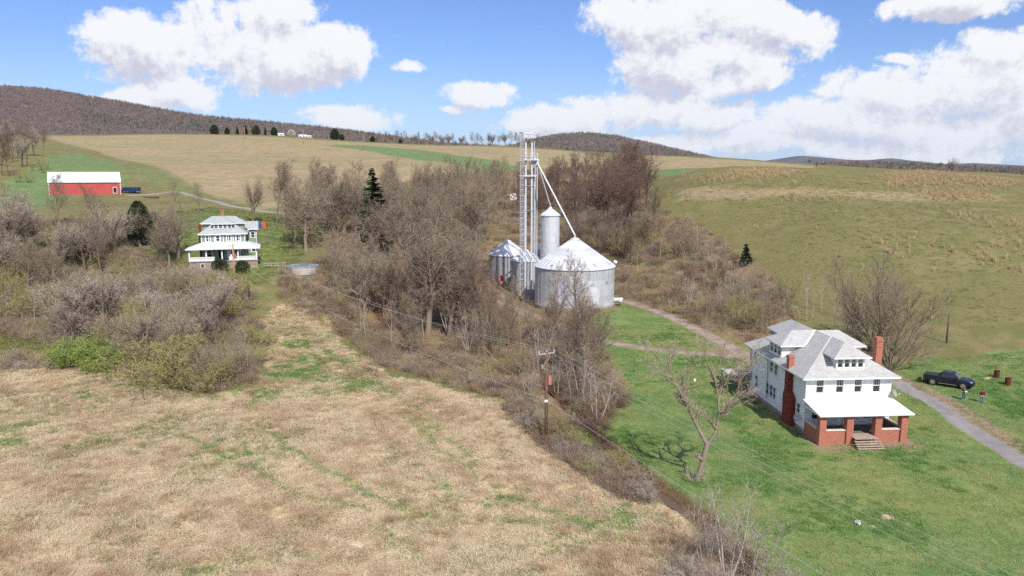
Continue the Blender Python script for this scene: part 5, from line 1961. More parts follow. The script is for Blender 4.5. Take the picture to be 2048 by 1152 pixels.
for i, p in enumerate(inside_px([(1330, 1160), (1370, 1090), (1440, 1090), (1540, 1150), (1600, 1200), (1480, 1240), (1350, 1220)], 20, 13, 20)):
    plant(PR.choice(['shrubgrey', 'shrub', 'shrubgrey']), p, PR.uniform(1.8, 3.2), 'grey brush clump by the creek at the bottom edge', 'brush at the bottom edge', wide=1.2)

for i, p in enumerate(inside_px([(1040, 690), (1090, 680), (1170, 700), (1215, 760), (1180, 800), (1100, 750)], 9, 41, 26)):
    plant(PR.choice(['forest', 'forestred', 'forest']), p, PR.uniform(9, 13), 'bare tree at the lawn edge below the largest bin', 'bare trees below the largest bin')
for i, p in enumerate(inside_px([(60, 660), (100, 630), (260, 640), (430, 650), (480, 740), (360, 760), (200, 720)], 12, 42, 40)):
    plant(PR.choice(['spreadgrey', 'clump', 'pale']), p, PR.uniform(7.5, 11), 'pale-limbed bare tree standing up out of the thicket', 'pale trees in the thicket', wide=1.1)
for i, p in enumerate(inside_px([(650, 580), (760, 610), (900, 640), (985, 660), (1040, 690), (1000, 720), (900, 690), (800, 650), (700, 630)], 20, 44, 24)):
    plant(PR.choice(['forest', 'forest', 'spread', 'forestred']), p, PR.uniform(11, 17), 'tall grey bare tree along the creek wood', 'tall trees along the creek', wide=1.0)
# --- trees one can pick out
def at(u, v):
    return gp(u, v)


plant('vase', at(1768, 722), 17, 'large many-stemmed bare tree right behind the tall brick chimney', rz=1.0, pick=0, wide=1.0)
plant('vase', at(1735, 700), 12.5, 'many-stemmed bare tree behind the white house, beside the largest one', rz=2.6, pick=1)
plant('vase', at(1782, 742), 9.5, 'dark leaning bare tree between the white house and the pickup truck', rz=.3, pick=1, lean=(0, .32))
plant('spread', at(855, 672), 25, 'huge pale-trunked bare tree on the creek bank in the middle', rz=.6, pick=0, wide=.95)
plant('spread', at(845, 662), 19, 'leaning split trunk joined to the huge pale bare tree', rz=2.2, pick=1, lean=(0, -.3), wide=.9)
plant('forest', at(757, 758), 7.5, 'dark dying small tree alone at the straw field edge', pick=2, rz=1)
plant('forest', at(1155, 690), 16.5, 'bare tree directly in front of the largest grain bin', rz=.5, pick=1)
plant('forest', at(1108, 702), 15, 'bare tree in front of the left edge of the largest grain bin', rz=2.5, pick=3)
plant('forest', at(1001, 703), 9.5, 'straight grey trunk standing left of the gravel path', rz=.2, pick=0, wide=.6)
plant('pale', at(1045, 712), 8.5, 'white-barked leaning sapling behind the utility pole', rz=.2, pick=1, lean=(0, -.2))
plant('clump', at(1192, 850), 8, 'clump of pale upright stems at the lawn edge', rz=.2, pick=0)
plant('clump', at(1055, 800), 5.5, 'grey sapling clump left of the utility pole', rz=.2, pick=1)
plant('spread', at(506, 450), 14, 'tall bare tree beside the blue tarp behind the green house', rz=.2, pick=0, wide=.75)
plant('forest', at(553, 452), 19, 'tallest bare tree on the slope right of the blue tarp', rz=.4, pick=0, wide=1.1)
plant('forest', at(574, 448), 18, 'second tall bare tree right of the blue tarp', rz=2.4, pick=1, wide=1.1)
plant('forest', at(628, 452), 18, 'tall bare tree above the swimming pool', rz=3.4, pick=2, wide=1.1)
plant('forest', at(665, 455), 15, 'bare tree right of the tall trees above the pool', rz=1.4, pick=3, wide=1.1)
plant('forest', at(705, 440), 15, 'bare tree just left of the big dark spruce', rz=.9, pick=1)
plant('forest', at(400, 425), 9.5, 'small bare tree beside the farm lane', rz=.9, pick=1)
plant('forest', at(352, 430), 10, 'bare tree between red barn and green house', rz=.1, pick=2)
plant('spruce', at(752, 492), 20, 'big dark green spruce in the bare wood', rz=1, wide=1.3)
plant('juniper', at(280, 490), 10.5, 'dense dark juniper left of the green house', rz=1)
plant('smallpine', at(1492, 530), 4.8, 'small green pine among the scrub on the slope', rz=1, wide=1.2)
plant('boxwood', at(440, 545), 3.0, 'dark evergreen bush left of the green house steps', rz=0)
plant('boxwood', at(485, 546), 2.8, 'dark evergreen bush right of the green house steps', rz=2)
plant('shrubgreen', at(165, 730), 5.0, 'fresh bright green bush at the near edge of the thicket', rz=0, wide=1.6)
plant('shrubgreen', at(210, 738), 3.6, 'lower fresh green bush beside the brightest one', rz=2, wide=1.4)
plant('shrubolive', at(320, 765), 7.5, 'big rounded olive bush at the thicket front', rz=2, wide=1.5, pick=0)
plant('shrubolive', at(395, 778), 6.0, 'rounded olive bush at the thicket corner near the green flush', rz=.5, wide=1.5, pick=1)
plant('pale', at(498, 752), 8.5, 'slim grey sapling at the right end of the thicket', rz=.5, pick=0, wide=.7)
plant('pale', at(478, 742), 7.5, 'slim grey sapling just left of the thicket end', rz=2.5, pick=2, wide=.7)
plant('spreadgrey', at(150, 690), 12, 'sprawling grey bare tree rising from the thicket', rz=.5, pick=0, wide=1.2)
plant('clump', at(1452, 1165), 8.5, 'pale sapling by the creek at the bottom edge, tallest stem', rz=.5, pick=0)
plant('clump', at(1412, 1150), 6.8, 'pale sapling left of the tallest stem at the bottom edge', rz=2.5, pick=1)
plant('clump', at(1500, 1175), 7.6, 'pale sapling right of the tallest stem at the bottom edge', rz=4.5, pick=2)
plant('shrubred', at(1225, 805), 2.4, 'round reddish bush bulging onto the lawn', rz=1, wide=1.6)
plant('shrubolive', at(1105, 868), 3.0, 'olive bush at the foot of the utility pole', rz=1, wide=1.1)
plant('shrubgrey', at(1068, 862), 3.2, 'grey arching bush left of the utility pole foot', rz=3, wide=1.1)

# --- the forked half-dead tree on the lawn, built limb by limb
hp_ = at(1393, 962)
ht = empty('dead_tree', tuple(hp_), 0, 'forked half-dead bare tree standing alone on the lawn by the creek', 'tree')
hpnt = Plant(5)
sub = [dict(seg=5, wob=.16, up=.05, tube=5, taper=.2, n=8, t0=.15, ratio=.45, fall=.3, ang=(25, 60), rr=.45),
       dict(seg=3, wob=.22, up=.05, tube=3, taper=.3, n=7, t0=.15, ratio=.6, fall=.3, ang=(25, 60), rr=.5),
       dict(seg=2, wob=.25, up=.03, wmin=.03, wend=.014, n=5, t0=.1, ratio=.5, ang=(25, 60)),
       dict(seg=1, wob=.2, wmin=.02, wend=.01)]


def limb(pts, r0, r1, kids, n=7):
    pts = [Vector(p) for p in pts]
    rad = [r0 + (r1 - r0) * i / (len(pts) - 1) for i in range(len(pts))]
    rad[0] *= 1.1
    rad = [q_ * .47 for q_ in rad]
    hpnt.tube(pts, rad, n)
    for (t, d, L) in kids:
        q = t * (len(pts) - 1)
        k = min(int(q), len(pts) - 2)
        hpnt.grow(pts[k].lerp(pts[k + 1], q - k), Vector(d).normalized(), L, (r0 + (r1 - r0) * t) * .55, 0, sub)


limb([(0, 0, -.4), (.15, 0, .5), (.55, .1, 2.0), (.95, .1, 3.9)], .62, .5, [(.7, (-1, -.2, .3), 1.0)], 9)
limb([(.95, .1, 3.7), (.2, .2, 5.0), (-.6, .3, 6.6), (-1.6, .4, 8.6), (-2.4, .5, 10.0), (-3.3, .6, 11.2), (-4.3, .7, 12.8)], .44, .06,
     [(.25, (.6, .6, 1), 2.2), (.3, (-.8, -.5, .8), 2.4), (.36, (-.5, .6, .9), 2.6), (.42, (-.2, .9, 1.1), 3.0), (.5, (.55, 0, 1.2), 4.2), (.62, (-.9, -.2, .5), 3.2), (.72, (-.2, .4, 1), 3.2), (.8, (.3, 0, 1), 2.8), (.82, (-1, 0, .25), 2.4), (.92, (-.8, .2, .8), 2.4), (.98, (-.6, 0, .6), 2.2)])
limb([(.95, .1, 3.7), (1.7, 0, 5.0), (1.9, -.1, 6.8), (1.8, 0, 8.6), (1.5, .1, 10.2), (.8, .2, 11.8), (.3, .2, 13.0)], .38, .06,
     [(.2, (-.6, -.5, .8), 2.2), (.3, (.6, -.7, .9), 2.6), (.45, (.3, .8, .9), 2.6), (.35, (1, .1, .7), 3.4), (.55, (.8, -.2, 1.1), 3.6), (.62, (-.3, .5, 1), 2.0), (.7, (.7, .3, 1.2), 3.6), (.85, (-.6, .1, 1), 2.4), (.95, (.3, .2, 1), 2.0)])
limb([(1.85, -.05, 6.4), (2.8, .1, 7.2), (3.6, .2, 8.6), (4.0, .3, 10.2), (5.2, .3, 12.2)], .24, .05, [(.4, (1, 0, .4), 2.6), (.6, (.2, .3, 1), 2.4), (.8, (.9, .1, .6), 2.4), (.95, (.5, .2, .9), 2.2)])
for _ in range(46):
    a = random.uniform(0, 6.28)
    hpnt.grow(Vector((math.cos(a) * .6, math.sin(a) * .6, 0)), Vector((math.cos(a) * .5, math.sin(a) * .5, 1)).normalized(), random.uniform(.7, 1.8), .012, 2, sub)
for m_, nm, mt in zip(hpnt.meshes('dead_tree'), ('trunk', 'crown', 'x'), (M_barkhero, M_twigpale, None)):
    if m_:
        m_.materials.append(mt)
        link(bpy.data.objects.new(nm, m_), ht)

# ------------------------------------------------------------------ wooded mountains
def ridge(name, label, sil, Yc, Yf, drop, mat, xpad=400, zfoot=10, nx_=110, ny_=40, seed=3):
    pts = [on_y(u, v + drop, Yc) for u, v in sil]
    xs = np.array([p[0] for p in pts])
    zs = np.array([p[2] for p in pts])
    gx_ = np.linspace(xs[0] - xpad, xs[-1] + xpad * .5, nx_)
    gy_ = np.concatenate([np.linspace(Yf, Yc, ny_), np.linspace(Yc + 60, Yc + 900, 10)])
    X_, Y_ = np.meshgrid(gx_, gy_)

    def hh(x, y):
        c = np.interp(x, xs, zs)
        fade = np.clip((x - (xs[0] - xpad)) / xpad, 0, 1) * np.clip(((xs[-1] + xpad * .5) - x) / (xpad * .5), 0, 1)
        t = np.clip((y - Yf) / (Yc - Yf), 0, 1)
        back = np.clip((y - Yc) / 900, 0, 1)
        prof = t ** 1.15 * (1 - .8 * back ** 1.3)
        z = zfoot + (c - zfoot) * prof * np.sqrt(fade)
        return z + (fbm(x, y, 420, seed) * 60 + fbm(x, y, 130, seed + 4) * 16) * t * (1 - t) * 2.2
    Z_ = hh(X_, Y_)
    ny2, nx2 = X_.shape
    v = np.stack([X_, Y_, Z_], -1).reshape(-1, 3).tolist()
    f = [(j * nx2 + i, j * nx2 + i + 1, (j + 1) * nx2 + i + 1, (j + 1) * nx2 + i) for j in range(ny2 - 1) for i in range(nx2 - 1)]
    o = link(bpy.data.objects.new(name, mesh_from(name, v, f, mat, True)))
    tag(o, label, kind='structure')
    return hh, (gx_[0], gx_[-1], Yf, Yc + 120)


M_forestfloor = material('forest_floor', srgb(112, 96, 88), .95, vscale=.02, col2=srgb(96, 84, 70), coords='Object')
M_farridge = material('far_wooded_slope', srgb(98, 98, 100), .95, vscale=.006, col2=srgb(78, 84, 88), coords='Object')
SIL1 = [(-420, 162), (-200, 163), (0, 167), (90, 173), (180, 189), (250, 201), (330, 216), (400, 227), (460, 233), (600, 246), (700, 257), (780, 268), (860, 279), (960, 289), (1060, 298), (1180, 308), (1280, 322)]
SIL2 = [(960, 320), (1040, 284), (1080, 274), (1120, 267), (1180, 264), (1230, 270), (1300, 285), (1350, 297), (1400, 310), (1470, 326)]
SIL3 = [(1380, 338), (1500, 326), (1560, 317), (1600, 311), (1640, 314), (1700, 320), (1740, 320), (1780, 316), (1830, 322), (1880, 328), (1950, 326), (2048, 331), (2200, 328), (2400, 335)]
SIL4 = [(1480, 345), (1600, 334), (1680, 328), (1780, 326), (1850, 330), (1930, 334), (2048, 340), (2250, 338)]
h1f, b1 = ridge('mountain', 'long wooded mountain rising to the left horizon', SIL1, 2100, 960, 8, M_forestfloor)
h2f, b2 = ridge('hill', 'rounded wooded hill behind the elevator tower', SIL2, 2700, 1500, 6, M_forestfloor, 300, seed=9)
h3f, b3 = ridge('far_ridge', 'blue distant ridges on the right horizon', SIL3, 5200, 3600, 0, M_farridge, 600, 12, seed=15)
h4f, b4 = ridge('near_ridge', 'low wooded rise in front of the distant ridges', SIL4, 2000, 1300, 5, M_forestfloor, 300, 12, seed=21)


def gn_scatter(name, label, pts, rot, scl, idx, protos, kind='stuff'):
    """a mass nobody could count: plants repeated over points"""
    me = bpy.data.meshes.new(name)
    me.vertices.add(len(pts))
    me.vertices.foreach_set('co', np.asarray(pts, np.float32).ravel())
    a = me.attributes.new('rot', 'FLOAT_VECTOR', 'POINT')
    a.data.foreach_set('vector', np.asarray(rot, np.float32).ravel())
    a = me.attributes.new('scl', 'FLOAT_VECTOR', 'POINT')
    a.data.foreach_set('vector', np.asarray(scl, np.float32).ravel())
    a = me.attributes.new('pick', 'INT', 'POINT')
    a.data.foreach_set('value', np.asarray(idx, np.int32))
    o = link(bpy.data.objects.new(name, me))
    tag(o, label, kind=kind)
    coll = bpy.data.collections.new(name + '_kinds')
    for i, pm_ in enumerate(protos):
        q = bpy.data.objects.new('%s_kind_%02d' % (name, i), pm_)
        coll.objects.link(q)
    ng = bpy.data.node_groups.new(name + '_spread', 'GeometryNodeTree')
    ng.interface.new_socket('Geometry', in_out='INPUT', socket_type='NodeSocketGeometry')
    ng.interface.new_socket('Geometry', in_out='OUTPUT', socket_type='NodeSocketGeometry')
    N = ng.nodes
    gi_, go_ = N.new('NodeGroupInput'), N.new('NodeGroupOutput')
    ci = N.new('GeometryNodeCollectionInfo')
    ci.inputs['Collection'].default_value = coll
    ci.inputs['Separate Children'].default_value = True
    ci.inputs['Reset Children'].default_value = True
    ip = N.new('GeometryNodeInstanceOnPoints')
    ip.inputs['Pick Instance'].default_value = True

    def named(nm, dt):
        q = N.new('GeometryNodeInputNamedAttribute')
        q.data_type = dt
        q.inputs['Name'].default_value = nm
        return q.outputs['Attribute']
    e2r = N.new('FunctionNodeEulerToRotation')
    L_ = ng.links
    L_.new(gi_.outputs[0], ip.inputs['Points'])
    L_.new(ci.outputs[0], ip.inputs['Instance'])
    L_.new(named('pick', 'INT'), ip.inputs['Instance Index'])
    L_.new(named('rot', 'FLOAT_VECTOR'), e2r.inputs[0])
    L_.new(e2r.outputs[0], ip.inputs['Rotation'])
    L_.new(named('scl', 'FLOAT_VECTOR'), ip.inputs['Scale'])
    L_.new(ip.outputs[0], go_.inputs[0])
    md = o.modifiers.new('spread', 'NODES')
    md.node_group = ng
    return o


NR = np.random.RandomState(4)
M_fartwig = foliage_mat('far_bare_crowns', [(0, srgb(144, 128, 121)), (.35, srgb(126, 114, 111)), (.7, srgb(150, 130, 121)), (1, srgb(134, 126, 111))])
M_farpine = foliage_mat('far_pine_crowns', [(0, srgb(84, 98, 72)), (1, srgb(104, 114, 84))])


def far_tree(seed, pine=False):
    p = Plant(seed)
    if pine:
        for k in range(26):
            z = 3 + 11 * p.r.random()
            a = p.r.uniform(0, 6.28)
            r_ = (15.5 - z) * .3 * p.r.uniform(.5, 1.1)
            c = Vector((math.cos(a) * r_ * .6, math.sin(a) * r_ * .6, z))
            for _ in range(2):
                p.leaf(c, 1.7)
        p.ribbon([Vector((0, 0, 0)), Vector((0, 0, 14))], .4, .1)
        me = mesh_from('far_pine', p.wv + p.lv, p.wf + [tuple(i + len(p.wv) for i in f) for f in p.lf], M_farpine)
        return me
    p.ribbon([Vector((0, 0, -1)), Vector((0, 0, 6)), Vector((p.r.uniform(-1, 1), 0, 12))], .5, .15)
    for k in range(46):
        a = p.r.uniform(0, 6.28)
        z0_ = p.r.uniform(4, 9)
        el = p.r.uniform(.3, 1.25)
        L = p.r.uniform(3.0, 6.0)
        st = Vector((math.cos(a) * .5, math.sin(a) * .5, z0_)) + p.rv() * 1.2
        d = Vector((math.cos(a) * math.cos(el), math.sin(a) * math.cos(el), math.sin(el)))
        p.ribbon([st, st + d * L * .5 + p.rv() * .4, st + d * L + Vector((0, 0, .5))], .30, .10)
    return mesh_from('far_tree', p.wv, p.wf, M_fartwig)


far_protos = [far_tree(200 + i) for i in range(4)] + [far_tree(220 + i, True) for i in range(2)]


def cover_hill(name, label, hf, box, n, pine, hs):
    x = NR.uniform(box[0], box[1], n)
    y = box[2] + (box[3] - box[2]) * NR.uniform(0, 1, n) ** .8
    keep = np.abs(x) < y * .78 + 60
    x, y = x[keep], y[keep]
    z = hf(x, y) - .5
    pf = pine(x, y)
    isp = NR.uniform(0, 1, len(x)) < pf
    idx = np.where(isp, 4 + NR.randint(0, 2, len(x)), NR.randint(0, 4, len(x)))
    s_ = NR.uniform(.7, 1.15, len(x)) * hs
    gn_scatter(name, label, np.stack([x, y, z], 1), np.stack([0 * x, 0 * x, NR.uniform(0, 6.28, len(x))], 1), np.stack([s_ * 1.15, s_ * 1.15, s_], 1), idx, far_protos)


cover_hill('forest', 'bare purple-brown forest with scattered pines covering the left mountain', h1f, b1, 70000,
           lambda x, y: np.where(y > 1800, .25 + 1.1 * fbm(x, y, 200, 40), .6 * np.clip(fbm(x, y, 120, 41) - .12, 0, 1)) * (x > -1150), .8)
cover_hill('forest', 'bare forest covering the rounded hill behind the elevator', h2f, b2, 22000, lambda x, y: np.clip(.15 + .9 * fbm(x, y, 260, 44), 0, .8), 1.05)
cover_hill('forest', 'dark woods on the low rise at the right horizon', h4f, b4, 9000, lambda x, y: .25 + .8 * fbm(x, y, 260, 46), 1.0)
# belts of trees behind the fields
bx, by = [], []
for (u0, u1, Y0, Y1, n) in [(1640, 2250, 620, 820, 700), (560, 1120, 900, 1000, 900), (-200, 560, 905, 1000, 900)]:
    yy = NR.uniform(Y0, Y1, n)
    uu = NR.uniform(u0, u1, n)
    bx.append((uu - CXP) / F_PX * yy * 1.0)
    by.append(yy)
bx, by = np.concatenate(bx), np.concatenate(by)
bz = ground_h(bx, by) - .5
bs_ = NR.uniform(.45, .95, len(bx)) * np.where(bx > 200, .62, .8)
gn_scatter('woodland', 'belt of bare woodland standing behind the crest of the fields', np.stack([bx, by, bz], 1), np.stack([0 * bx, 0 * bx, NR.uniform(0, 6.28, len(bx))], 1), np.stack([bs_ * 1.1, bs_ * 1.1, bs_], 1),
           np.where(NR.uniform(0, 1, len(bx)) < .06, 4, NR.randint(0, 4, len(bx))), far_protos)

# ------------------------------------------------------------------ grass, straw and undergrowth
def tuft(seed, n, L, lean, w, mat, curl=.5, spread=.25):
    r = random.Random(seed)
    v, f = [], []
    for k in range(n):
        a = r.uniform(0, 6.28)
        b0 = Vector((r.gauss(0, spread), r.gauss(0, spread), 0))
        ln = R(r.uniform(*lean))
        d = Vector((math.cos(a) * math.sin(ln), math.sin(a) * math.sin(ln), math.cos(ln)))
        l_ = L * r.uniform(.6, 1.25)
        side = d.cross(Vector((0, 0, 1)))
        side = (side if side.length > .01 else Vector((1, 0, 0))).normalized() * w * r.uniform(.7, 1.3)
        m_ = b0 + d * l_ * .55
        t_ = m_ + (d + Vector((math.cos(a), math.sin(a), -curl * 1.2)) * .8).normalized() * l_ * .45
        i = len(v)
        v += [tuple(b0 - side), tuple(b0 + side), tuple(m_ + side * .7), tuple(m_ - side * .7), tuple(t_)]
        f += [(i, i + 1, i + 2, i + 3), (i + 3, i + 2, i + 4)]
    return mesh_from('tuft', v, f, mat)


M_straw = foliage_mat('dry_straw', [(0, srgb(226, 206, 172)), (.3, srgb(196, 168, 134)), (.55, srgb(238, 224, 196)), (.8, srgb(210, 184, 150)), (1, srgb(172, 142, 112))], trans=.35)
M_strawdk = foliage_mat('brown_weeds', [(0, srgb(182, 156, 122)), (.5, srgb(194, 168, 132)), (1, srgb(166, 142, 106))], trans=.3)
M_grass = foliage_mat('lawn_grass', [(0, srgb(126, 150, 92)), (.4, srgb(144, 162, 102)), (.7, srgb(178, 178, 126)), (1, srgb(116, 144, 86))], trans=.4)
M_gold = foliage_mat('broomsedge', [(0, srgb(210, 190, 150)), (.5, srgb(196, 174, 134)), (1, srgb(222, 204, 166))], trans=.35)
M_olivegrass = foliage_mat('olive_grass', [(0, srgb(152, 152, 102)), (.5, srgb(136, 142, 88)), (1, srgb(172, 160, 118))], trans=.35)
M_leaflitter = foliage_mat('brush_stems', [(0, srgb(176, 152, 126)), (.5, srgb(152, 128, 106)), (1, srgb(190, 166, 138))])
M_cream = foliage_mat('cream_straw', [(0, srgb(236, 220, 190)), (.5, srgb(226, 206, 172)), (1, srgb(242, 230, 204))], trans=.35)
M_rose = foliage_mat('rosy_brown_straw', [(0, srgb(212, 190, 158)), (.5, srgb(198, 172, 140)), (1, srgb(220, 200, 170))], trans=.35)
M_lush = foliage_mat('lush_grass', [(0, srgb(108, 148, 82)), (.5, srgb(124, 158, 88)), (1, srgb(142, 164, 98))], trans=.4)
T_straw = [tuft(300 + i, 48, .55, (55, 88), .012, M_cream, .8, .3) for i in range(2)] + [tuft(303 + i, 48, .55, (50, 88), .012, M_straw, .8, .3) for i in range(2)] + [tuft(306 + i, 46, .58, (45, 86), .012, M_rose, .6, .3) for i in range(2)]
T_lush = [tuft(325 + i, 30, .22, (20, 70), .014, M_lush, .4, .22) for i in range(2)]
T_strawdk = [tuft(310 + i, 46, .8, (10, 55), .013, M_strawdk, .2, .28) for i in range(2)]
T_grass = [tuft(320 + i, 26, .14, (25, 75), .012, M_grass, .4, .2) for i in range(3)]
M_dry = foliage_mat('dry_lawn_grass', [(0, srgb(176, 172, 118)), (.5, srgb(190, 178, 128)), (1, srgb(160, 160, 104))], trans=.35)
T_dry = [tuft(327 + i, 26, .15, (25, 75), .012, M_dry, .4, .22) for i in range(2)]
T_gold = [tuft(330 + i, 30, 1.15, (2, 20), .022, M_gold, .1, .16) for i in range(2)]
T_olive = [tuft(340 + i, 30, .4, (10, 60), .02, M_olivegrass, .5, .3) for i in range(2)]


def in_poly(poly, n, seed, test=None):
    r_ = np.random.RandomState(seed)
    P_ = np.array(poly)
    lo, hi = P_.min(0), P_.max(0)
    x = r_.uniform(lo[0], hi[0], n)
    y = r_.uniform(lo[1], hi[1], n)
    k = (poly_w(x, y, poly, .05) > .5) & (np.abs(x) < y * .74 + 8)
    if test is not None:
        k &= test(x, y, r_)
    return x[k], y[k]


def spread(name, label, x, y, protos, smin, smax, seed, sink=.02, tilt=.15, pick=None):
    r_ = np.random.RandomState(seed)
    n = len(x)
    s_ = r_.uniform(smin, smax, n)
    rot = np.stack([r_.uniform(-tilt, tilt, n), r_.uniform(-tilt, tilt, n), r_.uniform(0, 6.28, n)], 1)
    gn_scatter(name, label, np.stack([x, y, ground_h(x, y) - sink], 1), rot, np.stack([s_, s_, s_ * r_.uniform(.8, 1.2, n)], 1), (r_.randint(0, len(protos), n) if pick is None else pick(x, y, r_).astype(int)), protos)


clear_creek = lambda x, y, r_: seg_dist(x, y, CREEK) > 1.0
flush_x = gp_many([(580, 745), (640, 720), (690, 770), (480, 780), (540, 790)])
trail_w = [[tuple(p[:2]) for p in gp_many(tl)] for tl in TRAILS]


FLUSH = [(580, 745, 7.5, .95), (640, 720, 7.0, .85), (690, 770, 7.0, .8), (600, 690, 7, .6), (540, 660, 6, .5), (480, 780, 4.5, 1.0), (540, 790, 4.0, .7), (700, 680, 7, .5), (30, 690, 8, .9), (60, 860, 6, .6), (150, 800, 7, .6),
         (150, 900, 4, .45), (480, 905, 6, .55), (900, 1000, 6, .45), (1230, 1045, 5, .6), (1150, 1085, 4, .5), (250, 760, 6, .6), (30, 880, 5, .6), (820, 1080, 4, .4), (330, 850, 5, .4)]
FLUSH_W = [(*gp(u, v)[:2], r_, a_f) for (u, v, r_, a_f) in FLUSH]


def flush_at(x, y):
    f = np.zeros(len(x))
    for (cx, cy, r_, a_f) in FLUSH_W:
        f = np.maximum(f, a_f * np.exp(-((x - cx) ** 2 + (y - cy) ** 2) / (r_ * r_)))
    return np.clip(f * (1 + 2.2 * fbm(x, y, 1.6, 95, 3)) * 1.1, 0, 1) * (fbm(x, y, 2.4, 96, 3) > -.12)


def straw_ok(x, y, r_):
    k = clear_creek(x, y, r_) & (r_.uniform(0, 1, len(x)) > 1.15 * flush_at(x, y))
    for tl in trail_w:
        k &= (seg_dist(x + fbm(x, y, 4, 31) * 2.2, y + fbm(x, y, 4, 32) * 2.2, tl) > .62)
    return k


x, y = in_poly(STRAW, 66000, 61, lambda x, y, r_: straw_ok(x, y, r_) & (poly_w(x + fbm(x, y, 7, 91) * 7, y + fbm(x, y, 7, 92) * 7, STRAW, 4) > r_.uniform(.2, .8, len(x))))
spread('dry_grass', 'lodged pale dry grass of the straw field', x, y, T_straw, .6, 1.5, 62, pick=lambda x, y, r_: np.clip(np.floor((fbm(x, y, 7.0, 97, 5) * 1.5 + fbm(x, y, 1.1, 98, 2) * 1.8 + .34 + r_.uniform(-.35, .35, len(x))) * 3), 0, 2) * 2 + r_.randint(0, 2, len(x)))
x, y = in_poly(STRAW, 90000, 161, lambda x, y, r_: (r_.uniform(0, 1, len(x)) < flush_at(x, y) * .9) & clear_creek(x, y, r_))
spread('green_tufts', 'fresh green flush growing through the straw field', x, y, T_lush, .7, 1.6, 162)
x, y = in_poly(STRAW, 14000, 63, lambda x, y, r_: (fbm(x, y, 7, 71, 4) + fbm(x, y, 2, 72) * .5 + .45 * np.exp(-((x + 36) ** 2 + (y - 50) ** 2) / 90.) > .14) & clear_creek(x, y, r_))
spread('brown_weeds', 'patches of brown standing weeds in the straw field', x, y, T_strawdk, .5, 1.0, 64)
x, y = in_poly(STRAW, 30000, 65, lambda x, y, r_: (fbm(x, y, 6, 77, 4) + .2 * np.exp(-((x + 45) ** 2 + (y - 75) ** 2) / 200.) > .135) & clear_creek(x, y, r_))
spread('green_tufts', 'grey-green grass patches in the straw field', x, y, T_olive, .6, 1.0, 66)
# ragged green blades along the worn trails
tx, ty = [], []
for tl in trail_w:
    c = resample(tl, .25)
    k = np.repeat(np.arange(len(c)), 4)
    tx.append(c[k, 0] + NR.normal(0, .42, len(k)))
    ty.append(c[k, 1] + NR.normal(0, .42, len(k)))
x, y = np.concatenate(tx), np.concatenate(ty)
x, y = x - fbm(x, y, 4, 31) * 2.2, y - fbm(x, y, 4, 32) * 2.2
k = (fbm(x, y, 5, 33) > -.12) & (poly_w(x, y, STRAW, .1) > .5)
spread('trail_grass', 'fresh green grass along the worn trails of the straw field', x[k], y[k], T_grass, .8, 1.8, 79)
on_road = lambda x, y: np.minimum(np.minimum(seg_dist(x, y, [tuple(q) for q in c_drive[::3]]), seg_dist(x, y, [tuple(q) for q in c_tr1[::3]])), seg_dist(x, y, [tuple(q) for q in c_tr2[::3]])) < 1.35


def off_house(x, y):
    c, s_ = math.cos(-R(3.85)), math.sin(-R(3.85))
    lx = (x - 32.9) * c - (y - 82.05) * s_
    ly_ = (x - 32.9) * s_ + (y - 82.05) * c
    return ~((lx > .3) & (lx < 11) & (ly_ > -3.4) & (ly_ < 17.6))


x, y = in_poly(LAWN, 90000, 67, lambda x, y, r_: clear_creek(x, y, r_) & ~on_road(x, y) & off_house(x, y) & (y < 135))
spread('lawn_grass', 'short green lawn grass around the white house', x, y, T_grass + T_lush + T_dry, .6, 1.5, 68, pick=lambda x, y, r_: np.where(fbm(x, y, 5, 141, 4) + fbm(x, y, 1.2, 142) * .7 + r_.uniform(-.12, .12, len(x)) > .17, 5 + r_.randint(0, 2, len(x)), np.where(fbm(x, y, 7, 143, 4) + fbm(x, y, 1.5, 144) * .6 > .1, 3 + r_.randint(0, 2, len(x)), r_.randint(0, 3, len(x)))))
# tall straw-coloured grass on the right-hand hill
HILL = gpoly([(1330, 430), (1330, 360), (1420, 345), (1530, 337), (1650, 350), (1760, 350), (1850, 344), (2060, 366), (2060, 640), (1950, 660), (1800, 640), (1650, 560), (1450, 460)])
x, y = in_poly(HILL, 30000, 69, lambda x, y, r_: r_.uniform(0, 1, len(x)) < np.clip(np.maximum.reduce([poly_w(x, y, GOLD1, 5), poly_w(x, y, GOLD2, 4), .7 * poly_w(x, y, GOLD3, 8), .16 * (fbm(x, y, 16, 80) > .12)]), .006, 1))
spread('golden_grass', 'tall golden broomsedge scattered over the right-hand hill', x, y, T_gold, .7, 1.3, 70)
x, y = in_poly(HILL, 30000, 71, lambda x, y, r_: r_.uniform(0, 1, len(x)) < poly_w(x, y, HILL, 22) ** 2 * .35)
spread('hill_grass', 'rough olive grass on the right-hand hillside', x, y, T_olive, .6, 1.1, 72)


# undergrowth: low brambles and brush that nobody could count
def bramble(seed, mat, n=26, L=1.0):
    p = Plant(seed)
    sp = [dict(seg=3, wob=.3, up=.02, wmin=.02, wend=.01, n=6, t0=.15, ratio=.45, ang=(25, 65)), dict(seg=2, wob=.25, up=.03, wmin=.014, wend=.008, n=3, t0=.1, ratio=.5, ang=(25, 65)), dict(seg=1, wmin=.01, wend=.007)]
    for k in range(n):
        a = p.r.uniform(0, 6.28)
        e = p.r.uniform(.35, 1.4)
        b0 = Vector((p.r.gauss(0, .35), p.r.gauss(0, .35), 0))
        p.grow(b0, Vector((math.cos(a) * math.cos(e), math.sin(a) * math.cos(e), math.sin(e))), L * p.r.uniform(.6, 1.2), .01, 0, sp)
    return mesh_from('bramble', p.wv, p.wf, mat)


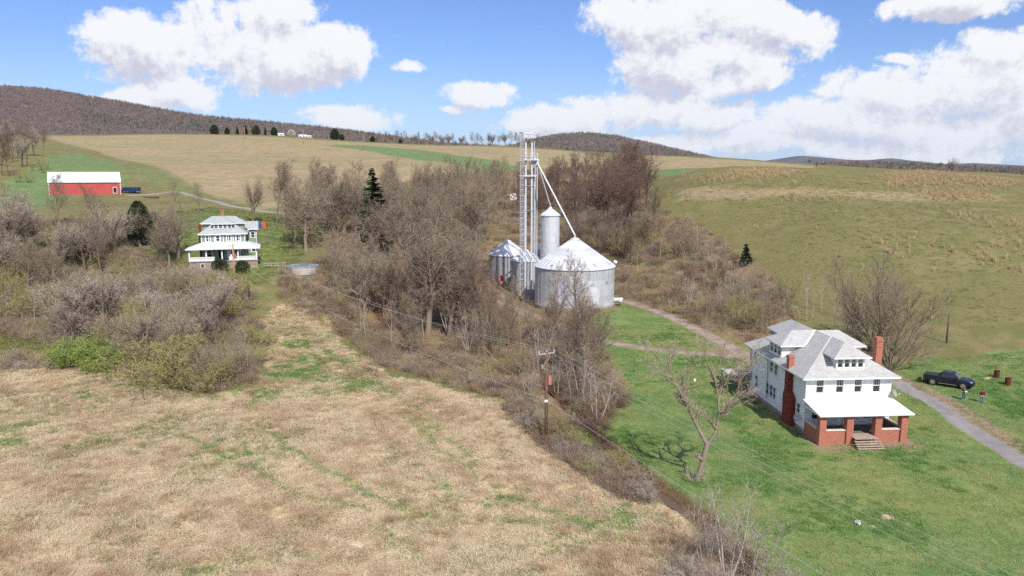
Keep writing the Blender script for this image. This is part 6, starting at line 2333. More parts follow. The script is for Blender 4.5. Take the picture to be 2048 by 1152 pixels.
brambles = [bramble(400, M_twig), bramble(401, M_twigred), bramble(402, M_twigolive), bramble(403, M_twiggrey), bramble(404, M_leaflitter)]
off_bins = lambda x, y: (np.hypot(x - 12.9, y - 153.4) > 9.5) & (np.hypot(x + 1, y - 183) > 6) & (np.hypot(x - 3.4, y - 170.5) > 6)
BAREYARD = gpoly([(930, 520), (990, 500), (1080, 560), (1060, 640), (985, 620), (920, 560)])
x, y = in_poly(WOODS, 34000, 73, lambda x, y, r_: clear_creek(x, y, r_) & ~on_road(x, y) & off_bins(x, y) & (poly_w(x, y, BAREYARD, 2) < .5) & (y < 330) & (fbm(x, y, 9, 85) > -.16))
spread('undergrowth', 'brown tangled undergrowth on the floor of the woods', x, y, brambles, .7, 1.9, 74)
BANKEDGE = gpoly([(590, 600), (640, 605), (760, 728), (880, 765), (1000, 795), (1105, 872), (1125, 858), (1060, 785), (960, 755), (880, 735), (760, 705), (690, 640), (640, 585)])
x, y = in_poly(BANKEDGE, 9000, 181, clear_creek)
spread('undergrowth', 'low brown brush between the straw field and the creek wood', x, y, brambles, .6, 1.4, 182)
THICKET = gpoly([(-60, 650), (-60, 590), (100, 565), (250, 565), (390, 560), (515, 600), (525, 650), (510, 770), (420, 785), (300, 765), (190, 735), (100, 690)])
x, y = in_poly(THICKET, 8000, 175, lambda x, y, r_: (fbm(x, y, 6, 86) > -.08) & (poly_w(x, y, THICKET, 3) > r_.uniform(.2, .8, len(x))))
spread('undergrowth', 'dense olive and grey brush filling the thicket', x, y, brambles, .8, 1.7, 176)
x, y = in_poly(BRUSH_L, 26000, 177)
spread('meadow_grass', 'rough olive grass between the trees left of the green house', x, y, T_olive, .8, 1.9, 178)
x, y = in_poly(YARD2, 9000, 179)
spread('meadow_grass', 'uneven grass of the yard around the green house', x, y, T_olive + T_lush, .7, 1.5, 180)
x, y = in_poly(BRUSH_L, 9000, 75, lambda x, y, r_: (fbm(x, y, 9, 86) > .06))
spread('undergrowth', 'grey and olive undergrowth in the thicket left of the straw field', x, y, brambles[:1] + brambles[2:], .7, 2.0, 76)
x, y = in_poly([tuple(p[:2]) for p in gp_many([(1040, 780), (1110, 862), (1200, 915), (1290, 980), (1310, 1005), (1270, 1005), (1220, 985), (1100, 905), (1010, 820)])], 3500, 77, clear_creek)
spread('undergrowth', 'low reddish brush strip along the near creek bank', x, y, brambles[:2] + brambles[3:], .5, 1.1, 78)

# ------------------------------------------------------------------ poles and wires
def utility_pole(loc, h, label, arm=None, mat=None, rad=.15, group=None, name='utility_pole', kit=True):
    o = empty(name, loc, 0, label, 'utility pole', group)
    MB().tube([(0, 0, -.8), (0, 0, h * .5), (.02, 0, h)], [rad * 1.25, rad * 1.05, rad * .8], 9).build('pole', mat or M_pole, o, smooth=True)
    if arm:
        d = Vector(arm)
        for k, zz in enumerate((h - .25,)):
            MB().bar(V3(0, 0, zz) - d, V3(0, 0, zz) + d, .12, .14).build('crossarm', M_oldwood, o)
        for t in (-.92, 0, .92):
            q = V3(0, 0, h - .18) + d * t
            MB().lathe([(.03, 0), (.06, .05), (.03, .12), (.07, .18), (.03, .28)], 8, tuple(q)).build('insulator', M_trim, o)
    return o


P1 = gp(1092, 886)
arm1 = Vector((.8, .42, 0)).normalized() * 1.05
up1 = utility_pole(tuple(P1), 10.7, 'brown wooden utility pole with crossarm and red-striped box at the creek', arm1, rad=.17)
MB().tube([(-.5, -.05, 8.75), (-.5, -.05, 9.2)], .12, 10).tube([(-.32, -.05, 8.7), (-.32, -.05, 9.1)], .07, 8).bar((-.5, -.05, 8.75), (.1, 0, 8.75), .06).build('cutout', M_greymetal, up1)
tf = MB().tube([(.38, -.12, 6.9), (.38, -.12, 7.9)], .24, 12).build('transformer', material('transformer_red', srgb(190, 120, 110), .6, var=.25), up1)
MB().bar((.34, -.37, 7.0), (.34, -.37, 7.85), .12, .03).build('stripe', M_trim, tf)
MB().box(-.2, .16, -.3, -.12, 4.9, 5.15).build('bracket', M_trim, up1)

P2 = gp(470, 574)
up2 = utility_pole(tuple(P2), 8.6, 'pale new utility pole with orange transformer in front of the green porch', Vector((.9, .2, 0)), M_polelight, .15)
MB().tube([(.42, -.1, 5.7), (.42, -.1, 6.6)], .26, 12).build('transformer', material('transformer_orange', srgb(196, 110, 84), .6, var=.2), up2)
MB().tube([(-.38, -.1, 5.9), (-.38, -.1, 6.5)], .2, 10).build('meter_box', M_trim, up2)
P3 = gp(499, 600)
utility_pole(tuple(P3), 6.2, 'shorter brown pole just right of the pale new utility pole', None, M_pole, .12)
P4 = gp(1893, 686)
utility_pole(tuple(P4), 4.6, 'old bare dark post standing alone on the right-hand slope', None, M_barkdk, .13, name='old_post')
tops = []
for i, (u, v, h, lb) in enumerate([(160, 265, 8, 'faint utility pole on the left end of the far crest'), (263, 265, 11, 'utility pole on the crest straight above the red barn'), (371, 267, 12, 'utility pole on the crest between barn and green house'),
                                   (490, 279, 11, 'utility pole in front of the dark evergreen row'), (607, 287, 12, 'utility pole on the tan field right of the blossoming tree'), (728, 294, 11.5, 'pale utility pole at the start of the green strip'),
                                   (854, 312, 8.5, 'pale utility pole in the middle of the green strip'), (983, 336, 6.5, 'pale utility pole at the right end of the green strip')]):
    p = gp(u, v)
    q = utility_pole(tuple(p), h, lb, Vector((.9, .3, 0)) if i in (1, 2, 4) else None, M_polelight if i not in (1, 2) else M_pole, .17, 'utility poles across the far field', kit=False)
    tops.append(Vector(p) + V3(0, 0, h - .2))


def wire(a, b, sag, r, label, n=24, group='overhead wires'):
    a, b = Vector(a), Vector(b)
    pts = [a.lerp(b, k / n) + V3(0, 0, -sag * 4 * (k / n) * (1 - k / n)) for k in range(n + 1)]
    o = MB().tube(pts, r, 5).build('wire', M_wire, None)
    tag(o, label, 'wire', group)
    return o


Pv = Vector(P1)
# the line goes on to the right, past the camera
far_dir = Vector((22.0, -47.0, 0)) * 1.9
for t, sagz, lb in ((-.92, 1.2, 'upper overhead wire over the lawn, nearest the creek'), (0, 1.2, 'upper overhead wire over the lawn, middle one'), (.92, 1.2, 'upper overhead wire over the lawn, nearest the white house')):
    a = Pv + V3(0, 0, 10.85) + arm1 * t
    wire(a, a + far_dir + arm1 * (t * .2), sagz, .010, lb, 40)
wire(Pv + V3(0, 0, 5.05), Pv + V3(0, 0, 5.3) + far_dir, 1.0,   .016, 'lowest and thickest overhead wire over the lawn', 40)
Q = Vector(P2)
wire(Pv + V3(-.5, -.3, 10.8), Q + V3(.8, .2, 8.5), 2.0, .011, 'upper wire from the creek pole to the pale new pole', 40)
wire(Pv + V3(.5, .3, 10.8), Q + V3(-.8, -.2, 8.5), 2.0, .011, 'second upper wire from the creek pole to the pale new pole', 40)
wire(Pv + V3(0, 0, 5.05), Vector(P3) + V3(0, 0, 6.0), 1.2, .015, 'low thick wire from the creek pole to the short brown pole', 40)
wire(Q + V3(0, 0, 6.8), in_h2(9, -2.4, 14.0), .3, .012, 'service wire from the pale new pole to the green house porch')
for a, b, i in zip(tops[:-1], tops[1:], range(9)):
    pass

# ------------------------------------------------------------------ pickup truck
M_truck = material('truck_paint', srgb(26, 30, 44), .22, spec=.6, var=.1)
M_trucklow = material('truck_cladding', srgb(30, 28, 32), .4, spec=.5)
M_tonneau = material('tonneau_vinyl', srgb(58, 58, 66), .6, var=.1)
M_tyre = material('tyre_rubber', (.02, .02, .02), .8)
M_chrome = material('bright_metal', srgb(205, 205, 208), .25, metal=.8, spec=.6)
M_lamp = material('headlamp_lens', srgb(225, 228, 232), .1, spec=.6)
M_tail = material('tail_lamp', srgb(150, 26, 20), .2, spec=.6)
M_tint = material('tinted_glass', (.012, .014, .018), .06, spec=.7)
M_wind = material('windscreen', (.10, .13, .16), .05, spec=.8)
ra, rb_ = gp(1848, 768), gp(1941, 782)
tdir = Vector((rb_[0] - ra[0], rb_[1] - ra[1], 0))
tang = math.atan2(tdir.y, tdir.x)
tc_ = (Vector(ra) + Vector(rb_)) / 2
nrm_ = V3(-tdir.y, tdir.x, 0).normalized()
tc_ = tc_ + nrm_ * 1.0
TZ = hz(tc_.x, tc_.y)
TK = empty('pickup_truck', (tc_.x, tc_.y, TZ + .02), tang, 'dark blue-black crew cab pickup truck parked on the grass beside the driveway', 'truck')
slope_pitch = math.atan2(hz(tc_.x + 2 * math.cos(tang), tc_.y + 2 * math.sin(tang)) - hz(tc_.x - 2 * math.cos(tang), tc_.y - 2 * math.sin(tang)), 4)
TK.rotation_euler = (0, -slope_pitch, tang)


def loft(stations, name, mat, parent, smooth=False):
    """closed rings of points joined along the length"""
    m = MB()
    n = len(stations[0])
    for st in stations:
        m.v += [tuple(p) for p in st]
    for i in range(len(stations) - 1):
        for k in range(n):
            k2 = (k + 1) % n
            m.f.append((i * n + k, (i + 1) * n + k, (i + 1) * n + k2, i * n + k2))
    m.f.append(tuple(range(n)))
    m.f.append(tuple((len(stations) - 1) * n + k for k in reversed(range(n))))
    o = m.build(name, mat, parent, smooth)
    md = o.modifiers.new('edge', 'BEVEL')
    md.width = .03
    md.segments = 2
    md.limit_method = 'ANGLE'
    return o


def ring(x, wb, wm, wt, z0_, z1_, z2_):
    """body cross-section: sill, waist and shoulder"""
    return [(x, -wb, z0_), (x, wb, z0_), (x, wm, z1_), (x, wt, z2_), (x, -wt, z2_), (x, -wm, z1_)]


HL = 2.92
body = loft([ring(-HL, .88, .93, .90, .62, .92, 1.26), ring(-2.8, .95, 1.0, .97, .55, .95, 1.29), ring(-1.0, .97, 1.0, .98, .50, .95, 1.29), ring(-.95, .97, 1.0, .98, .50, .95, 1.24), ring(1.0, .97, 1.0, .97, .50, .95, 1.2),
             ring(1.25, .97, 1.0, .95, .50, .95, 1.24), ring(2.3, .96, 1.0, .90, .52, .95, 1.17), ring(2.75, .92, .96, .82, .55, .9, 1.08), ring(HL, .82, .86, .74, .6, .85, .98)], 'body', M_truck, TK)
cab = loft([[(-1.0, -.92, 1.2), (-1.0, .92, 1.2), (-.82, .74, 1.86), (-.82, -.74, 1.86)], [(-.6, -.94, 1.2), (-.6, .94, 1.2), (-.55, .76, 1.92), (-.55, -.76, 1.92)],
            [(.5, -.94, 1.18), (.5, .94, 1.18), (.35, .75, 1.92), (.35, -.75, 1.92)], [(1.42, -.92, 1.18), (1.42, .92, 1.18), (.72, .72, 1.82), (.72, -.72, 1.82)]], 'cab', M_truck, TK)
for sg in (-1, 1):
    for (x0, x1, t0_, t1_) in ((-.72, -.02, -.62, -.06), (.08, .98, .06, .62)):
        q = [V3(x0, sg * .928, 1.28), V3(x1, sg * .928, 1.28), V3(t1_, sg * .792, 1.78), V3(t0_, sg * .792, 1.78)]
        MB().poly(q if sg < 0 else q[::-1]).build('side_window', M_tint, TK)
    m_ = MB().obox((1.02, sg * 1.1, 1.34), (.09, 0, 0), (0, .12, 0), (0, 0, .11)).build('mirror', M_trucklow, TK)
    for x in (-1.75, 1.82):
        ar = MB().tube([(x, sg * .80, .48), (x, sg * 1.006, .48)], .50, 22).build('wheel_arch', M_dark, TK)
        wh = MB().tube([(x, sg * .78, .42), (x, sg * 1.03, .42)], .42, 22).build('wheel', M_tyre, TK)
        rim = MB().tube([(x, sg * 1.0, .42), (x, sg * 1.045, .42)], .285, 18)
        rim.build('rim', M_chrome, wh)
        sp_ = MB()
        for k in range(5):
            a = k * 2 * math.pi / 5 + .6
            sp_.obox((x + math.cos(a) * .16, sg * 1.048, .42 + math.sin(a) * .16), (math.cos(a + .63) * .05, 0, math.sin(a + .63) * .05), (0, .006, 0), (math.cos(a + .63 + 1.57) * .03, 0, math.sin(a + .63 + 1.57) * .03))
        sp_.build('spoke_gap', M_dark, wh)
    MB().bar((-1.1, sg * 1.05, .40), (1.15, sg * 1.05, .40), .10, .06).build('running_board', M_chrome, TK)
    MB().obox((2.72, sg * .78, .96), (.13, sg * -.03, 0), (.02, .13, 0), (0, 0, .09)).build('headlight', M_lamp, TK)
    MB().box(-2.965, -2.90, sg * .84 - .07, sg * .84 + .07, .92, 1.24).build('taillight', M_tail, TK)
    for x in (-.05, 1.03):
        MB().bar((x, sg * 1.003, .58), (x, sg * 1.003, 1.16), .012, .012).build('door_seam', M_dark, TK)
    for x in (-.25, .8):
        MB().bar((x - .09, sg * 1.01, 1.08), (x + .09, sg * 1.01, 1.08), .03, .035).build('door_handle', M_truck, TK)
MB().poly([V3(1.36, -.80, 1.235), V3(1.36, .80, 1.235), V3(.80, .66, 1.785), V3(.80, -.66, 1.785)]).build('windscreen', M_wind, TK)
MB().poly([V3(-1.0, .78, 1.32), V3(-1.0, -.78, 1.32), V3(-.88, -.66, 1.78), V3(-.88, .66, 1.78)]).build('rear_window', M_tint, TK)
MB().box(-2.86, -1.06, -.90, .90, 1.30, 1.335).build('bed_cover', M_tonneau, TK)
MB().box(-3.06, -2.925, -.94, .94, .5, .72).build('rear_bumper', M_chrome, TK)
MB().box(2.84, 3.0, -.9, .9, .45, .68).build('front_bumper', M_trucklow, TK)
MB().box(2.86, 2.965, -.5, .5, .70, .96).build('grille', M_trucklow, TK)
MB().box(-2.5, 2.5, -.7, .7, .3, .5).build('chassis', M_dark, TK)


# ------------------------------------------------------------------ two people
M_skin = material('skin', srgb(206, 158, 136), .6)
M_jeans = material('blue_jeans', srgb(72, 92, 128), .85, var=.25, vscale=6)
M_jeanslt = material('light_blue_jeans', srgb(104, 130, 166), .85, var=.25, vscale=6)
M_maroon = material('maroon_sweater', srgb(96, 40, 44), .9, var=.15, vscale=8)
M_tshirt = material('dark_tshirt', srgb(40, 42, 58), .9, var=.1)
M_redcap = material('red_cap', srgb(176, 58, 56), .8)
M_hair = material('brown_hair', srgb(70, 50, 40), .8)
M_shoe = material('white_shoes', srgb(206, 200, 196), .7)
M_shoedk = material('brown_boots', srgb(90, 76, 70), .8)


def skin_mesh(name, verts, edges, radii, mat, parent, root=0, sub=1):
    me = bpy.data.meshes.new(name)
    me.from_pydata([tuple(v) for v in verts], edges, [])
    me.materials.append(mat)
    o = link(bpy.data.objects.new(name, me), parent)
    md = o.modifiers.new('skin', 'SKIN')
    md.use_smooth_shade = True
    me.skin_vertices[0]
    for i, r in enumerate(radii):
        me.skin_vertices[0].data[i].radius = (r, r) if not isinstance(r, tuple) else r
        me.skin_vertices[0].data[i].use_root = (i == root)
    sd = o.modifiers.new('sub', 'SUBSURF')
    sd.levels = sd.render_levels = sub
    return o


def hand(base, d, thumb, V, E, Rr, root_i):
    """palm and five fingers hanging from a wrist vertex"""
    d = Vector(d).normalized()
    th = Vector(thumb).normalized()
    palm = Vector(base) + d * .08
    V.append(palm)
    Rr.append(.030)
    pi = len(V) - 1
    E.append((root_i, pi))
    for k, (off, L) in enumerate(((-.028, .075), (-.009, .085), (.010, .08), (.028, .065))):
        a = palm + th * -off + d * .03
        V.append(a + d * L * .5)
        Rr.append(.009)
        E.append((pi, len(V) - 1))
        V.append(a + d * L * .9 + d.cross(th) * .02)
        Rr.append(.008)
        E.append((len(V) - 2, len(V) - 1))
    V.append(palm + th * .045 - d * .01)
    Rr.append(.010)
    E.append((pi, len(V) - 1))
    V.append(palm + th * .06 + d * .03)
    Rr.append(.009)
    E.append((len(V) - 2, len(V) - 1))


def person(loc, face, label, shirt, pants, shoe, arms, cap, bulk=1.0):
    o = empty('person', loc, face, label, 'person')
    V = [V3(0, 0, .95), V3(0, .0, 1.12), V3(0, -.01, 1.32), V3(0, .0, 1.45), V3(0, -.01, 1.53), V3(0, -.03, 1.62), V3(0, -.03, 1.70), V3(0, -.02, 1.76)]
    Rr = [(.16, .12), (.155, .115), (.17, .12), (.09, .08), .058, (.078, .09), (.082, .098), (.05, .06)]
    E = [(0, 1), (1, 2), (2, 3), (3, 4), (4, 5), (5, 6), (6, 7)]
    for sg in (-1, 1):
        b = len(V)
        V += [V3(sg * .10, 0, .86), V3(sg * .12, -.01, .50), V3(sg * .13, .02, .10), V3(sg * .14, -.14, .04)]
        Rr += [.09, .065, .045, .04]
        E += [(0, b), (b, b + 1), (b + 1, b + 2), (b + 2, b + 3)]
    ends = []
    for sg, (el, wr) in zip((-1, 1), arms):
        b = len(V)
        V += [V3(sg * .20, 0, 1.42), Vector(el), Vector(wr)]
        Rr += [.058, .043, .030]
        E += [(2, b), (b, b + 1), (b + 1, b + 2)]
        d = (Vector(wr) - Vector(el))
        hand(V[b + 2], d, Vector((-sg, -.3, .2)), V, E, Rr, b + 2)
    skin_mesh('body', V, E, Rr, M_skin, o)
    # nose, eyes, mouth, ears
    fc = MB().obox((0, -.135, 1.645), (.012, 0, 0), (0, .02, 0), (0, 0, .022))
    for sg in (-1, 1):
        fc.obox((sg * .088, -.03, 1.65), (.01, 0, 0), (0, .018, 0), (0, 0, .03))
    fc.build('face', M_skin, o)
    ey = MB().obox((0, -.118, 1.59), (.026, 0, 0), (0, .008, 0), (0, 0, .005))
    for sg in (-1, 1):
        ey.obox((sg * .032, -.122, 1.675), (.012, 0, 0), (0, .006, 0), (0, 0, .007))
    ey.build('eyes', M_hair, o)
    k = bulk
    sv = [V3(0, 0, .90), V3(0, 0, 1.12), V3(0, -.01, 1.32), V3(0, 0, 1.47)]
    sr = [(.185 * k, .145 * k), (.185 * k, .145 * k), (.195 * k, .145 * k), (.085, .08)]
    se = [(0, 1), (1, 2), (2, 3)]
    for sg, (el, wr) in zip((-1, 1), arms):
        b = len(sv)
        e_ = Vector(el)
        w_ = Vector(wr)
        long = shirt is M_maroon
        sv += [V3(sg * .205 * k, 0, 1.42), e_ if long else V3(sg * .2 * k, 0, 1.42).lerp(e_, .8)]
        sr += [.078, .066]
        se += [(2, b), (b, b + 1)]
        if long:
            sv.append(e_.lerp(w_, .9))
            sr.append(.05)
            se.append((b + 1, b + 2))
    skin_mesh('shirt', sv, se, sr, shirt, o)
    pv = [V3(0, 0, .98)]
    pr_ = [(.17 * k, .13 * k)]
    pe = []
    for sg in (-1, 1):
        b = len(pv)
        pv += [V3(sg * .105, 0, .84), V3(sg * .12, -.01, .50), V3(sg * .13, .02, .09)]
        pr_ += [.105 * k, .082, .07]
        pe += [(0, b), (b, b + 1), (b + 1, b + 2)]
    skin_mesh('trousers', pv, pe, pr_, pants, o)
    for sg in (-1, 1):
        MB().tube([(sg * .13, .06, .05), (sg * .135, -.06, .055), (sg * .14, -.19, .04)], [.05, .055, .04], 8).build('shoe', shoe, o, smooth=True)
    m_ = MB()
    if cap:
        m_.lathe([(.112, 0), (.112, .04), (.09, .10), (.04, .13), (.005, .135)], 14, (0, -.02, 1.70))
        m_.obox((0, -.16, 1.715), (.075, 0, 0), (0, .06, -.012), (0, 0, .008))
        m_.build('cap', M_redcap, o, smooth=True)
        MB().lathe([(.095, -.09), (.1, -.02), (.1, .02)], 14, (0, .0, 1.68)).build('hair', M_hair, o, smooth=True)
    else:
        m_.lathe([(.10, -.06), (.112, .0), (.10, .06), (.06, .10), (.005, .115)], 14, (0, .0, 1.70))
        m_.build('hair', M_hair, o, smooth=True)
    return o


pa = gp(1927, 800)
pb = gp(1963, 805)
person(tuple(pa), R(-8), 'person in red cap, dark shirt and blue jeans with forearms raised, near the truck', M_tshirt, M_jeans, M_shoe, [((-.34, -.02, 1.16), (-.12, -.26, 1.18)), ((.34, -.02, 1.16), (.12, -.28, 1.22))], True)
MB_ = MB().obox((0, 0, 0), (.13, 0, 0), (0, .03, 0), (0, 0, .09))
pp_ = MB_.build('notepad', M_trim, None)
pp_.location = Vector(pa) + V3(.02, -.33, 1.24)
tag(pp_, 'white notepad held by the person in the red cap', 'notepad')
person(tuple(pb), R(6), 'stocky person in maroon sweater and light jeans standing right of the other', M_maroon, M_jeanslt, M_shoedk, [((-.34, .03, 1.15), (-.24, -.06, .92)), ((.34, .03, 1.15), (.24, -.06, .92))], False, 1.14)

# ------------------------------------------------------------------ burn barrels and small things
for (u, v, lb) in ((1993, 755, 'rusty steel burn barrel nearer the ash heap'), (2015, 770, 'rusty steel burn barrel farther from the ash heap')):
    p = gp(u, v)
    o = empty('burn_barrel', tuple(p), 0, lb, 'barrel', 'rusty burn barrels')
    MB().lathe([(.0, .02), (.34, .02), (.34, .3), (.355, .32), (.34, .34), (.34, .62), (.355, .64), (.34, .66), (.34, .95), (.32, .95), (.31, .1), (0, .1)], 20).build('drum', M_rust, o)
    MB().lathe([(.335, .94), (.365, .96), (.365, .98), (.335, 1.0), (.335, .94)], 20).build('rim', M_rust, o)


def heap(name, label, cat, c, rx, ry, h, mat, seed, n=14):
    m = MB()
    r = random.Random(seed)
    vs = {}
    for j in range(n + 1):
        for i in range(n + 1):
            a, b = i / n * 2 - 1, j / n * 2 - 1
            rr = min(1, math.hypot(a, b))
            z = h * (math.cos(rr * math.pi) * .5 + .5) * r.uniform(.6, 1.3)
            x_, y_ = c[0] + a * rx, c[1] + b * ry
            vs[i, j] = len(m.v)
            m.v.append((x_, y_, hz(x_, y_) - .03 + z))
    for j in range(n):
        for i in range(n):
            m.f.append((vs[i, j], vs[i + 1, j], vs[i + 1, j + 1], vs[i, j + 1]))
    o = m.build(name, mat, None)
    return tag(o, label, cat)


M_ash = material('ash_and_straw', srgb(188, 168, 142), .95, vscale=3, col2=srgb(140, 122, 100), bump=.4)
heap('ash_heap', 'pale ash heap beside the rusty barrels', 'heap', gp(1975, 757), .9, .6, .25, M_ash, 1)
heap('straw_heap', 'pale straw heap on the lawn at the lower right', 'heap', gp(1772, 1034), 1.0, .7, .18, M_ash, 2)
heap('straw_heap', 'smaller straw patch beside the white bucket', 'heap', gp(1745, 1054), .5, .5, .12, M_ash, 3)
heap('straw_heap', 'thin straw patch left of the front steps', 'heap', gp(1548, 898), .8, .5, .1, material('brown_litter', srgb(150, 122, 92), .95, vscale=4, col2=srgb(120, 96, 70)), 4)
p = gp(1711, 1048)
o = empty('bucket', tuple(p), 0, 'white plastic bucket lying by the straw on the lawn', 'bucket')
MB().lathe([(0, 0), (.14, 0), (.17, .36), (.18, .37), (.155, .36), (.13, .03), (0, .03)], 16).build('pail', M_trim, o)
o.rotation_euler = (R(70), 0, .5)
o.location.z += .16
p = gp(1389, 772)
o = empty('birdhouse_post', tuple(p), 0, 'small white box on a thin post on the lawn', 'post')
MB().tube([(0, 0, -.2), (0, 0, .7)], .03, 6).build('post', M_pole, o)
MB().box(-.12, .12, -.12, .12, .7, .95).poly([(-.15, -.15, .95), (.15, -.15, .95), (0, 0, 1.1)]).poly([(.15, -.15, .95), (.15, .15, .95), (0, 0, 1.1)]).poly([(.15, .15, .95), (-.15, .15, .95), (0, 0, 1.1)]).poly([(-.15, .15, .95), (-.15, -.15, .95), (0, 0, 1.1)]).build('box', M_trim, o)

# swimming pool, deck rail, tarps and pen by the green house
M_poolwall = material('pool_wall_white', srgb(188, 180, 176), .5, var=.1)
M_poolwater = material('pool_water_blue', srgb(92, 138, 186), .1, spec=.5, vscale=1.2, col2=srgb(150, 184, 214))
p = gp(606, 541)
o = empty('swimming_pool', tuple(p), 0, 'round above-ground swimming pool with pale wall and blue water', 'pool')
MB().lathe([(3.3, -.6), (3.3, 1.0), (3.4, 1.02), (3.4, 1.08), (3.2, 1.08), (3.2, .9)], 40).build('wall', M_poolwall, o)
MB().lathe([(3.22, 1.03), (.01, 1.03)], 40).build('water', M_poolwater, o)
f0 = gp(528, 536)
f1 = gp(572, 538)
o = empty('deck_rail', tuple(f0), math.atan2(f1[1] - f0[1], f1[0] - f0[0]), 'weathered wooden deck rail left of the swimming pool', 'railing')
L = math.hypot(f1[0] - f0[0], f1[1] - f0[1])
for z in (.55, 1.05):
    MB().box(0, L, -.05, .05, z - .07, z + .07).build('rail', M_oldwood, o)
k = 0
while k <= L:
    MB().box(k - .06, k + .06, .052, .17, -.6, 1.15).build('post', M_oldwood, o)
    k += 1.5
tp = gp(515, 455)


def tarp(name, label, c, rx, ry, h, mat, seed):
    m = MB()
    r = random.Random(seed)
    n = 12
    b = []
    for j in range(n + 1):
        for i in range(n + 1):
            a, q = i / n * 2 - 1, j / n * 2 - 1
            e = (1 - abs(a) ** 5) * (1 - abs(q) ** 5)
            b.append((c[0] + a * rx, c[1] + q * ry, hz(c[0] + a * rx, c[1] + q * ry) - .1 + h * e * r.uniform(.85, 1.1)))
    m.v = b
    m.f = [(j * (n + 1) + i, j * (n + 1) + i + 1, (j + 1) * (n + 1) + i + 1, (j + 1) * (n + 1) + i) for j in range(n) for i in range(n)]
    return tag(m.build(name, mat, None), label, 'tarp')


tarp('tarp', 'bright blue tarp over a pile behind the green house', tp, 1.15, 1.2, 1.5, material('blue_tarp', srgb(40, 92, 176), .5, var=.3, vscale=3), 1)
tarp('tarp', 'rust orange tarp pile right beside the blue tarp', gp(529, 454), .8, 1.2, 1.5, material('orange_tarp', srgb(186, 98, 62), .6, var=.3, vscale=3), 2)
ring_c = gp(520, 481)
o = empty('round_pen', tuple(ring_c), 0, 'low pale rail ring of a round pen on the yard right of the green house', 'pen')
for k in range(16):
    a0, a1 = 2 * math.pi * k / 16, 2 * math.pi * (k + 1) / 16
    q0 = (math.cos(a0) * 3.4, math.sin(a0) * 5.0)
    q1 = (math.cos(a1) * 3.4, math.sin(a1) * 5.0)
    z0_ = hz(ring_c[0] + q0[0], ring_c[1] + q0[1]) - ring_c[2]
    z1_ = hz(ring_c[0] + q1[0], ring_c[1] + q1[1]) - ring_c[2]
    MB().tube([(*q0, z0_ + .6), (*q1, z1_ + .6)], .05, 5).build('rail', M_greymetal, o)
    MB().tube([(*q0, z0_ - .2), (*q0, z0_ + .65)], .05, 5).build('post', M_greymetal, o)

# fallen trunks by the creek
def fallen(label, pts, r0, seed):
    w = [Vector(gp(u, v)) + V3(0, 0, h) for u, v, h in pts]
    pl = Plant(seed)
    c = w[0].copy()
    q = [p_ - c for p_ in w]
    pl.tube(q, [r0 * (1 - .75 * i / (len(q) - 1)) for i in range(len(q))], 7)
    sp = [dict(seg=4, wob=.25, up=.05, tube=4, taper=.2, n=5, t0=.2, ratio=.4, ang=(30, 70), rr=.5), dict(seg=2, wob=.25, wmin=.03, wend=.012, n=4, t0=.2, ratio=.5, ang=(30, 60)), dict(seg=1, wmin=.02, wend=.01)]
    for k in range(7):
        t = random.Random(seed + k).uniform(.3, 1) * (len(q) - 1)
        i = min(int(t), len(q) - 2)
        pl.grow(q[i].lerp(q[i + 1], t - i), (pl.rv() + V3(0, 0, .6)).normalized(), 1.8, r0 * .35, 0, sp)
    ms = pl.meshes('fallen_trunk')
    o = empty('fallen_tree', tuple(c), 0, label, 'fallen tree')
    for m_, nm, mt in zip(ms, ('trunk', 'branches'), (M_bark, M_twiggrey)):
        if m_:
            m_.materials.append(mt)
            link(bpy.data.objects.new(nm, m_), o)


fallen('pale arched fallen tree left of the huge bare tree', [(812, 640, .3), (780, 628, 1.2), (740, 622, 1.9), (700, 630, 1.3), (682, 650, .4)], .17, 600)
fallen('grey fallen limb lying across the creek bank', [(930, 730, .2), (960, 755, .5), (985, 770, .3)], .2, 610)
fallen('leaning dead trunk above the creek pool', [(1000, 740, .1), (975, 715, 1.2), (955, 700, 2.4)], .16, 620)

# ------------------------------------------------------------------ along the far crest
for i in range(34):
    u = 690 + i * 11.5 + PR.uniform(-4, 4)
    Y_ = 862 - max(0, (u - 760)) * .28
    q = on_y(u, 300, Y_)
    h = PR.uniform(11, 17) if u > 760 else PR.uniform(7, 12)
    plant('forest' if PR.random() < .7 else 'spread', (q[0], Y_, hz(q[0], Y_) - .3), h, 'bare tree in the row along the far field crest', 'row of bare trees on the far crest', wide=1.25)
for i, (u, h) in enumerate(((438, 11), (463, 8), (483, 11), (500, 11.5), (520, 11), (538, 9.5), (556, 9.5))):
    q = on_y(u, 280, 858)
    plant('spruce' if i in (2, 3, 5) else 'juniper', (q[0], 846, hz(q[0], 846) - .3), h, 'dark evergreen on the far crest', 'evergreens on the far crest', wide=(1.5, 1.25, 1.0, 1.2, 1.5, 1.1, 1.4)[i])
for i, (u, h) in enumerate(((674, 13), (688, 7), (748, 7), (803, 5))):
    q = on_y(u, 280, 856)
    plant('juniper', (q[0], 846, hz(q[0], 846) - .3), h, 'dark evergreen right of the blossoming crest tree', 'evergreens before the crest woods', wide=1.4)
q = on_y(583, 280, 858)
M_blossom = foliage_mat('white_blossom', [(0, srgb(226, 214, 206)), (1, srgb(204, 190, 180))])
proto('blossom', 95, 8, lambda p: dense_bush(p, 8, 4.2, lambda t: math.sin(min(1, t * .85 + .12) * math.pi) ** .5 * (t > .15), 2600, .5), M_barkdk, M_barkdk, M_blossom)
NAMES['blossom'] = 'blossoming_tree'
CATS['blossoming_tree'] = 'tree'
plant('blossom', (q[0], 858, hz(q[0], 858) - .3), 8, 'white blossoming round tree on the far crest')
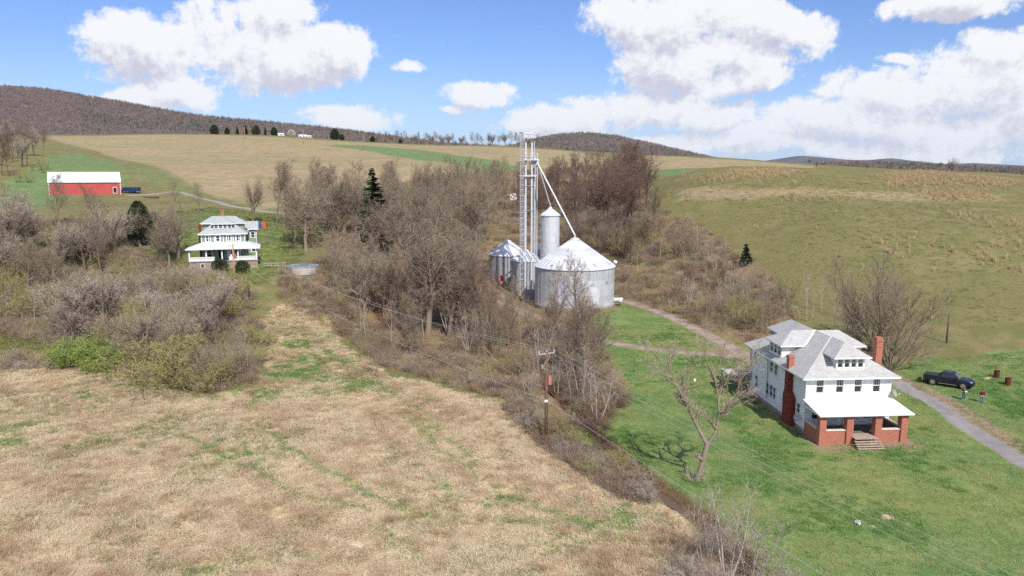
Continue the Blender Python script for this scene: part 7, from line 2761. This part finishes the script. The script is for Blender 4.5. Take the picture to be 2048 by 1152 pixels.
for (u, Y_, w, h, lb) in ((135, 872, 17, 5.5, 'low building with pale roof at the left end of the far crest'), (561, 856, 9, 3.2, 'white shed on the far crest by the evergreens'), (606, 850, 8, 3.0, 'white shed on the far crest right of the blossoming tree'), (618, 850, 6, 2.6, 'smaller white shed at the right end of the far crest farmstead')):
    q = on_y(u, 280, Y_)
    z = hz(q[0], Y_) - .3
    o = empty('shed', (q[0], Y_, z), 0, lb, 'shed')
    MB().box(-w / 2, w / 2, -3, 3, -1, h * .6).build('wall', M_trim, o)
    MB().poly([(-w / 2 - .3, -3.4, h * .58), (w / 2 + .3, -3.4, h * .58), (w / 2 + .3, 0, h), (-w / 2 - .3, 0, h)]).poly([(w / 2 + .3, 3.4, h * .58), (-w / 2 - .3, 3.4, h * .58), (-w / 2 - .3, 0, h), (w / 2 + .3, 0, h)]).build('roof', M_barnroof if u > 200 else M_galv_roof, o)
    for x in (-w / 4, w / 4):
        MB().box(x - .6, x + .6, -3.06, -3.003, .4, h * .45).build('window', M_glass, o)
for i, (u, Y_, h) in enumerate(((1905, 640, 15), (1840, 640, 10), (1865, 650, 9), (1620, 560, 7), (1632, 470, 6), (1735, 500, 6), (1990, 640, 9), (2030, 640, 10))):
    q = on_y(u, 340, Y_)
    plant('spread', (q[0], Y_, hz(q[0], Y_) - .2), h, 'bare tree on the right skyline', 'bare trees on the right skyline', wide=1.0)

# ------------------------------------------------------------------ the air
M_haze = bpy.data.materials.new('haze_air')
M_haze.use_nodes = True
_h = NT(M_haze.node_tree)
_h.n.clear()
_ho = _h.node('ShaderNodeOutputMaterial')
_pv = _h.node('ShaderNodeVolumePrincipled')
_pv.inputs['Color'].default_value = (.86, .91, 1.0, 1)
_pv.inputs['Density'].default_value = 0.00003
_pv.inputs['Anisotropy'].default_value = 0.2
_h.l.new(_pv.outputs[0], _ho.inputs['Volume'])
hzb = MB().box(-7600, 7600, -900, 7200, -6, 330).build('haze', M_haze, None)
tag(hzb, 'thin blue-white air over the whole valley', kind='stuff')


# ------------------------------------------------------------------ labels of look-alikes in a group: row by depth, then order from the left
def ordinal(k):
    return '%d%s' % (k, 'th' if 10 <= k % 100 <= 20 else {1: 'st', 2: 'nd', 3: 'rd'}.get(k % 10, 'th'))


SHORT = {}
by_label = {}
for o in list(COL.objects):
    if o.parent is None and o.get('label') and o.get('group') and o.get('category') in ('tree', 'shrub'):
        by_label.setdefault((o['group'], o['label']), []).append(o)
for (grp_, lab), obs in by_label.items():
    if len(obs) < 2:
        continue
    n = len(obs)
    rows = 1 if n <= 6 or 'crest' in lab or 'skyline' in lab else 2 if n <= 12 else 3 if n <= 26 else 4
    obs.sort(key=lambda o: o.location.y)
    names = {1: [''], 2: ['front row', 'back row'], 3: ['front row', 'middle row', 'back row'], 4: ['front row', 'second row', 'third row', 'back row']}[rows]
    for r_ in range(rows):
        part = obs[r_ * n // rows:(r_ + 1) * n // rows]
        part.sort(key=lambda o: o.location.x / o.location.y)
        for k, o in enumerate(part):
            o['label'] = lab + ', ' + (names[r_] + ', ' if names[r_] else '') + ordinal(k + 1) + ' from left'
